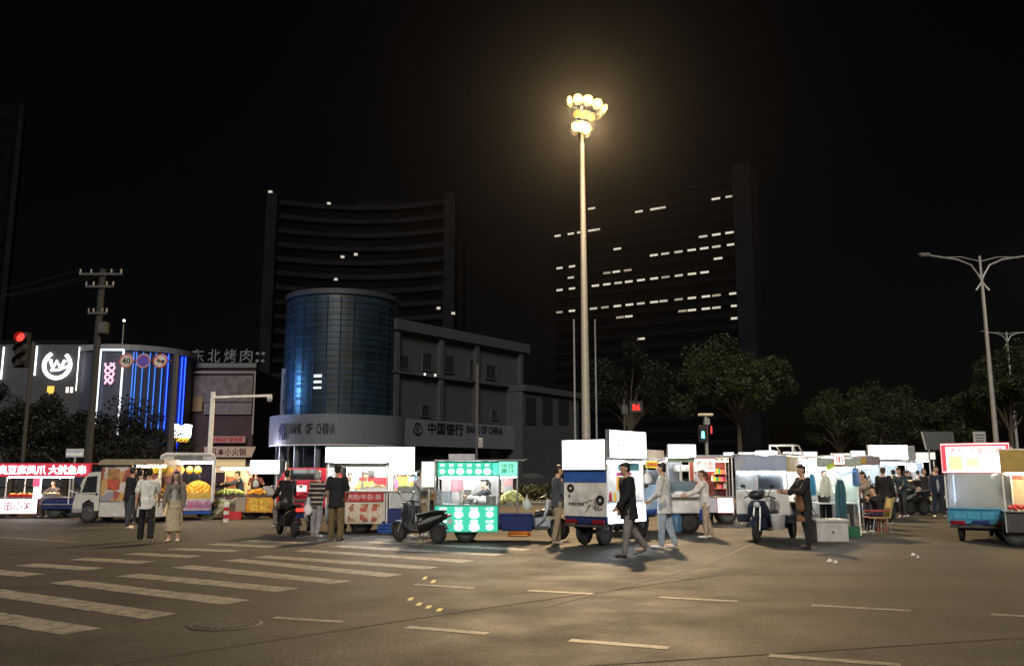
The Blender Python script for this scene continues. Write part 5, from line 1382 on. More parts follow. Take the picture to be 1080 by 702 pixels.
wheel(sK, x(378), .2, .28, .28, .12); wheel(sK, x(378), .85, .28, .28, .12); wheel(sK, x(352), .5, .28, .28, .1)
bx(sK, 'frame_rail', dgrey, x(346), x(404), .2, .3, .24, .295, .005)
tray('food_tray', 'white tray of braised meat on the counter of the white meat stall', 'food tray', (oK.x + x(393), YK + .25, Z(516.7)), 0, .55, .35, .08, white, 30, food, 15)

oK2 = at(422, 563, YK); sK2 = T('snack_cart', 'grey snack cart with a tall white light box behind the parked black scooter', 'food stall', (oK2.x, YK + .1, 0))
x = lambda px: (px - 422) * kK
sign(sK2, panelw, I, x(409.5), x(435), Z(496.5), Z(471.5), .09, 0)
bx(sK2, 'roof', white, x(408.8), x(447), -.1, 1.1, Z(497.8), Z(496.8), .006)
for px in (410, 437.5): cy(sK2, 'post', white, (x(px), 0, .3), (x(px), 0, Z(497)), .018, n=8); cy(sK2, 'post', white, (x(px), 1, .3), (x(px), 1, Z(497)), .018, n=8)
bx(sK2, 'counter', steel, x(409.5), x(438), -.02, .7, Z(519), Z(517.8), .006)
bx(sK2, 'cart_body', mat('cart_grey', (.5, .53, .54), .5), x(410), x(437), .0, .95, Z(536), Z(519.2), .01)
bx(sK2, 'cargo_box', navy, x(406), x(432), -.08, .95, .2, Z(536.5), .02)
wheel(sK2, x(410), .3, .27, .27, .1); wheel(sK2, x(410), .9, .27, .27, .1)
wheel(sK2, x(436), .5, .27, .27, .1); cy(sK2, 'lamp_tube', tube, (x(412), .4, Z(499)), (x(436), .4, Z(499)), .018)
bx(sK2, 'back_board', goods, x(410), x(437), .97, .99, Z(518), Z(502), .005)
tray('vegetable_tray', 'tray of leafy greens on the grey snack cart', 'vegetable tray', (oK2.x + x(427), YK + .35, Z(517.6)), 0, .5, .35, .1, steel, 50, gveg, 16)
pl = sign(T('menu_pillar', 'slim cream menu light box beside the green light stall', 'sign', (at(452, 520, 21.6).x, 21.6, 0)), emit('cream_panel', (1, .93, .8), .9), I, -.17, .17, zat(513, 21.6), zat(487, 21.6), .06, 0)
cy(pl.parent, 'post', galv, (0, .03, 0), (0, .03, zat(513, 21.6)), .03); bx(pl.parent, 'foot', dgrey, -.2, .2, -.12, .2, 0, .04, .01)

# ================================================================ N: green light stall on a tricycle
YN = 20.3; kN = YN / FPX; oN = at(511, 570, YN + .55); sN = T('green_stall', 'tricycle stall wrapped in green light boxes with round white prints', 'food stall', (oN.x, YN + .55, 0))
x = lambda px: (px - 511) * kN; Z = lambda py: zat(py, YN)
LN, WN = x(563) - x(459), 1.1
trike(sN, LN, WN, .36, .62, navy, r=.27, fl=.62, trim=mat('trike_pale', (.38, .42, .5), .35), lights=False, rearx=x(492))
F = face('right', LN, WN)
def badge_sign(u0, u1, z0, z1, nc, nr, words, left=None):
    p = sign(sN, greenp, F, u0, u1, z0, z1, .05, 0, green)
    m = MB(F); cw, ch = (u1 - u0) / nc, (z1 - z0) / nr
    for i in range(nc):
        for j in range(nr):
            cx_, cz_ = u0 + cw * (i + .5), z0 + ch * (j + .36); rr_ = min(cw, ch) * (.3 + .06 * ((i * 7 + j * 3) % 3))
            n = 16
            m.add([(cx_ + rr_ * math.cos(2 * math.pi * k / n) * (1 + .12 * math.sin(3 * k)), -.056, cz_ + rr_ * .85 * math.sin(2 * math.pi * k / n)) for k in range(n)] + [(cx_ + rr_ * math.cos(2 * math.pi * k / n) * (1 + .12 * math.sin(3 * k)), -.0525, cz_ + rr_ * .85 * math.sin(2 * math.pi * k / n)) for k in range(n)], [tuple(range(n))] + [(k, (k + 1) % n, (k + 1) % n + n, k + n) for k in range(n)])
    m.build('badge', ledg, p)
    m = MB(F)
    for i in range(nc):
        for j in range(nr): put_text(m, words[(i + j * nc) % len(words)], u0 + cw * (i + .24), u0 + cw * (i + .76), z0 + ch * (j + .7), z0 + ch * (j + .92), -.053, .02, .003)
    m.build('lettering', ledg, p)
badge_sign(x(463), x(519), Z(502), Z(487.5), 6, 1, ['凉粉', '豆花', '绿豆', '红豆', '冰粉', '奶茶'])
badge_sign(x(461), x(525), Z(560), Z(533.5), 4, 2, ['凉粉', '豆花', '绿豆', '红豆'])
p = sign(sN, emit('mint_panel', (.25, .85, .62), 1.1), F, x(526), x(545.5), Z(501), Z(486.5), .05, 0, green, '冷饮\n果汁', green, .012, .12)
bx(sN, 'roof', galv, x(459), x(553), -WN / 2 - .12, WN / 2 + .1, Z(485.6), Z(484.4), .006)
bx(sN, 'back_sign', greenp, x(462), x(546), WN / 2 - .02, WN / 2 + .03, Z(501), Z(487), .005)
posts(sN, galv, LN, WN, .62, Z(486), corners=((-1, -1), (-1, 1), (.68, -1), (.68, 1), (.3, -1)))
bx(sN, 'counter', steel, x(461), x(547), -WN / 2 + .03, .15, Z(533), Z(531.8), .006)
bx(sN, 'back_sheet', mat('sheet_pinkgrey', (.5, .48, .5), .6), x(463), x(525), WN / 2 - .06, WN / 2 - .03, .62, Z(502), .004)
bx(sN, 'poster', mat('poster_rose', (.6, .2, .25), .5, var=.3), x(474), x(487), WN / 2 - .075, WN / 2 - .062, Z(519), Z(505), .003)
bx(sN, 'poster', poster('poster_mix', [(.6, .15, .18), (.5, .45, .4), (.55, .3, .3), (.35, .4, .42)], 6), x(528), x(541), WN / 2 - .06, WN / 2 - .03, Z(520), Z(503), .003)
cy(sN, 'lamp_tube', tube, (x(464), -.1, Z(503.5)), (x(524), -.1, Z(503.5)), .02); cy(sN, 'lamp_tube', tube, (x(528), -.1, Z(503)), (x(543), -.1, Z(503)), .014)
bx(sN, 'steel_urn', steel, x(489), x(497), -.05, .2, Z(531.7), Z(515), .02)
bx(sN, 'display_case', gls, x(462), x(476), -WN / 2 + .05, -.1, Z(531.7), Z(518), .004)
cy(sN, 'awning_rod', galv, (x(546), -WN / 2, Z(486)), (x(556), -WN / 2 - .05, Z(484)), .012, n=6)
Wn = lambda px, y, py: W_(sN, x(px), y, Z(py))
bx(sN, 'side_box', mat('deep_blue', (.012, .025, .13), .35), x(529), x(561), -WN / 2 - .05, -WN / 2 - .02, .26, Z(543), .03); bx(sN, 'box_rim', mat('rim_blue', (.03, .06, .25), .4), x(528), x(562), -WN / 2 - .07, -WN / 2 - .002, Z(542.8), Z(541), .01)
heap('melon', 'pale melon piled on the green stall counter by the small mint sign', 'melon', 'melons on the green stall', Wn(540, -.2, 531.8), .26, .2, .2, .075, 26, mat('melon_skin', (.5, .5, .2), .5), 31)
m = MB()
rg = random.Random(5)
for i in range(14): m.sph((rg.uniform(-.25, .25), rg.uniform(-.12, .12), .04 + rg.uniform(0, .1)), (.1, .08, .07), 8, 6)
b = m.build('ice_bags', mat('plastic_white', (.75, .77, .78), .35), None, True); b.location = Wn(507, -.2, 531.6); tag(b, 'mound of white plastic bags on the green stall counter before the vendor', 'plastic bags')
b = MB().cyl((0, 0, 0), (0, 0, .2), .11, .13, 16).build('basin', galv, None, True); b.location = Wn(518, -.4, 531.7); tag(b, 'round metal basin at the end of the green stall counter', 'basin')

# ================================================================ P: tall white light panel tricycle
def oriented(name, label, cat, px, py, th, L, W, side=1):
    """tricycle whose rear right corner stands at (px,py); th = turn of the forward axis from straight away"""
    c = gp(px, py); th = R(th); f = Vector((math.sin(th), math.cos(th), 0)); r = Vector((math.cos(th), -math.sin(th), 0))
    ctr = c + f * L / 2 - r * W / 2 * side
    return T(name, label, cat, (ctr.x, ctr.y, 0), math.atan2(f.y, f.x))
LP, WP = 1.65, 1.12; YP = gp(641, 577).y; Z = lambda py: zat(py, YP)
sP = oriented('panel_cart', 'blue tricycle stall with a blank white light panel over a printed rear', 'food stall', 641, 577, 38, LP, WP)
trike(sP, LP, WP, .5, .64, navy, r=.3, inset=.3, fl=.8, rearx=-LP / 2 + .35)
F = face('rear', LP, WP); h = WP / 2
sign(sP, panelw, F, -h, h, Z(494.5), Z(463.5), .07, 0)
bx(sP, 'blue_band', mat('band_blue', (.04, .12, .42), .45), -h, h, -.02, .0, Z(508.5), Z(496), .004, F)
pr = bx(sP, 'printed_panel', mat('print_cream', (.76, .73, .68), .5, var=.2, scale=3), -h, h, -.025, .0, Z(545), Z(509), .004, F)
u = lambda px: -h + (px - 595) / 45.5 * WP
lettering(pr, '手抓饼鸡排', u(600), u(617), Z(534), Z(530), -.025, ink, F, .014)
lettering(pr, '好', u(599.5), u(603), Z(526), Z(521.5), -.025, ink, F, .014)
for px, py, r_ in ((602.5, 515, .085), (634, 527.5, .1)):
    MB(F).torus((u(px), -.03, Z(py)), (0, 1, 0), r_ * .75, r_ * .4, 22, 6, .004).build('ring_print', ink, pr, True)
m = MB(F); rg = random.Random(9)
for i in range(26):
    a, b_ = u(619 + rg.uniform(0, 18)), Z(538 - rg.uniform(0, 11)); m.tube([(a, -.03, b_), (a + rg.uniform(-.07, .07), -.03, b_ + rg.uniform(-.05, .05)), (a + rg.uniform(-.1, .1), -.03, b_ + rg.uniform(-.06, .06))], .007, 5)
m.build('sketch_print', mat('ink_brown', (.12, .09, .08), .6), pr)
F2 = face('right', LP, WP); q = LP / 2
lb = sign(sP, panelw, F2, -q, q * .95, Z(482), Z(453.5), .1, -.0)
lettering(lb, '现做现卖', -.4, .15, Z(463.5), Z(457.5), -.1, mat('grey_print', (.2, .2, .24), .5), F2, .015); lettering(lb, '鸡排 里脊 烤肠', -.55, .6, Z(474), Z(467), -.1, MATS['grey_print'], F2, .015)
bx(sP, 'box_panel', panelw, -q + .05, q - .05, -.06, -.004, Z(552), Z(532), .006, F2)
bx(sP, 'side_board', lblue, -q, q, 0, .02, .64, Z(530.5), .004, F2)
bx(sP, 'roof', white, -LP / 2, LP / 2, -WP / 2, WP / 2, Z(485), Z(483.5), .01)
bx(sP, 'left_wall', mat('wall_pale', (.7, .74, .76), .5), -LP / 2, LP / 2, WP / 2 - .03, WP / 2, .64, Z(485.2), .004)
bx(sP, 'front_wall', MATS['wall_pale'], LP / 2 - .03, LP / 2, -WP / 2, WP / 2 - .04, .64, Z(485.2), .004)
bx(sP, 'rear_wall', MATS['wall_pale'], -LP / 2 + .002, -LP / 2 + .03, -WP / 2, WP / 2 - .04, .64, Z(485.2), .004)
bx(sP, 'counter', steel, -LP / 2 + .04, LP / 2 - .04, -WP / 2 + .02, .1, Z(530.4), Z(529.4), .004)
bx(sP, 'shelf_sign', mat('sign_magenta', (.75, .08, .35), .5), -.25, .35, -WP / 2 + .05, -WP / 2 + .1, Z(501.5), Z(498), .004)
bx(sP, 'shelf_sign', mat('sign_orange', (.85, .42, .04), .5), -.25, .35, -WP / 2 + .05, -WP / 2 + .1, Z(518), Z(502.5), .004)
bx(sP, 'upper_print', mat('print_cyan', (.1, .45, .6), .5), -.2, .7, -WP / 2 + .05, -WP / 2 + .08, Z(496), Z(488), .004)
cy(sP, 'lamp_tube', tube, (-.6, -.1, Z(487.5)), (.65, -.1, Z(487.5)), .022)
for i in range(5):
    t = W_(sP, -.45 + i * .2, -WP / 2 + .14, Z(529.3)); b = MB(); b.cyl((0, 0, 0), (0, 0, .16), .035, n=12); b.cyl((0, 0, .16), (0, 0, .22), .03, .012, 12)
    o = b.build('sauce_bottle', (red, yellow, white, orange, green)[i], None, True); o.location = t; tag(o, ('red', 'yellow', 'white', 'orange', 'green')[i] + ' sauce bottle on the counter behind the man in the black jacket', 'bottle')

# ================================================================ R, T, V: carts behind
YR_ = 22.0; Z = lambda py: zat(py, YR_)
sR2 = oriented('pancake_cart', 'pale blue cart with a beige roof panel half hidden by the man in white', 'food stall', 679, 562, 30, 1.6, 1.1)
trike(sR2, 1.6, 1.1, .45, .6, blue, r=.28, inset=.15, front=False)
F = face('right', 1.6, 1.1)
bx(sR2, 'roof_panel', mat('roof_beige', (.5, .44, .36), .6), -.8, .8, -.05, .02, Z(483.5), Z(472), .006, F); bx(sR2, 'roof', white, -.8, .8, -.55, .55, Z(484.6), Z(483.7), .004)
sg = bx(sR2, 'yellow_sign', mat('sign_yellow', (.75, .6, .05), .5), -.6, .5, -.03, .0, Z(493), Z(485), .004, F); lettering(sg, '杂粮煎饼', -.5, .4, Z(491.5), Z(486.5), -.03, redink, F, .012)
bx(sR2, 'back_wall', MATS['wall_pale'], -.78, .78, .5, .54, .6, Z(485), .004); bx(sR2, 'rear_panel', lblue, -.8, -.77, -.54, .54, .6, Z(512), .004); bx(sR2, 'rear_glass', gls, -.79, -.775, -.54, .54, Z(511.5), Z(485), .002)
bx(sR2, 'side_board', lblue, -.8, .8, .0, .02, .6, Z(512), .004, F); bx(sR2, 'case_glass', milk, -.75, .4, -.01, .0, Z(511), Z(495), .002, F)
cy(sR2, 'lamp_tube', tube, (-.6, -.2, Z(487)), (.6, -.2, Z(487)), .02)
posts(sR2, white, 1.6, 1.1, .6, Z(484))
for s in (-1, 1): tb(sR2, 'brace', dgrey, [(.8, -.58, Z(480) + s * .08), (.98, -.58, Z(480) - s * .08)], .015, n=6)

YT = 23.3; kT = YT / FPX; oT = at(721, 558, YT); sT = T('glass_cart', 'white cart with a glazed display case and a blank white sign box', 'food stall', (oT.x, YT, 0), R(6))
x = lambda px: (px - 721) * kT; Z = lambda py: zat(py, YT)
sign(sT, panelw, I, x(706), x(735), Z(481.5), Z(469), .12, 0)
bx(sT, 'roof', white, x(704), x(737), .01, 1.2, Z(482.6), Z(481.8), .004)
for px in (706.5, 734.5):
    for y in (.03, 1.15): cy(sT, 'post', white, (x(px), y, .4), (x(px), y, Z(482.5)), .02, n=8)
bx(sT, 'menu_strip', mat('strip_green', (.3, .42, .28), .5), x(706), x(735), .0, .02, Z(487), Z(483), .003)
bx(sT, 'back_wall', mat('tile_grey', (.33, .36, .44), .4), x(707), x(734), 1.12, 1.16, .5, Z(484), .004)
bx(sT, 'mid_post', white, x(719), x(721), .03, .07, Z(507), Z(487), .004)
bx(sT, 'hood', white, x(722), x(734), .4, .9, Z(497), Z(490), .02)
bx(sT, 'glass_case', milk, x(708), x(734), -.1, .35, Z(520), Z(507), .004)
bx(sT, 'case_goods', mat('teal_goods', (.25, .5, .52), .5, var=.4, scale=9), x(711), x(731), .0, .25, Z(519), Z(512), .02)
bx(sT, 'counter', mat('counter_white', (.7, .72, .74), .3), x(706), x(740), -.3, .9, Z(524), Z(521), .01)
bx(sT, 'cart_body', mat('cart_white', (.78, .79, .8), .45), x(708), x(737), -.15, 1.1, Z(541), Z(524.2), .02)
bx(sT, 'chassis', dgrey, x(708), x(738), .0, 1.1, .35, Z(541.3), .01)
cy(sT, 'lamp_tube', tube, (x(708), .35, Z(485)), (x(733), .35, Z(485)), .02)
for y in (.0, 1.0): wheel(sT, x(727), y, .3, .3, .12)
wheel(sT, x(711), .5, .28, .28, .1)
bx(sT, 'cargo_box', mat('glossy_blue', (.02, .05, .3), .3), x(731), x(745), .05, 1.1, .3, Z(537), .02)
m = MB(); m.loft([(Vector((0, 0, 0)), Vector((.22, 0, 0)), Vector((0, .12, 0))), (Vector((.02, 0, .06)), Vector((.2, 0, 0)), Vector((0, .11, 0))), (Vector((0, .01, .1)), Vector((.1, 0, 0)), Vector((0, .06, 0)))], 12)
b = m.build('dough_tray', white, None, True); b.location = (oT.x + x(716), YT - .05, Z(520.9)); tag(b, 'white floured dough on the ledge of the glazed display cart', 'dough')

YV = 27.5; kV = YV / FPX; oV = at(756, 552, YV); sV = T('red_stall', 'stall with a red shelved interior and glowing print boxes behind the woman in white', 'food stall', (oV.x, YV, 0), R(-4))
x = lambda px: (px - 756) * kV; Z = lambda py: zat(py, YV)
lb = sign(sV, emit('warm_print_panel', (1, .9, .78), 1.5), I, x(735), x(756), Z(497), Z(483.5), .08, 0, red, '烤冷面', redink, .012, .1)
sign(sV, panels, I, x(757.5), x(773), Z(540), Z(525), .06, 0, red, '锅巴\n土豆', mat('rose_ink', (.6, .2, .2), .6), .01, .12)
bx(sV, 'roof', mat('roof_grey', (.4, .4, .42), .5), x(733), x(776), .01, 1.3, Z(483), Z(479.5), .02)
for px in (735, 774):
    for y in (.05, 1.2): cy(sV, 'post', white, (x(px), y, .3), (x(px), y, Z(483)), .022, n=8)
bx(sV, 'back_wall', wine, x(735), x(774), 1.2, 1.24, .5, Z(484), .004)
for i in range(3): bx(sV, 'shelf', mat('shelf_red', (.4, .12, .1), .5), x(758), x(774), .75, 1.19, Z(500 + i * 8), Z(499.2 + i * 8), .003)
bx(sV, 'counter', steel, x(735), x(775), -.02, .6, Z(524.5), Z(523.3), .006)
bx(sV, 'cart_body', mat('body_lilac', (.55, .53, .64), .5), x(736), x(757), .0, 1.1, .35, Z(524.7), .01); bx(sV, 'cart_body', mat('body_lilac', (.42, .4, .5), .5), x(757.4), x(774), .02, 1.1, .35, Z(524.7), .01)
for px in (768, 742):
    for y in (.12, 1.0): wheel(sV, x(px), y, .3, .3, .14)
cy(sV, 'lamp_tube', tubew, (x(738), .4, Z(485.5)), (x(772), .4, Z(485.5)), .02)
rg = random.Random(14)
for i in range(3):
    for j in range(6):
        b = MB(); hh = rg.uniform(.1, .17); b.cyl((0, 0, 0), (0, 0, hh), .045, n=10); o = b.build('jar', (red, white, yellow, green, orange, pink)[(i + j) % 6], None, True)
        o.location = (oV.x + x(759.5 + j * 2.6), YV + .85, Z(499.2 + i * 8) + .003); tag(o, 'small jar on the red shelves of the stall behind the woman in white', 'jar', 'jars on the red shelves')

# ================================================================ W: grey box tricycle facing the camera
LW, WW = 1.75, 1.24
c = gp(834, 571); ph = R(30); f = Vector((-math.sin(ph), -math.cos(ph), 0)); lf = Vector((-f.y, f.x, 0))     # front corner seen at px 834 is the cart's left side
YW = c.y; Z = lambda py: zat(py, YW)
ctr = c - f * LW / 2 - lf * WW / 2
sW = T('box_cart', 'grey box food tricycle with glazed front facing the crossing', 'food stall', (ctr.x, ctr.y, 0), math.atan2(f.y, f.x))
trike(sW, LW, WW, .42, .6, mat('trike_dark', (.016, .022, .045), .35), r=.28, lights=False, inset=.2, fl=.7, rearx=-.3)
F = face('front', LW, WW); h = WW / 2; u = lambda px: -h + (px - 772) / 61. * WW
bx(sW, 'front_board', mat('board_silver', (.72, .71, .69), .5, var=.06), -h, h, -.02, .02, .62, Z(517.5), .006, F)
bx(sW, 'header', mat('header_slate', (.38, .43, .56), .5, var=.1, scale=2), -h, h, -.03, .02, Z(496), Z(480), .006, F)
m = MB(F); m.prism([(-h + .02, Z(482)), (-h + .3, Z(482)), (-h + .14, Z(494)), (-h + .02, Z(494))], -.036, -.031); m.build('header_flash', mat('flash_grey', (.4, .4, .42), .5), sW)
gw = bx(sW, 'front_window', milk, -h + .02, h - .02, -.01, .0, Z(516.8), Z(498.5), .002, F)
bx(gw, 'sheet', mat('sheet_blue', (.55, .62, .72), .5, var=.2), u(799), u(829), .03, .035, Z(515.5), Z(499.5), .002, F)
bx(gw, 'pillar', white, u(797), u(798.6), -.02, .03, Z(517), Z(498), .003, F)
bx(gw, 'led_edge', tube, -h + .03, h - .03, .02, .04, Z(498.4), Z(497.2), .002, F); bx(gw, 'led_edge', tube, h - .04, h - .02, .02, .04, Z(516), Z(499), .002, F)
bx(sW, 'roof', mat('roof_pale', (.5, .51, .52), .5), -LW / 2 - .05, LW / 2 + .08, -h - .06, h + .06, Z(479.6), Z(478), .015)
F2 = face('left', LW, WW); q = LW / 2
bx(sW, 'yellow_sign', mat('sign_straw', (.62, .45, .18), .5, var=.15), -q, q * .3, -.03, .01, Z(497), Z(481), .006, F2); bx(sW, 'blue_sign', mat('sign_blue', (.05, .13, .5), .5), q * .34, q, -.03, .01, Z(499), Z(485), .006, F2)
bx(sW, 'side_board', MATS['board_silver'], -q, q, -.01, .02, .62, Z(530), .006, F2)
bx(sW, 'counter', steel, -q, q * .8, -.3, -.012, Z(530), Z(528), .006, F2)
bx(sW, 'lamp_shelf', wood, -q * .9, q * .6, .3, .5, Z(520), Z(518), .01, F2); bx(sW, 'back_sheet', mat('sheet_white', (.6, .62, .64), .5), -LW / 2, LW / 2, -h, -h + .03, .62, Z(480), .004); bx(sW, 'rear_sheet', MATS['sheet_white'], -LW / 2, -LW / 2 + .03, -h + .04, h, .62, Z(480), .004)
cy(sW, 'lamp_tube', tube, (-.7, 0, Z(484)), (.7, 0, Z(484)), .022); cy(sW, 'lamp_tube', tubew, (-.7, h - .25, Z(499)), (.3, h - .25, Z(499)), .016)
b = bx(sW, 'griddle', dgrey, -.2, .45, h + .02, h + .28, Z(527.8), Z(524), .01)
st = bx(sW, 'stove_box', mat('stove_black', (.03, .03, .032), .4), .1, .6, h + .015, h + .3, .55, Z(531), .02); MB(F2).torus((-.35, -.32, .75), (0, 1, 0), .07, .015, 18, 6).build('dial', galv, st, True)
lp = bx(sW, 'roof_lamp', panelw, .1, .55, -.2, .25, Z(477.9), Z(474.5), .02)
posts(sW, white, LW, WW, .6, Z(479.6))
# folded frame on the roof
fr_ = T('folded_stand', 'folded white tube stand lying on the roof of the grey box cart', 'frame', W_(sW, -.3, .1, 0), sW.rotation_euler.z)
za, zb = Z(477.8), Z(468)
for y in (-.05, .5): tb(fr_, 'frame_tube', white, [(.35, y, za), (.35, y, zb), (-.35, y, zb), (-.85, y, za)], .022, n=7)
for xx in (.35, -.35): tb(fr_, 'cross_tube', white, [(xx, -.05, zb), (xx, .5, zb)], .018, n=6)
tb(fr_, 'brace', white, [(.35, .5, zb), (-.1, .5, za)], .016, n=6)
# things on the tricycle
t = W_(sW, LW / 2 + .2, .1, .0)
for i, (dx, dy, hh, mm, nm) in enumerate([(-.0, .28, .3, steel, 'tall steel flask'), (.02, .16, .26, white, 'white plastic bottle'), (-.02, .38, .22, grey, 'short grey canister')]):
    p = W_(sW, LW / 2 + .16 + dx, dy, .735); b = MB(); b.cyl((0, 0, 0), (0, 0, hh * .75), .055, n=14); b.cyl((0, 0, hh * .75), (0, 0, hh), .05, .03, 14); o = b.build('flask', mm, None, True); o.location = p; tag(o, nm + ' standing on the seat of the grey box tricycle', 'flask')
b = MB(); b.cyl((0, 0, 0), (0, 0, .32), .14, .17, 18); b.torus((0, 0, .32), (0, 0, 1), .17, .012, 18, 6); o = b.build('bucket', white, None, True); o.location = W_(sW, LW / 2 + .32, .42, .3); tag(o, 'white plastic bucket on the footboard of the grey box tricycle', 'bucket')
b = MB(); b.sph((0, 0, .1), (.2, .15, .12)); b.sph((.1, .02, .16), (.12, .1, .08)); o = b.build('bag', black, None, True); o.location = W_(sW, LW / 2 + .52, 0, .98); tag(o, 'black bag hung over the handlebar of the grey box tricycle', 'bag')
c_ = mat('styro_grey', (.5, .48, .46), .7, var=.1); g = gp(880, 571.5); t = T('cool_box', 'big grey lidded cool box standing on the asphalt behind the cook', 'box', (g.x, g.y + .3, 0), R(-4))
bx(t, 'box', c_, -.36, .36, -.3, .3, 0, .44, .02); bx(t, 'lid', mat('lid_grey', (.5, .49, .47), .6), -.375, .375, -.315, .315, .443, .52, .02); m = MB(); m.prism([(-.03, .25), (.03, .25), (.02, .18)], -.308, -.302); m.build('emblem', ink, t)
# ================================================================ Y: cloth and clothes stall right of the cook
YY = 22.6; kY = YY / FPX; oY = at(882, 560, YY); sY = T('canopy_stall', 'white canopy stall hung with coloured cloth panels and lit from inside', 'food stall', (oY.x, YY, 0))
x = lambda px: (px - 882) * kY; Z = lambda py: zat(py, YY); I = Matrix.Identity(4)
for px in (856, 907):
    for y in (.0, 1.5): cy(sY, 'post', white, (x(px), y, 0), (x(px), y, Z(481)), .022, n=8)
m = MB(); m.prism([(x(853), Z(482)), (x(880), Z(479.5)), (x(911), Z(482)), (x(911), Z(483.2)), (x(880), Z(480.7)), (x(853), Z(483.2))], -.15, 1.6); m.build('canopy', mat('canopy_grey', (.45, .47, .47), .6), sY)
bx(sY, 'valance', mat('valance_sage', (.35, .4, .36), .7, var=.2), x(863), x(909), -.17, -.152, Z(492), Z(483.5), .004)
sg = sign(sY, panels, I, x(881), x(891.5), Z(489.5), Z(479), .03, -.18, red, '串', redink, .02, .12)
m = MB(); m.prism([(x(874), Z(496)), (x(883), Z(491)), (x(884), Z(486)), (x(878), Z(488)), (x(873), Z(491))], -.2, -.185); m.build('lime_flag', lime, sY)
bx(sY, 'back_sheet', mat('sheet_white', (.6, .62, .64), .5), x(857), x(906), 1.46, 1.49, .3, Z(484), .004)
bx(sY, 'side_sheet', mat('sheet_mint', (.45, .58, .52), .6), x(907.4), x(908), .0, 1.45, .5, Z(484), .003)
cy(sY, 'lamp_tube', tube, (x(860), .5, Z(486.5)), (x(904), .5, Z(486.5)), .024); cy(sY, 'lamp_tube', tube, (x(860), 1.1, Z(489)), (x(904), 1.1, Z(489)), .02)
bx(sY, 'table_top', mat('counter_white', (.7, .72, .74), .3), x(866), x(908), .2, 1.0, .78, .82, .01)
for px in (867, 906):
    for y in (.25, .95): cy(sY, 'table_leg', galv, (x(px), y, 0), (x(px), y, .78), .018, n=8)
tb(sY, 'string_lights', emit('blue_string', (.2, .4, 1), .6), [(x(884), -.1, Z(497)), (x(890), -.1, Z(501)), (x(898), -.1, Z(498)), (x(905), -.1, Z(496))], .014)
def hang(name, label, px, py0, py1, wpx, mt, yy, seed, cat='cloth'):
    p = T(name, label, cat, (oY.x + x(px), YY + yy, 0)); rg = random.Random(seed)
    m = MB(); n = 10; vs = []; fs = []; w = wpx * kY / 2; z1, z0 = Z(py0), Z(py1)
    for j in range(7):
        t = j / 6
        for i in range(n + 1):
            s = -1 + 2 * i / n; vs.append((s * w * (.55 + .45 * min(1, t * 3) ** .5), .05 * math.sin(i * 1.9 + seed) * (.4 + t), z1 + (z0 - z1) * t + (.03 * math.cos(i * 1.7 + seed) if j == 6 else 0)))
    for j in range(6):
        for i in range(n): fs.append((j * (n + 1) + i, j * (n + 1) + i + 1, (j + 1) * (n + 1) + i + 1, (j + 1) * (n + 1) + i))
    k0 = len(vs); vs += [(a, b + .02, c) for a, b, c in vs]; fs += [tuple(q + k0 for q in reversed(f)) for f in fs]
    m.add(vs, fs); m.build('fabric', mt, p, True); tb(p, 'hanger', galv, [(-w * .5, .01, z1 + .01), (0, .01, z1 + .06), (w * .5, .01, z1 + .01), (-w * .5, .01, z1 + .01)], .008, n=5); tb(p, 'hook', galv, [(0, .01, z1 + .06), (0, .01, Z(484))], .005, n=5)
hang('hanging_cloth', 'pale apron hanging at the front of the canopy stall', 873.5, 503, 523, 13, mat('cloth_pale', (.62, .65, .6), .8), -.08, 1)
hang('hanging_cloth', 'dark teal cloth hanging down beside the pale apron', 888.5, 506, 546, 11, mat('cloth_teal', (.03, .1, .13), .8), -.06, 2)
hang('hanging_cloth', 'bright blue bag sheet hanging just behind the cook', 860.5, 500, 522, 7, mat('cloth_sky', (.12, .42, .65), .7), .02, 3)
hang('hanging_cloth', 'light blue cloth hanging at the right post of the canopy stall', 904, 493, 512, 7, mat('cloth_blue', (.2, .35, .6), .7), -.08, 5)
b = T('black_pot', 'black cooking pot on the canopy stall table', 'pot', (oY.x + x(878), YY + .45, .82)); MB().cyl((0, 0, 0), (0, 0, .2), .15, .17, 18).build('pot', black, b, True); MB().torus((0, 0, .2), (0, 0, 1), .17, .012, 20, 6).build('rim', steel, b, True)
# pink stool pad
g = gp(904, 551); t = T('pink_chair', 'pink padded chair seen from behind next to the canopy stall', 'chair', (g.x, g.y + .2, 0), R(8))
m = MB(); m.prism([(-.2, .42), (-.19, .95), (-.14, 1.01), (.14, 1.01), (.19, .95), (.2, .42)], -.05, .03); m.build('backrest', pink, t); bx(t, 'seat', pink, -.2, .2, .035, .45, .4, .47, .02)
for s in (-1, 1):
    for y in (0, .4): cy(t, 'leg', galv, (s * .17, y, 0), (s * .17, y, .4), .015, n=7)
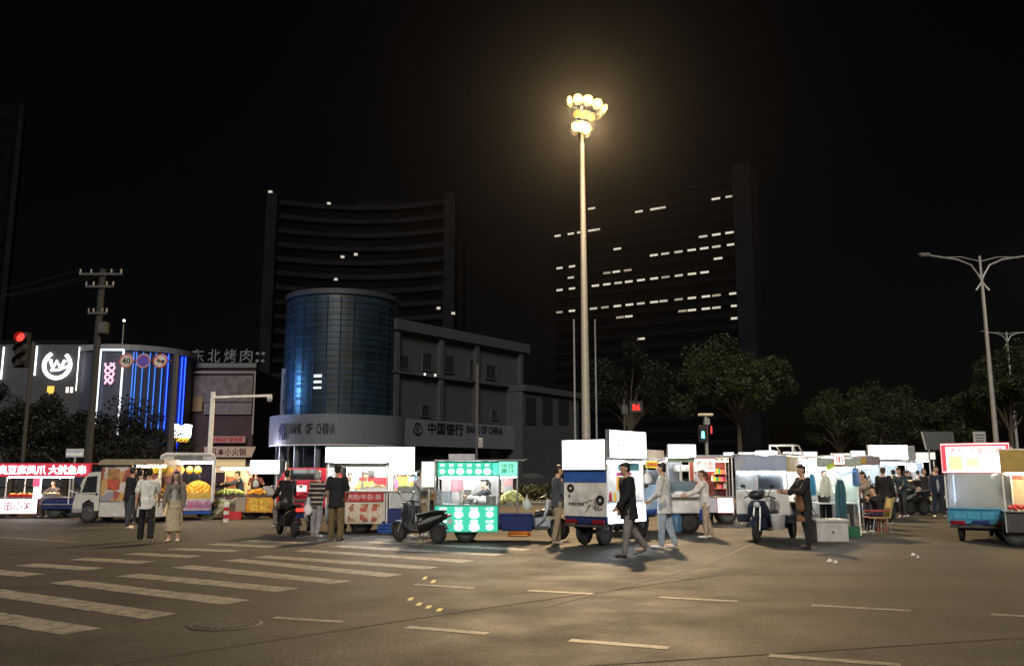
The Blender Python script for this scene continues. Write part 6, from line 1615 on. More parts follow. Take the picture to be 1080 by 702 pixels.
# folding chair
g = gp(925, 562); t = T('folding_chair', 'folding chair with yellow edged back and red seat on the open asphalt', 'chair', (g.x, g.y, 0), R(0))
tb(t, 'back_frame', mat('chair_straw', (.3, .24, .08), .6), [(.28, -.2, .42), (.42, -.2, .95)], .028, n=8); tb(t, 'back_frame', mat('chair_straw', (.3, .24, .08), .6), [(.28, .2, .42), (.42, .2, .95)], .028, n=8)
m = MB(); m.add([(.27, -.2, .45), (.4, -.2, .92), (.4, .2, .92), (.27, .2, .45)], [(0, 1, 2, 3)]); m.add([(.285, -.2, .45), (.415, -.2, .92), (.415, .2, .92), (.285, .2, .45)], [(3, 2, 1, 0)]); m.build('back_cloth', mat('cloth_straw', (.55, .45, .2), .7), t)
bx(t, 'seat', wine, -.25, .27, -.2, .2, .4, .43, .01); tb(t, 'seat_edge', mat('chair_straw', (.3, .24, .08), .6), [(-.27, -.22, .415), (.28, -.22, .415)], .02); tb(t, 'seat_edge', mat('chair_straw', (.3, .24, .08), .6), [(-.27, .22, .415), (.28, .22, .415)], .02)
for y in (-.2, .2): tb(t, 'leg', galv, [(-.2, y, 0), (-.12, y, .4)], .014); tb(t, 'leg', galv, [(.32, y, 0), (.2, y, .4)], .014); tb(t, 'armrest', wine, [(-.22, y, .58), (.34, y, .6)], .02)
# low table
g = gp(915, 556); t = T('folding_table', 'low folding table in front of the seated person in black', 'table', (g.x - .1, g.y + .5, 0))
bx(t, 'table_top', mat('table_blue', (.12, .18, .5), .5), -.35, .35, -.25, .25, .52, .55, .01)
for a, b_ in ((-1, -1), (1, -1), (-1, 1), (1, 1)): cy(t, 'leg', galv, (a * .3, b_ * .2, 0), (a * .3, b_ * .2, .52), .013, n=7)

# ================================================================ Z: far stall with long white panel
YZ = 38.0; kZ = YZ / FPX; oZ = at(940, 535, YZ); sZ = T('food_stall', 'far stall under a long blank white light panel with bluish lit counter', 'food stall', (oZ.x, YZ, 0))
x = lambda px: (px - 940) * kZ; Z = lambda py: zat(py, YZ)
sign(sZ, panelw, I, x(919), x(959.5), Z(484), Z(469.5), .15, 0)
bx(sZ, 'end_box', grey, x(960.5), x(968), -.1, .6, Z(486), Z(470), .02)
bx(sZ, 'roof', mat('roof_pale', (.5, .51, .52), .5), x(917), x(968), -.3, 1.8, Z(487.2), Z(485.5), .01)
for px in (919, 966):
    for y in (0., 1.6): cy(sZ, 'post', white, (x(px), y, 0), (x(px), y, Z(487)), .03, n=8)
bx(sZ, 'back_sheet', mat('sheet_bluegrey', (.35, .45, .6), .6), x(919), x(966), 1.62, 1.66, .3, Z(487), .004)
bx(sZ, 'counter', steel, x(919), x(966), -.05, .7, .95, 1.0, .01); bx(sZ, 'cart_body', mat('cart_grey', (.35, .37, .38), .5), x(920), x(965), .0, 1.0, .25, .94, .02)
for px in (925, 960): wheel(sZ, x(px), .1, .28, .28, .12); wheel(sZ, x(px), .9, .28, .28, .12)
cy(sZ, 'lamp_tube', tube, (x(922), .5, Z(489)), (x(964), .5, Z(489)), .035)
p = at(962, 492, 36); t = T('globe_lamp', 'glowing white globe lamp on a stand behind the motorcycles', 'lamp', (p.x, 36, 0)); cy(t, 'stand', galv, (0, 0, 0), (0, 0, zat(497, 36)), .025); MB().sph((0, 0, zat(492.5, 36)), .17).build('globe', panelw, t, True); bx(t, 'foot', dgrey, -.2, .2, -.2, .2, 0, .05, .01)
p = at(904, 477, 33); t = T('small_light_box', 'small white light box on a post above the canopy stall roof', 'sign', (p.x, 33, 0)); sign(t, panelw, I, -.26, .26, zat(480, 33), zat(475.5, 33), .08, 0); cy(t, 'post', galv, (0, .03, 0), (0, .03, zat(480.5, 33)), .03)
p = at(768, 479, 29); t = T('small_light_box', 'small white lamp box on a thin post between the red stall and grey box cart', 'sign', (p.x, 29, 0)); sign(t, panelw, I, -.16, .16, zat(480, 29), zat(477.3, 29), .08, 0); cy(t, 'post', galv, (0, .03, 0), (0, .03, zat(480.5, 29)), .025)
YS = 30.0; kS = YS / FPX; oS = at(914, 545, YS); sS = T('canopy_stall', 'dim canopy stall with an ochre cloth valance behind the pink chair', 'food stall', (oS.x, YS, 0)); x = lambda px: (px - 914) * kS; Z = lambda py: zat(py, YS)
bx(sS, 'valance', mat('valance_mauve', (.25, .2, .22), .7), x(898), x(932), -.02, .0, Z(490), Z(481), .004); bx(sS, 'valance_panel', mat('valance_ochre', (.5, .3, .06), .6), x(905), x(917), -.04, -.022, Z(489), Z(482), .004)
bx(sS, 'roof', mat('roof_grey', (.4, .4, .42), .5), x(897), x(933), .01, 1.8, Z(480.6), Z(479.6), .01)
for px in (899, 931):
    for y in (.05, 1.7): cy(sS, 'post', white, (x(px), y, 0), (x(px), y, Z(481)), .025, n=8)
bx(sS, 'table_top', white, x(900), x(930), .4, 1.2, .85, .9, .01); cy(sS, 'lamp_tube', tube, (x(901), .6, Z(492)), (x(929), .6, Z(492)), .028); bx(sS, 'back_sheet', mat('sheet_white', (.6, .62, .64), .5), x(899), x(931), 1.72, 1.75, .3, Z(481), .004)
for px in (901, 929): cy(sS, 'table_leg', galv, (x(px), .8, 0), (x(px), .8, .85), .025)

# ================================================================ AA: blue tricycle with red rimmed light box on the right
LA, WA = 1.7, 1.36
c = gp(1002, 571); th = R(33); f = Vector((math.sin(th), math.cos(th), 0)); r = Vector((math.cos(th), -math.sin(th), 0)); ctr = c + f * LA / 2 + r * WA / 2
YQ = c.y; Z = lambda py: zat(py, YQ)
sQ = T('blue_cart', 'blue tricycle stall seen from behind under a red edged light box', 'food stall', (ctr.x, ctr.y, 0), math.atan2(f.y, f.x))
trike(sQ, LA, WA, .42, .77, teal, r=.3, inset=.22, fl=.9)
F = face('rear', LA, WA); h = WA / 2
lb = sign(sQ, emit('print_light_panel', (1, .93, .9), 1.5), F, -h - .03, h + .02, Z(498), Z(468), .08, -.02, mat('sign_edge_red', (.7, .04, .06), .4))
rd = emit('red_print', (1, .07, .1), 1.0)
for a, b_, c0, c1 in ((-h - .02, -h + .07, Z(497), Z(469)), (h - .05, h + .01, Z(497), Z(469)), (-h + .07, h - .05, Z(471), Z(469))): bx(lb, 'red_border', rd, a, b_, -.106, -.101, c0, c1, 0, F)
lettering(lb, '老长沙臭豆腐', -h + .14, h - .12, Z(478.5), Z(472), -.1, rd, F, .0)
bx(lb, 'food_print', emit('yellow_green_print', (.85, .9, .45), .9), -h + .12, -h + .4, -.106, -.101, Z(495), Z(481), 0, F); bx(lb, 'food_print', emit('peach_print', (1, .72, .5), 1.0), -h + .5, -h + .75, -.106, -.101, Z(492), Z(483), 0, F)
pane = glass('blue_sheet', (.5, .62, .85), .8, .25); bx(sQ, 'rear_sheet', pane, -h + .02, h - .02, -.01, .012, .79, Z(499), .004, F)
for s in (-1, 1): bx(sQ, 'sheet_edge', white, *sorted((s * (h - .018), s * (h + .015))), -.03, .02, .78, Z(499), .004, F)
bx(sQ, 'top_rail', teal, -h, h, -.03, .02, .745, .785, .008, F)
bx(sQ, 'roof', white, -LA / 2, LA / 2, -h, h, Z(471), Z(469.5), .01)
posts(sQ, white, LA, WA, .77, Z(471))
F2 = face('right', LA, WA); bx(sQ, 'side_sign', mat('sign_ochre', (.5, .33, .08), .5), -.85, .85, -.03, 0, Z(497), Z(475), .006, F2); bx(sQ, 'counter', steel, -.82, .82, -.25, .4, Z(541), Z(539.5), .006, F2)
cy(sQ, 'lamp_tube', tubew, (-.7, -.3, Z(500)), (.7, -.3, Z(500)), .02); cy(sQ, 'lamp_tube', tube, (-.3, h - .12, Z(502)), (-.3, h - .12, Z(530)), .012)
c2 = at(1077, 530, 18.6); sQ2 = T('warm_stall', 'warm lit stall cut by the frame beside the blue cart', 'food stall', (c2.x + .55, 19.0, 0), R(-25)); Z = lambda py: zat(py, 18.8)
sg = bx(sQ2, 'ochre_sign', mat('sign_ochre', (.5, .33, .08), .5), -.6, .6, -.05, 0, Z(498), Z(474), .01); bx(sQ2, 'roof', white, -.62, .62, .0, 1.1, Z(474), Z(472.5), .01)
bx(sQ2, 'back_sheet', mat('sheet_cream', (.6, .5, .38), .6), -.6, .6, 1.05, 1.08, .4, Z(475), .004); bx(sQ2, 'cart_body', dgrey, -.6, .6, .0, 1.0, .3, Z(541), .01); bx(sQ2, 'counter', steel, -.62, .62, -.05, .8, Z(540.8), Z(539.5), .006)
bx(sQ2, 'red_label', red, -.5, -.1, .98, 1.04, Z(505), Z(500), .004)
for s in (-1, 1):
    for y in (0.02, 1.04): cy(sQ2, 'post', white, (s * .59, y, .3), (s * .59, y, Z(474)), .02, n=8)
cy(sQ2, 'lamp_tube', tubew, (-.5, .4, Z(499.5)), (.5, .4, Z(499.5)), .024)
for s in (-1, 1): wheel(sQ2, s * .4, .2, .28, .28, .1); wheel(sQ2, s * .4, .8, .28, .28, .1)
heap('sausage', 'red sausage heaped on the counter of the warm stall at the frame edge', 'sausage', 'sausages on the warm stall', W_(sQ2, -.3, .25, Z(539.4)), .22, .16, .08, .04, 22, red, 41)

# ================================================================ scooters and motorcycles
def scooter(label, loc, rz, body, panel, seatm=None, shield=None, cat='scooter', name='scooter', lit=False, box=False, group=None):
    t = T(name, label, cat, loc, rz, group); wb = .62; r = .24
    wheel(t, wb, 0, r, r, .1); wheel(t, -wb, 0, r, r, .12)
    for s in (-1, 1): tb(t, 'fork', galv, [(wb, s * .07, r), (wb - .1, s * .06, .52), (wb - .2, s * .03, .86)], .02)
    m = MB(); rg = []
    for i in range(9):
        a = R(10 + i * 20); rg.append((Vector((wb + math.cos(a) * (r + .04), 0, r + math.sin(a) * (r + .04))), Vector((0, .07, 0)), Vector((math.cos(a), 0, math.sin(a))) * .012))
    m.loft(rg, 8); m.build('front_fender', panel, t, True)
    m = MB(); m.loft([(Vector((wb - .38, 0, .3)), Vector((0, .16, 0)), Vector((.025, 0, .02))), (Vector((wb - .26, 0, .45)), Vector((0, .2, 0)), Vector((.03, 0, .01))), (Vector((wb - .2, 0, .68)), Vector((0, .19, 0)), Vector((.04, 0, .01))), (Vector((wb - .2, 0, .88)), Vector((0, .12, 0)), Vector((.06, 0, .01))), (Vector((wb - .17, 0, .98)), Vector((0, .1, 0)), Vector((.05, 0, 0)))], 14); m.build('leg_shield', shield or panel, t, True)
    bx(t, 'footboard', black, -.14, wb - .34, -.15, .15, .24, .3, .02)
    m = MB(); m.loft([(Vector((-.05, 0, .4)), Vector((0, .13, 0)), Vector((0, 0, .16))), (Vector((-.3, 0, .48)), Vector((0, .17, 0)), Vector((0, 0, .2))), (Vector((-.62, 0, .6)), Vector((0, .15, 0)), Vector((0, 0, .13))), (Vector((-.9, 0, .68)), Vector((0, .07, 0)), Vector((0, 0, .06)))], 14); m.build('body', body, t, True)
    m = MB(); m.loft([(Vector((0.02, 0, .66)), Vector((0, .1, 0)), Vector((0, 0, .05))), (Vector((-.25, 0, .7)), Vector((0, .16, 0)), Vector((0, 0, .06))), (Vector((-.55, 0, .75)), Vector((0, .14, 0)), Vector((0, 0, .06))), (Vector((-.82, 0, .78)), Vector((0, .08, 0)), Vector((0, 0, .04)))], 14); m.build('seat', seatm or black, t, True)
    for s in (-1, 1):
        m = MB(); m.loft([(Vector((-.1, s * .155, .45)), Vector((0, .012, 0)), Vector((0, 0, .03))), (Vector((-.45, s * .178, .57)), Vector((0, .012, 0)), Vector((0, 0, .055))), (Vector((-.8, s * .12, .68)), Vector((0, .012, 0)), Vector((0, 0, .02)))], 8); m.build('side_trim', panel, t, True)
    h = tb(t, 'handlebar', black, [(wb - .36, -.33, .98), (wb - .22, -.2, 1.02), (wb - .18, 0, 1.0), (wb - .22, .2, 1.02), (wb - .36, .33, .98)], .02)
    for s in (-1, 1): tb(h, 'mirror_stalk', black, [(wb - .24, s * .2, 1.02), (wb - .2, s * .28, 1.2)], .008); MB().sph((wb - .2, s * .29, 1.23), (.015, .06, .045)).build('mirror', steel, h, True)
    hl = MB().sph((wb - .11, 0, .88), (.05, .09, .07)).build('headlight', mat('lens_clear', (.5, .52, .55), .1), t, True)
    bx(t, 'tail_light', lred if lit else tailr, -.97, -.9, -.09, .09, .64, .72, .015)
    bx(t, 'number_plate', white if not lit else navy, -.985, -.95, -.1, .1, .48, .6, .004)
    m = MB(); rg = []
    for i in range(6):
        a = R(60 + i * 20); rg.append((Vector((-wb + math.cos(a) * (r + .05), 0, r + math.sin(a) * (r + .05))), Vector((0, .08, 0)), Vector((math.cos(a), 0, math.sin(a))) * .012))
    m.loft(rg, 8); m.build('rear_fender', black, t, True)
    tb(t, 'stand', dgrey, [(-.25, .1, .24), (-.3, .2, .01)], .012)
    m = MB(); m.cyl((-.62, -.15, .3), (-.3, -.17, .26), .045, n=10); m.build('exhaust', steel, t, True)
    if box: bx(t, 'top_box', black, -1.0, -.62, -.18, .18, .83, 1.12, .04)
    return t
scblk = mat('scooter_black', (.02, .02, .022), .25); scsil = mat('scooter_silver', (.3, .31, .33), .35, .3); scsand = mat('scooter_sand', (.45, .42, .3), .4)
a, b = gp(428, 568), gp(456, 575); c = (a + b) / 2
s1 = scooter('black and silver scooter parked alone in front of the grey snack cart', (c.x, c.y, 0), R(148), scblk, scsil, shield=scblk); s1.scale = (.92, .92, .92)
a, b = gp(313, 567), gp(293, 562); c = (a + b) / 2
s2 = scooter('dark scooter with glowing red tail light under the rider in black', (c.x, c.y, 0), R(122), scblk, scblk, lit=True)
scooter('dark scooter partly hidden behind the striped top woman', (gp(325, 562).x, gp(325, 562).y + .4, 0), R(110), scblk, scsil)
for (px, py, rz, lb, bo, bx_) in [(964, 541, 165, 'black motorcycle with silver side trim nearest the standing man in dark blue', scblk, False), (945, 543, 200, 'black scooter with raised mirrors in front of the far long panel stall', scblk, True),
                            (976, 535, 100, 'dark scooter facing away behind the black motorcycle', scblk, False), (935, 547, 230, 'dark scooter beside the seated person in black', scsil, False)]:
    g = gp(px, py); o_ = scooter(lb, (g.x, g.y, 0), R(rz), scblk, bo if bo is not scblk else scsil, box=bx_, group='motorbikes by the stalls'); o_.scale = (1.18, 1.18, 1.18)
g = gp(1078, 572); o_ = scooter('dark scooter cut by the frame beside the blue cart', (g.x + .35, g.y, 0), R(150), scblk, scblk)

# ================================================================ people
K = dict
STR = stripe_mat('striped_knit', (.02, .018, .02), (.5, .42, .38), 9)
person('man in a white T-shirt and wide black trousers strolling past the snack van', 153, 570, 1.72, 200, 2, ((14, 8), (-12, 10)), ((-12, 10, 15), (14, 10, 20)), (.8, .79, .75), 'short', 1.5, hem=.03, bottom=(.012, .012, .014), low='wide', shoes=(.75, .75, .75))
person('woman with long dark hair, brown jacket and beige skirt standing in the road', 182, 571, 1.62, 8, 0, ((3, 3), (-3, 4)), ((6, 8, 18), (6, 8, 14)), (.2, .17, .14), 'long', 1.2, bottom=(.5, .41, .27), low='skirt', shoes=(.6, .45, .4), hair='long', inner=(.45, .42, .45))
person('man in black with dark jeans leaning toward the open van bay', 134, 557, 1.76, 150, 6, ((10, 4), (-6, 6)), ((20, 8, 50), (10, 8, 30)), (.012, .012, .016), 'long', 1.5, bottom=(.06, .065, .08), shoes=(.6, .58, .55), spread=6)
person('second shopper in maroon waiting at the open van bay', 145, 552, 1.68, 190, 0, top=(.12, .03, .03), bottom=(.04, .04, .05), group=None)
person('vendor in dark clothes seated behind the pink neon stall', 57, 545, 1.66, -8, 6, ((80, 85), (80, 85)), ((35, 8, 55), (30, 25, 70)), (.06, .05, .045), 'long', 1.2, seat=.42, loc=Vector((at(57, 520, 32.0).x, 32.0, 0)), bottom=(.03, .03, .04))
person('fruit seller in a dark cap half hidden behind the oranges', 206, 548, 1.62, 5, 3, top=(.03, .03, .04), loc=Vector((at(206, 500, 30.9).x, 30.9, .3)), cap=cloth((.02, .02, .025)))
person('dark clothed buyer bending at the barrow beside the white post', 254, 549, 1.66, -60, 12, arms=((50, 8, 30), (45, 8, 30)), top=(.02, .03, .06), bulk=1.5, loc=Vector((at(255, 500, 31.7).x, 31.7, 0)))
person('fruit seller in dark red leaning under the white light box', 270, 549, 1.68, 20, 8, arms=((45, 10, 40), (45, 10, 40)), top=(.09, .02, .025), bulk=1.4, loc=Vector((at(270, 500, 31.8).x, 31.8, 0)))
person('rider in black seated on the scooter with the red tail light', 302, 567, 1.7, 212, 0, ((62, 80), (62, 80)), ((30, 8, 30), (30, 8, 30)), (.012, .012, .014), 'long', 1.6, hood=True, bottom=(.16, .14, .12), shoes=(.7, .7, .7), seat=.74, loc=Vector((s2.location.x - .02, s2.location.y - .05, 0)), spread=14, head=(-40, 0))
person('grey haired woman in a striped knit top and grey trousers', 333, 566, 1.64, 160, 0, ((4, 4), (-6, 6)), ((10, 14, 35), (14, 12, 60)), (.05, .05, .05), 'long', 1.3, stripes=STR, bottom=(.3, .29, .3), shoes=(.7, .7, .7), hair='bob', hmat=hairg)
person('man in a black T-shirt and khaki trousers with his back turned', 354, 569, 1.78, 176, 0, ((3, 2), (-3, 4)), ((4, 9, 25), (8, 9, 55)), (.014, .014, .016), 'short', 1.6, bottom=(.17, .12, .055), low='wide', shoes=(.1, .09, .08), build=1.08, hem=.03, cap=cloth((.015, .015, .017)))
person('vendor in a yellow vest behind the white meat stall counter', 386, 560, 1.62, 0, 8, arms=((30, 8, 50), (35, 10, 60)), top=(.7, .6, .1), loc=Vector((at(386, 520, 24.15).x, 24.15, 0)), sleeve='long', inner=(.1, .1, .08))
person('vendor in white at the left end of the meat stall', 368, 560, 1.6, 10, 4, arms=((30, 8, 50), (35, 10, 60)), top=(.7, .68, .66), loc=Vector((at(369, 520, 24.2).x, 24.2, 0)))
for px, lb, tp, hr in ((413, 'buyer in black standing behind the snack cart greens', (.03, .03, .03), 'short'), (421, 'buyer in pale grey standing behind the snack cart greens', (.4, .38, .38), 'bob'), (431, 'buyer in maroon standing behind the snack cart greens', (.12, .04, .05), 'tail')):
    person(lb, px, 555, 1.66, rnd.uniform(-30, 30), 3, top=tp, hair=hr, loc=Vector((at(px, 500, 25.3).x, 25.3 + rnd.uniform(0, .4), 0)))
person('man in a light grey shirt leaning over behind the parked scooter', 440, 565, 1.7, 70, 14, ((10, 4), (-4, 8)), ((40, 8, 20), (35, 8, 30)), (.38, .42, .45), 'long', 1.2, bottom=(.05, .05, .06), loc=Vector((at(438, 520, 22.2).x, 22.2, 0)))
person('woman in a yellow shirt beside the cream menu light box', 455, 565, 1.62, 100, 0, arms=((15, 8, 60), (15, 8, 40)), top=(.65, .48, .18), bottom=(.05, .05, .06), loc=Vector((at(455, 520, 22.6).x, 22.6, 0)), hair='bob')
person('vendor with tied black hair sitting inside the green light stall', 515, 560, 1.6, -80, 8, ((80, 80), (80, 80)), ((60, 8, 20), (55, 8, 25)), (.02, .02, .025), 'long', 1.3, seat=.58, loc=W_(sN, (515 - 511) * kN, .25, 0), hair='tail')
person('man in a dark jacket and beige trousers beside the blank white panel', 588, 573, 1.76, 108, 2, ((6, 4), (-6, 6)), ((-4, 8, 12), (6, 8, 20)), (.07, .07, .09), 'long', 1.6, bottom=(.34, .27, .18), shoes=(.35, .3, .25), hood=False)
person('man in a black hooded jacket striding left past the white panels', 664, 586, 1.8, -78, 3, ((11, 4), (-15, 20)), ((12, 6, 30), (-8, 8, 25)), (.01, .01, .011), 'long', 2.2, hood=True, hem=.07, bottom=(.22, .2, .19), shoes=(.1, .1, .1), build=1.1)
person('man in a white long shirt and light jeans waiting at the carts', 702, 578, 1.8, -112, 2, ((5, 2), (-8, 8)), ((10, 6, 42), (12, 6, 40)), (.72, .71, .68), 'long', 1.6, hem=.06, bottom=(.36, .42, .5), shoes=(.7, .7, .7), build=1.05)
person('woman with a ponytail in a white jumper and beige trousers', 745, 567, 1.66, -95, 4, ((3, 4), (-6, 8)), ((42, 6, 20), (38, 6, 30)), (.72, .7, .68), 'long', 1.7, bottom=(.42, .33, .24), shoes=(.8, .78, .76), hair='tail', hmat=hairb)
person('vendor in dark red inside the red shelved stall', 752, 552, 1.62, 10, 0, top=(.1, .02, .02), loc=Vector((at(752, 500, 28.4).x, 28.4, 0)))
person('cook in black with a brown apron working at the grey cart side', 852, 578, 1.76, -78, 4, ((4, 2), (-6, 5)), ((34, 8, 55), (30, 8, 60)), (.012, .012, .014), 'long', 1.5, bottom=(.014, .014, .016), shoes=(.03, .03, .03), apron=(.3, .13, .06))
person('vendor in a pale green top standing inside the canopy stall', 871, 560, 1.66, 15, 0, arms=((20, 8, 50), (20, 8, 50)), top=(.5, .62, .5), loc=Vector((at(870, 520, 23.7).x, 23.7, 0)))
person('customer in white at the back of the canopy stall', 893, 560, 1.64, -40, 0, top=(.55, .58, .6), loc=Vector((at(893, 520, 23.6).x, 23.6, 0)), hair='bob')
person('woman in a beige jacket bending over by the canopy stall', 919, 556, 1.66, -70, 16, ((8, 4), (-4, 6)), ((40, 6, 30), (40, 6, 30)), (.33, .27, .22), 'long', 1.7, bottom=(.04, .04, .05), hair='bob')
person('man in a black coat turned away beside the beige jacket woman', 935, 553, 1.76, 140, 0, top=(.014, .014, .016), bulk=1.9, bottom=(.02, .02, .024), hem=.05, hmat=hairb)
person('seated person in black bending over the low blue table', 929, 561, 1.66, -60, 22, ((85, 80), (80, 80)), ((45, 8, 40), (45, 8, 40)), (.012, .012, .016), 'long', 1.7, bottom=(.02, .02, .04), seat=.4)
person('man in a teal jacket leaning left in front of the far panel stall', 953, 545, 1.78, -50, 10, ((10, 6), (-8, 8)), ((20, 8, 40), (20, 8, 40)), (.02, .035, .04), 'long', 1.8, bottom=(.03, .03, .035))
person('customer in a pale blue shirt facing the far panel stall', 945, 541, 1.7, 170, 0, top=(.5, .56, .62))
person('standing man in a dark blue striped tracksuit near the blue cart', 991, 545, 1.82, -14, 0, ((2, 2), (-2, 3)), ((6, 8, 14), (6, 8, 14)), (.02, .025, .05), 'long', 1.6, bottom=(.015, .018, .035), shoes=(.6, .6, .6), spread=5, inner=(.3, .32, .36))
person('dark clothed man standing just behind the tracksuit man', 977, 540, 1.74, 30, 0, top=(.02, .02, .022), bulk=1.6, bottom=(.02, .02, .02))
# small stool under the seated vendors
for px, Y, h_, lb in ((57, 32.05, .36, 'low plastic stool under the seated vendor of the pink stall'), (929, gp(929, 561).y, .34, 'low stool under the seated person in black')):
    p = at(px, 545, Y); t = T('stool', lb, 'stool', (p.x, Y, 0)); MB().cyl((0, 0, h_ - .03), (0, 0, h_), .16, n=18).build('seat', wine, t, True)
    for a in range(4): cy(t, 'leg', wine, (.14 * math.cos(a * 1.57 + .78), .14 * math.sin(a * 1.57 + .78), 0), (.1 * math.cos(a * 1.57 + .78), .1 * math.sin(a * 1.57 + .78), h_ - .03), .018, n=7)

# ================================================================ clutter of the trade
def gas(loc, label, col):
    t = T('gas_cylinder', label, 'gas cylinder', loc); m = MB(); m.loft([(Vector((0, 0, z)), Vector((r, 0, 0)), Vector((0, r, 0))) for z, r in ((0.03, .12), (.06, .15), (.42, .15), (.5, .1), (.53, .04))], 18); m.build('tank', col, t, True)
    MB().torus((0, 0, .02), (0, 0, 1), .12, .02, 20, 6).build('foot_ring', dgrey, t, True); m = MB(); m.torus((0, 0, .6), (0, 0, 1), .085, .014, 18, 6); m.build('guard_ring', dgrey, t, True); cy(t, 'valve', steel, (0, 0, .53), (0, 0, .62), .02); tb(t, 'hose', black, [(0, .02, .6), (.1, .12, .5), (.15, .3, .6), (.1, .4, .75)], .012)
p = W_(sW, .15, WW / 2 + .42, 0); gas((p.x, p.y, 0), 'grey gas cylinder on the ground under the griddle beside the cook', grey)
p = W_(sN, -.9, -.1, 0); gas((oT.x - .2, YT - .05, 0), 'blue gas cylinder standing under the glazed display cart', mat('gas_blue', (.06, .15, .3), .4))
def hangbag(loc, label, col=(.75, .76, .78), s=1.0):
    m = MB(); m.loft([(Vector((0, 0, 0)), Vector((.07 * s, 0, 0)), Vector((0, .04 * s, 0))), (Vector((.01, 0, .06 * s)), Vector((.11 * s, 0, 0)), Vector((0, .06 * s, 0))), (Vector((0, .01, .18 * s)), Vector((.085 * s, 0, 0)), Vector((0, .045 * s, 0))), (Vector((0, 0, .26 * s)), Vector((.02 * s, 0, 0)), Vector((0, .015 * s, 0))), (Vector((0, 0, .36 * s)), Vector((.008, 0, 0)), Vector((0, .008, 0)))], 12)
    o = m.build('plastic_bag', mat('bag_%d' % int(col[0] * 100), col, .35, bump=.4), None, True); o.location = loc; tag(o, label, 'plastic bag')
g_ = gp(324, 566); hangbag((g_.x, g_.y - .05, .55), 'white plastic bag carried low beside the striped top woman', s=1.1)
hangbag(W_(sP, .9, -WP / 2 - .05, 1.35), 'white plastic bag hanging at the far post of the blank panel cart')
hangbag(W_(sN, 1.0, -WN / 2 - .04, .75), 'pale plastic bag hanging from the right post of the green stall', (.6, .68, .66))
hangbag(W_(sW, -.2, WW / 2 + .06, 1.35), 'white plastic bag hanging on the lit side of the grey box cart')
hangbag((oG.x + .4, YG - .04, 1.1), 'red plastic bag hanging from the barrow frame above the oranges', (.6, .08, .08))
hangbag((oT.x + .42, YT - .02, 1.35), 'white plastic bag hanging at the right post of the glazed cart', (.7, .7, .72))
def cups(loc, label, col, n=5):
    m = MB()
    for i in range(n): m.loft([(Vector((0, 0, i * .03)), Vector((.03, 0, 0)), Vector((0, .03, 0))), (Vector((0, 0, i * .03 + .08)), Vector((.042, 0, 0)), Vector((0, .042, 0)))], 12, cap=False)
    o = m.build('cup_stack', col, None, True); o.location = loc; tag(o, label, 'cups')
cups(W_(sN, -.55, -.3, .905), 'stack of white paper cups left of the steel urn on the green stall', white, 8); cups(W_(sP, .5, -WP / 2 + .2, .98), 'stack of cream cups beside the sauce bottles', cream, 7)
cups((oK.x + .1, YK + .1, zat(516.7, YK)), 'stack of white cups at the front edge of the meat stall counter', white, 7); cups((oT.x + .35, YT + .1, zat(520.9, YT)), 'stack of red cups at the right end of the glazed cart ledge', red, 6)
cups(W_(sW, -.1, WW / 2 + .14, zat(527.8, YW)), 'stack of white cups beside the griddle of the grey box cart', white, 6)
def crate(loc, rz, label, col):
    t = T('crate', label, 'crate', loc, rz); m = MB(); w_, d_, h_ = .5, .36, .28
    m.b(-w_ / 2, w_ / 2, -d_ / 2, d_ / 2, 0, .02); 
    for i in range(3):
        z = .03 + i * .085
        m.b(-w_ / 2, w_ / 2, -d_ / 2, -d_ / 2 + .015, z, z + .065, .004); m.b(-w_ / 2, w_ / 2, d_ / 2 - .015, d_ / 2, z, z + .065, .004); m.b(-w_ / 2, -w_ / 2 + .015, -d_ / 2 + .016, d_ / 2 - .016, z, z + .065, .004); m.b(w_ / 2 - .015, w_ / 2, -d_ / 2 + .016, d_ / 2 - .016, z, z + .065, .004)
    for a in (-1, 1):
        for b_ in (-1, 1): m.b(*sorted((a * w_ / 2, a * (w_ / 2 + .012))), *sorted((b_ * d_ / 2, b_ * (d_ / 2 - .03))), 0, h_, .004)
    m.build('slats', col, t)
crate((at(247, 548, 30.2).x, 30.2, 0), R(6), 'red plastic crate on the ground under the fruit barrow', red); crate((at(410, 560, 23.6).x, 23.55, 0), R(-8), 'blue plastic crate between the meat stall and the grey snack cart', blue)
crate((at(895, 565, 21.8).x, 21.9, 0), R(12), 'dark green plastic crate under the canopy stall table', mat('crate_green', (.01, .1, .05), .5)); crate((at(548, 556, 22.5).x, 22.5, 0), R(-15), 'orange plastic crate on the ground beyond the green tricycle stall', orange)

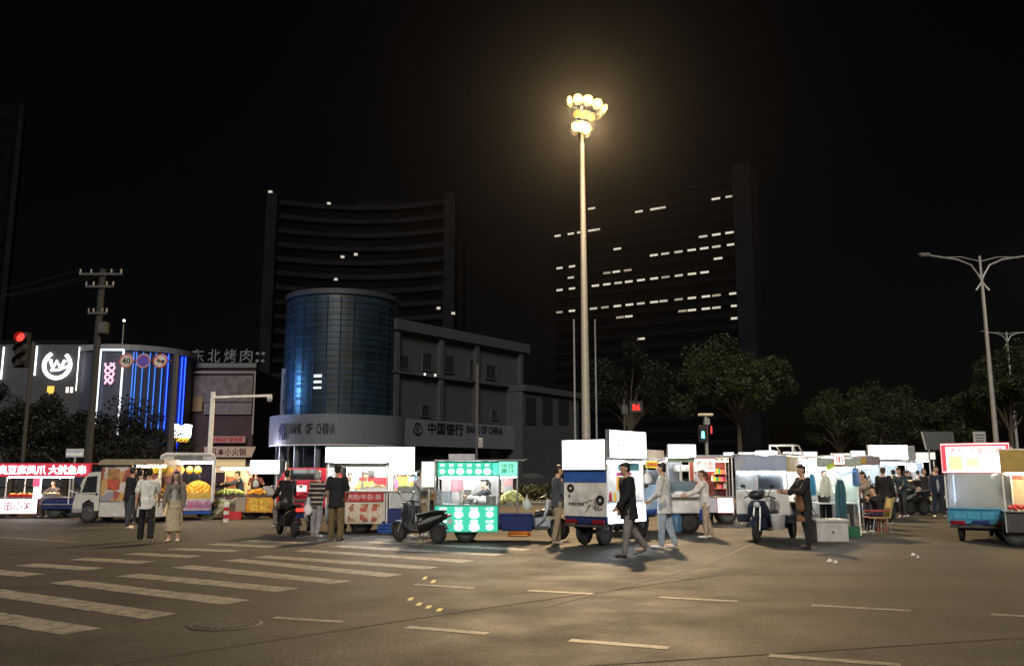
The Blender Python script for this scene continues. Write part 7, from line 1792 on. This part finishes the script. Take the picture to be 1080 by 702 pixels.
# ================================================================ the rows running back on the right
def back_stall(px, Y, wpx, zt_, zs, label, panel, back, valance, text=None, seed=0):
    o = at(px, 530, Y); k = Y / FPX; w = wpx * k / 2; Z = lambda py: zat(py, Y); t = T('food_stall', label, 'food stall', (o.x, Y, 0), R(rnd.uniform(-12, 2)))
    sign(t, panel, I, -w, w, Z(zs), Z(zt_), .1, 0, None, text, redink, .014, .12)
    for sx in (-1, 1):
        for y in (.05, 1.3): cy(t, 'post', white, (sx * (w - .03), y, 0), (sx * (w - .03), y, Z(zs - .5)), .025, n=8)
    bx(t, 'roof', white, -w, w, .02, 1.4, Z(zs), Z(zs - .8), .01); bx(t, 'back_sheet', back, -w + .04, w - .04, 1.32, 1.35, .3, Z(zs), .004)
    bx(t, 'cart_body', valance, -w + .05, w - .05, .1, 1.0, .3, .88, .02); bx(t, 'counter', steel, -w + .02, w - .02, .0, 1.05, .885, .93, .01)
    cy(t, 'lamp_tube', tube, (-w * .8, .5, Z(zs + 1.6)), (w * .8, .5, Z(zs + 1.6)), .03)
    for sx in (-1, 1): wheel(t, sx * w * .6, .2, .28, .28, .12); wheel(t, sx * w * .6, .9, .28, .28, .12)
    tp = W_(t, 0, .35, .935); tray('food_tray', 'tray of snacks on the counter of the ' + label.split(' behind')[0].split(' hidden')[0], 'food tray', tp, t.rotation_euler.z, min(.9, w), .4, .09, steel, 24, food, seed)
back_stall(979, 45, 20, 477, 484, 'small far stall with a cream light strip behind the hoarding posts', MATS['cream_panel'], MATS['sheet_bluegrey'], MATS['cart_grey'], seed=51)
back_stall(846, 33, 34, 476.5, 485, 'far stall with a white strip behind the folded stand of the grey box cart', panels, MATS['sheet_mint'], blue, seed=52)
back_stall(893, 37, 26, 478, 485.5, 'far stall with a pink lettered strip behind the canopy stall', MATS['warm_print_panel'], MATS['sheet_white'], red, '烧烤', seed=53)
back_stall(800, 31, 36, 477, 484, 'far stall with a pale strip hidden behind the grey box cart', panels, MATS['sheet_white'], teal, seed=54)
for px, py, Y, yaw, tp, lb, kw in ((968, 0, 41, 120, (.3, .32, .36), 'man in a pale grey shirt far back by the motorcycles', {}), (908, 0, 33, -30, (.1, .12, .2), 'person in navy under the ochre valance', {}), (900, 0, 26.5, 150, (.45, .2, .25), 'woman in a rose top behind the pink chair', dict(hair='long')),
        (959, 0, 44, 10, (.02, .02, .025), 'person in black far behind the globe lamp', {}), (927, 0, 41, 190, (.5, .5, .5), 'customer in a light top at the left end of the far panel stall', dict(hair='tail')), (949, 0, 32, 60, (.05, .05, .06), 'man in charcoal bending over the parked motorcycles', dict(lean=15)), (984, 0, 46, -20, (.25, .1, .1), 'person in brick red far behind the tracksuit man', {})):
    person(lb, px, 540, 1.68, yaw, kw.get('lean', 0), top=tp, hair=kw.get('hair', 'short'), bulk=1.5, arms=((20, 8, 40), (15, 8, 40)), bottom=(.04, .04, .05), loc=Vector((at(px, 500, Y).x, Y, 0)))
for px, Y, rz, lb, pn in ((955, 33.5, 185, 'dark scooter parked behind the seated person', scblk), (970, 35.5, 160, 'silver sided scooter between the globe lamp and the tracksuit man', scsil), (984, 37.5, 205, 'dark scooter farthest back near the hoarding', scblk)):
    o_ = scooter(lb, (at(px, 530, Y).x, Y, 0), R(rz), scblk, pn, box=(px == 970), group='motorbikes by the stalls'); o_.scale = (1.12, 1.12, 1.12)
# a dark car with its lights on beyond the hedge
g_ = at(556, 472, 62); t = T('parked_car', 'dark car with small lights showing beyond the hedge and green stall', 'car', (g_.x, 62, .13))
m = MB(); m.prism([(-2.1, .3), (-2.15, .75), (-1.9, .95), (-1.1, 1.02), (-.6, 1.42), (.8, 1.45), (1.5, 1.05), (2.1, .95), (2.15, .4), (2.0, .3)], 0, 1.7); m.build('body', mat('car_dark', (.012, .012, .016), .3), t)
m = MB(); m.prism([(-.95, 1.04), (-.52, 1.36), (.72, 1.38), (1.3, 1.06)], -.012, -.003); m.build('side_window', dglass, t)
for xx in (-1.35, 1.35): wheel(t, xx, .1, .32, .32, .18); wheel(t, xx, 1.6, .32, .32, .18)
for xx, mm in ((-2.1, emit('car_red_lamp', (1, .2, .3), 2.0)), (-1.2, emit('car_white_lamp', (1, .95, .85), 2.2)), (1.9, emit('car_blue_lamp', (.25, .35, 1), 2.2))):
    MB().sph((xx, -.04, .9), (.12, .05, .1)).build('side_lamp', mm, t, True)
# ---------------------------------------------------------------- night haze
if HAZE > 0:
    m = bpy.data.materials.new('haze'); m.use_nodes = True
    n, l = m.node_tree.nodes, m.node_tree.links
    n.remove(n['Principled BSDF'])
    v = n.new('ShaderNodeVolumePrincipled'); v.inputs['Color'].default_value = (0.85, 0.82, 0.78, 1); v.inputs['Density'].default_value = HAZE; v.inputs['Anisotropy'].default_value = 0.9
    l.new(v.outputs[0], n['Material Output'].inputs['Volume'])
    h = MB().b(-340, 340, -70, 440, -1, 112).build('haze', m); h['kind'] = 'stuff'
    sc.cycles.volume_bounces = 0
bpy.data.scenes.remove(TSC)
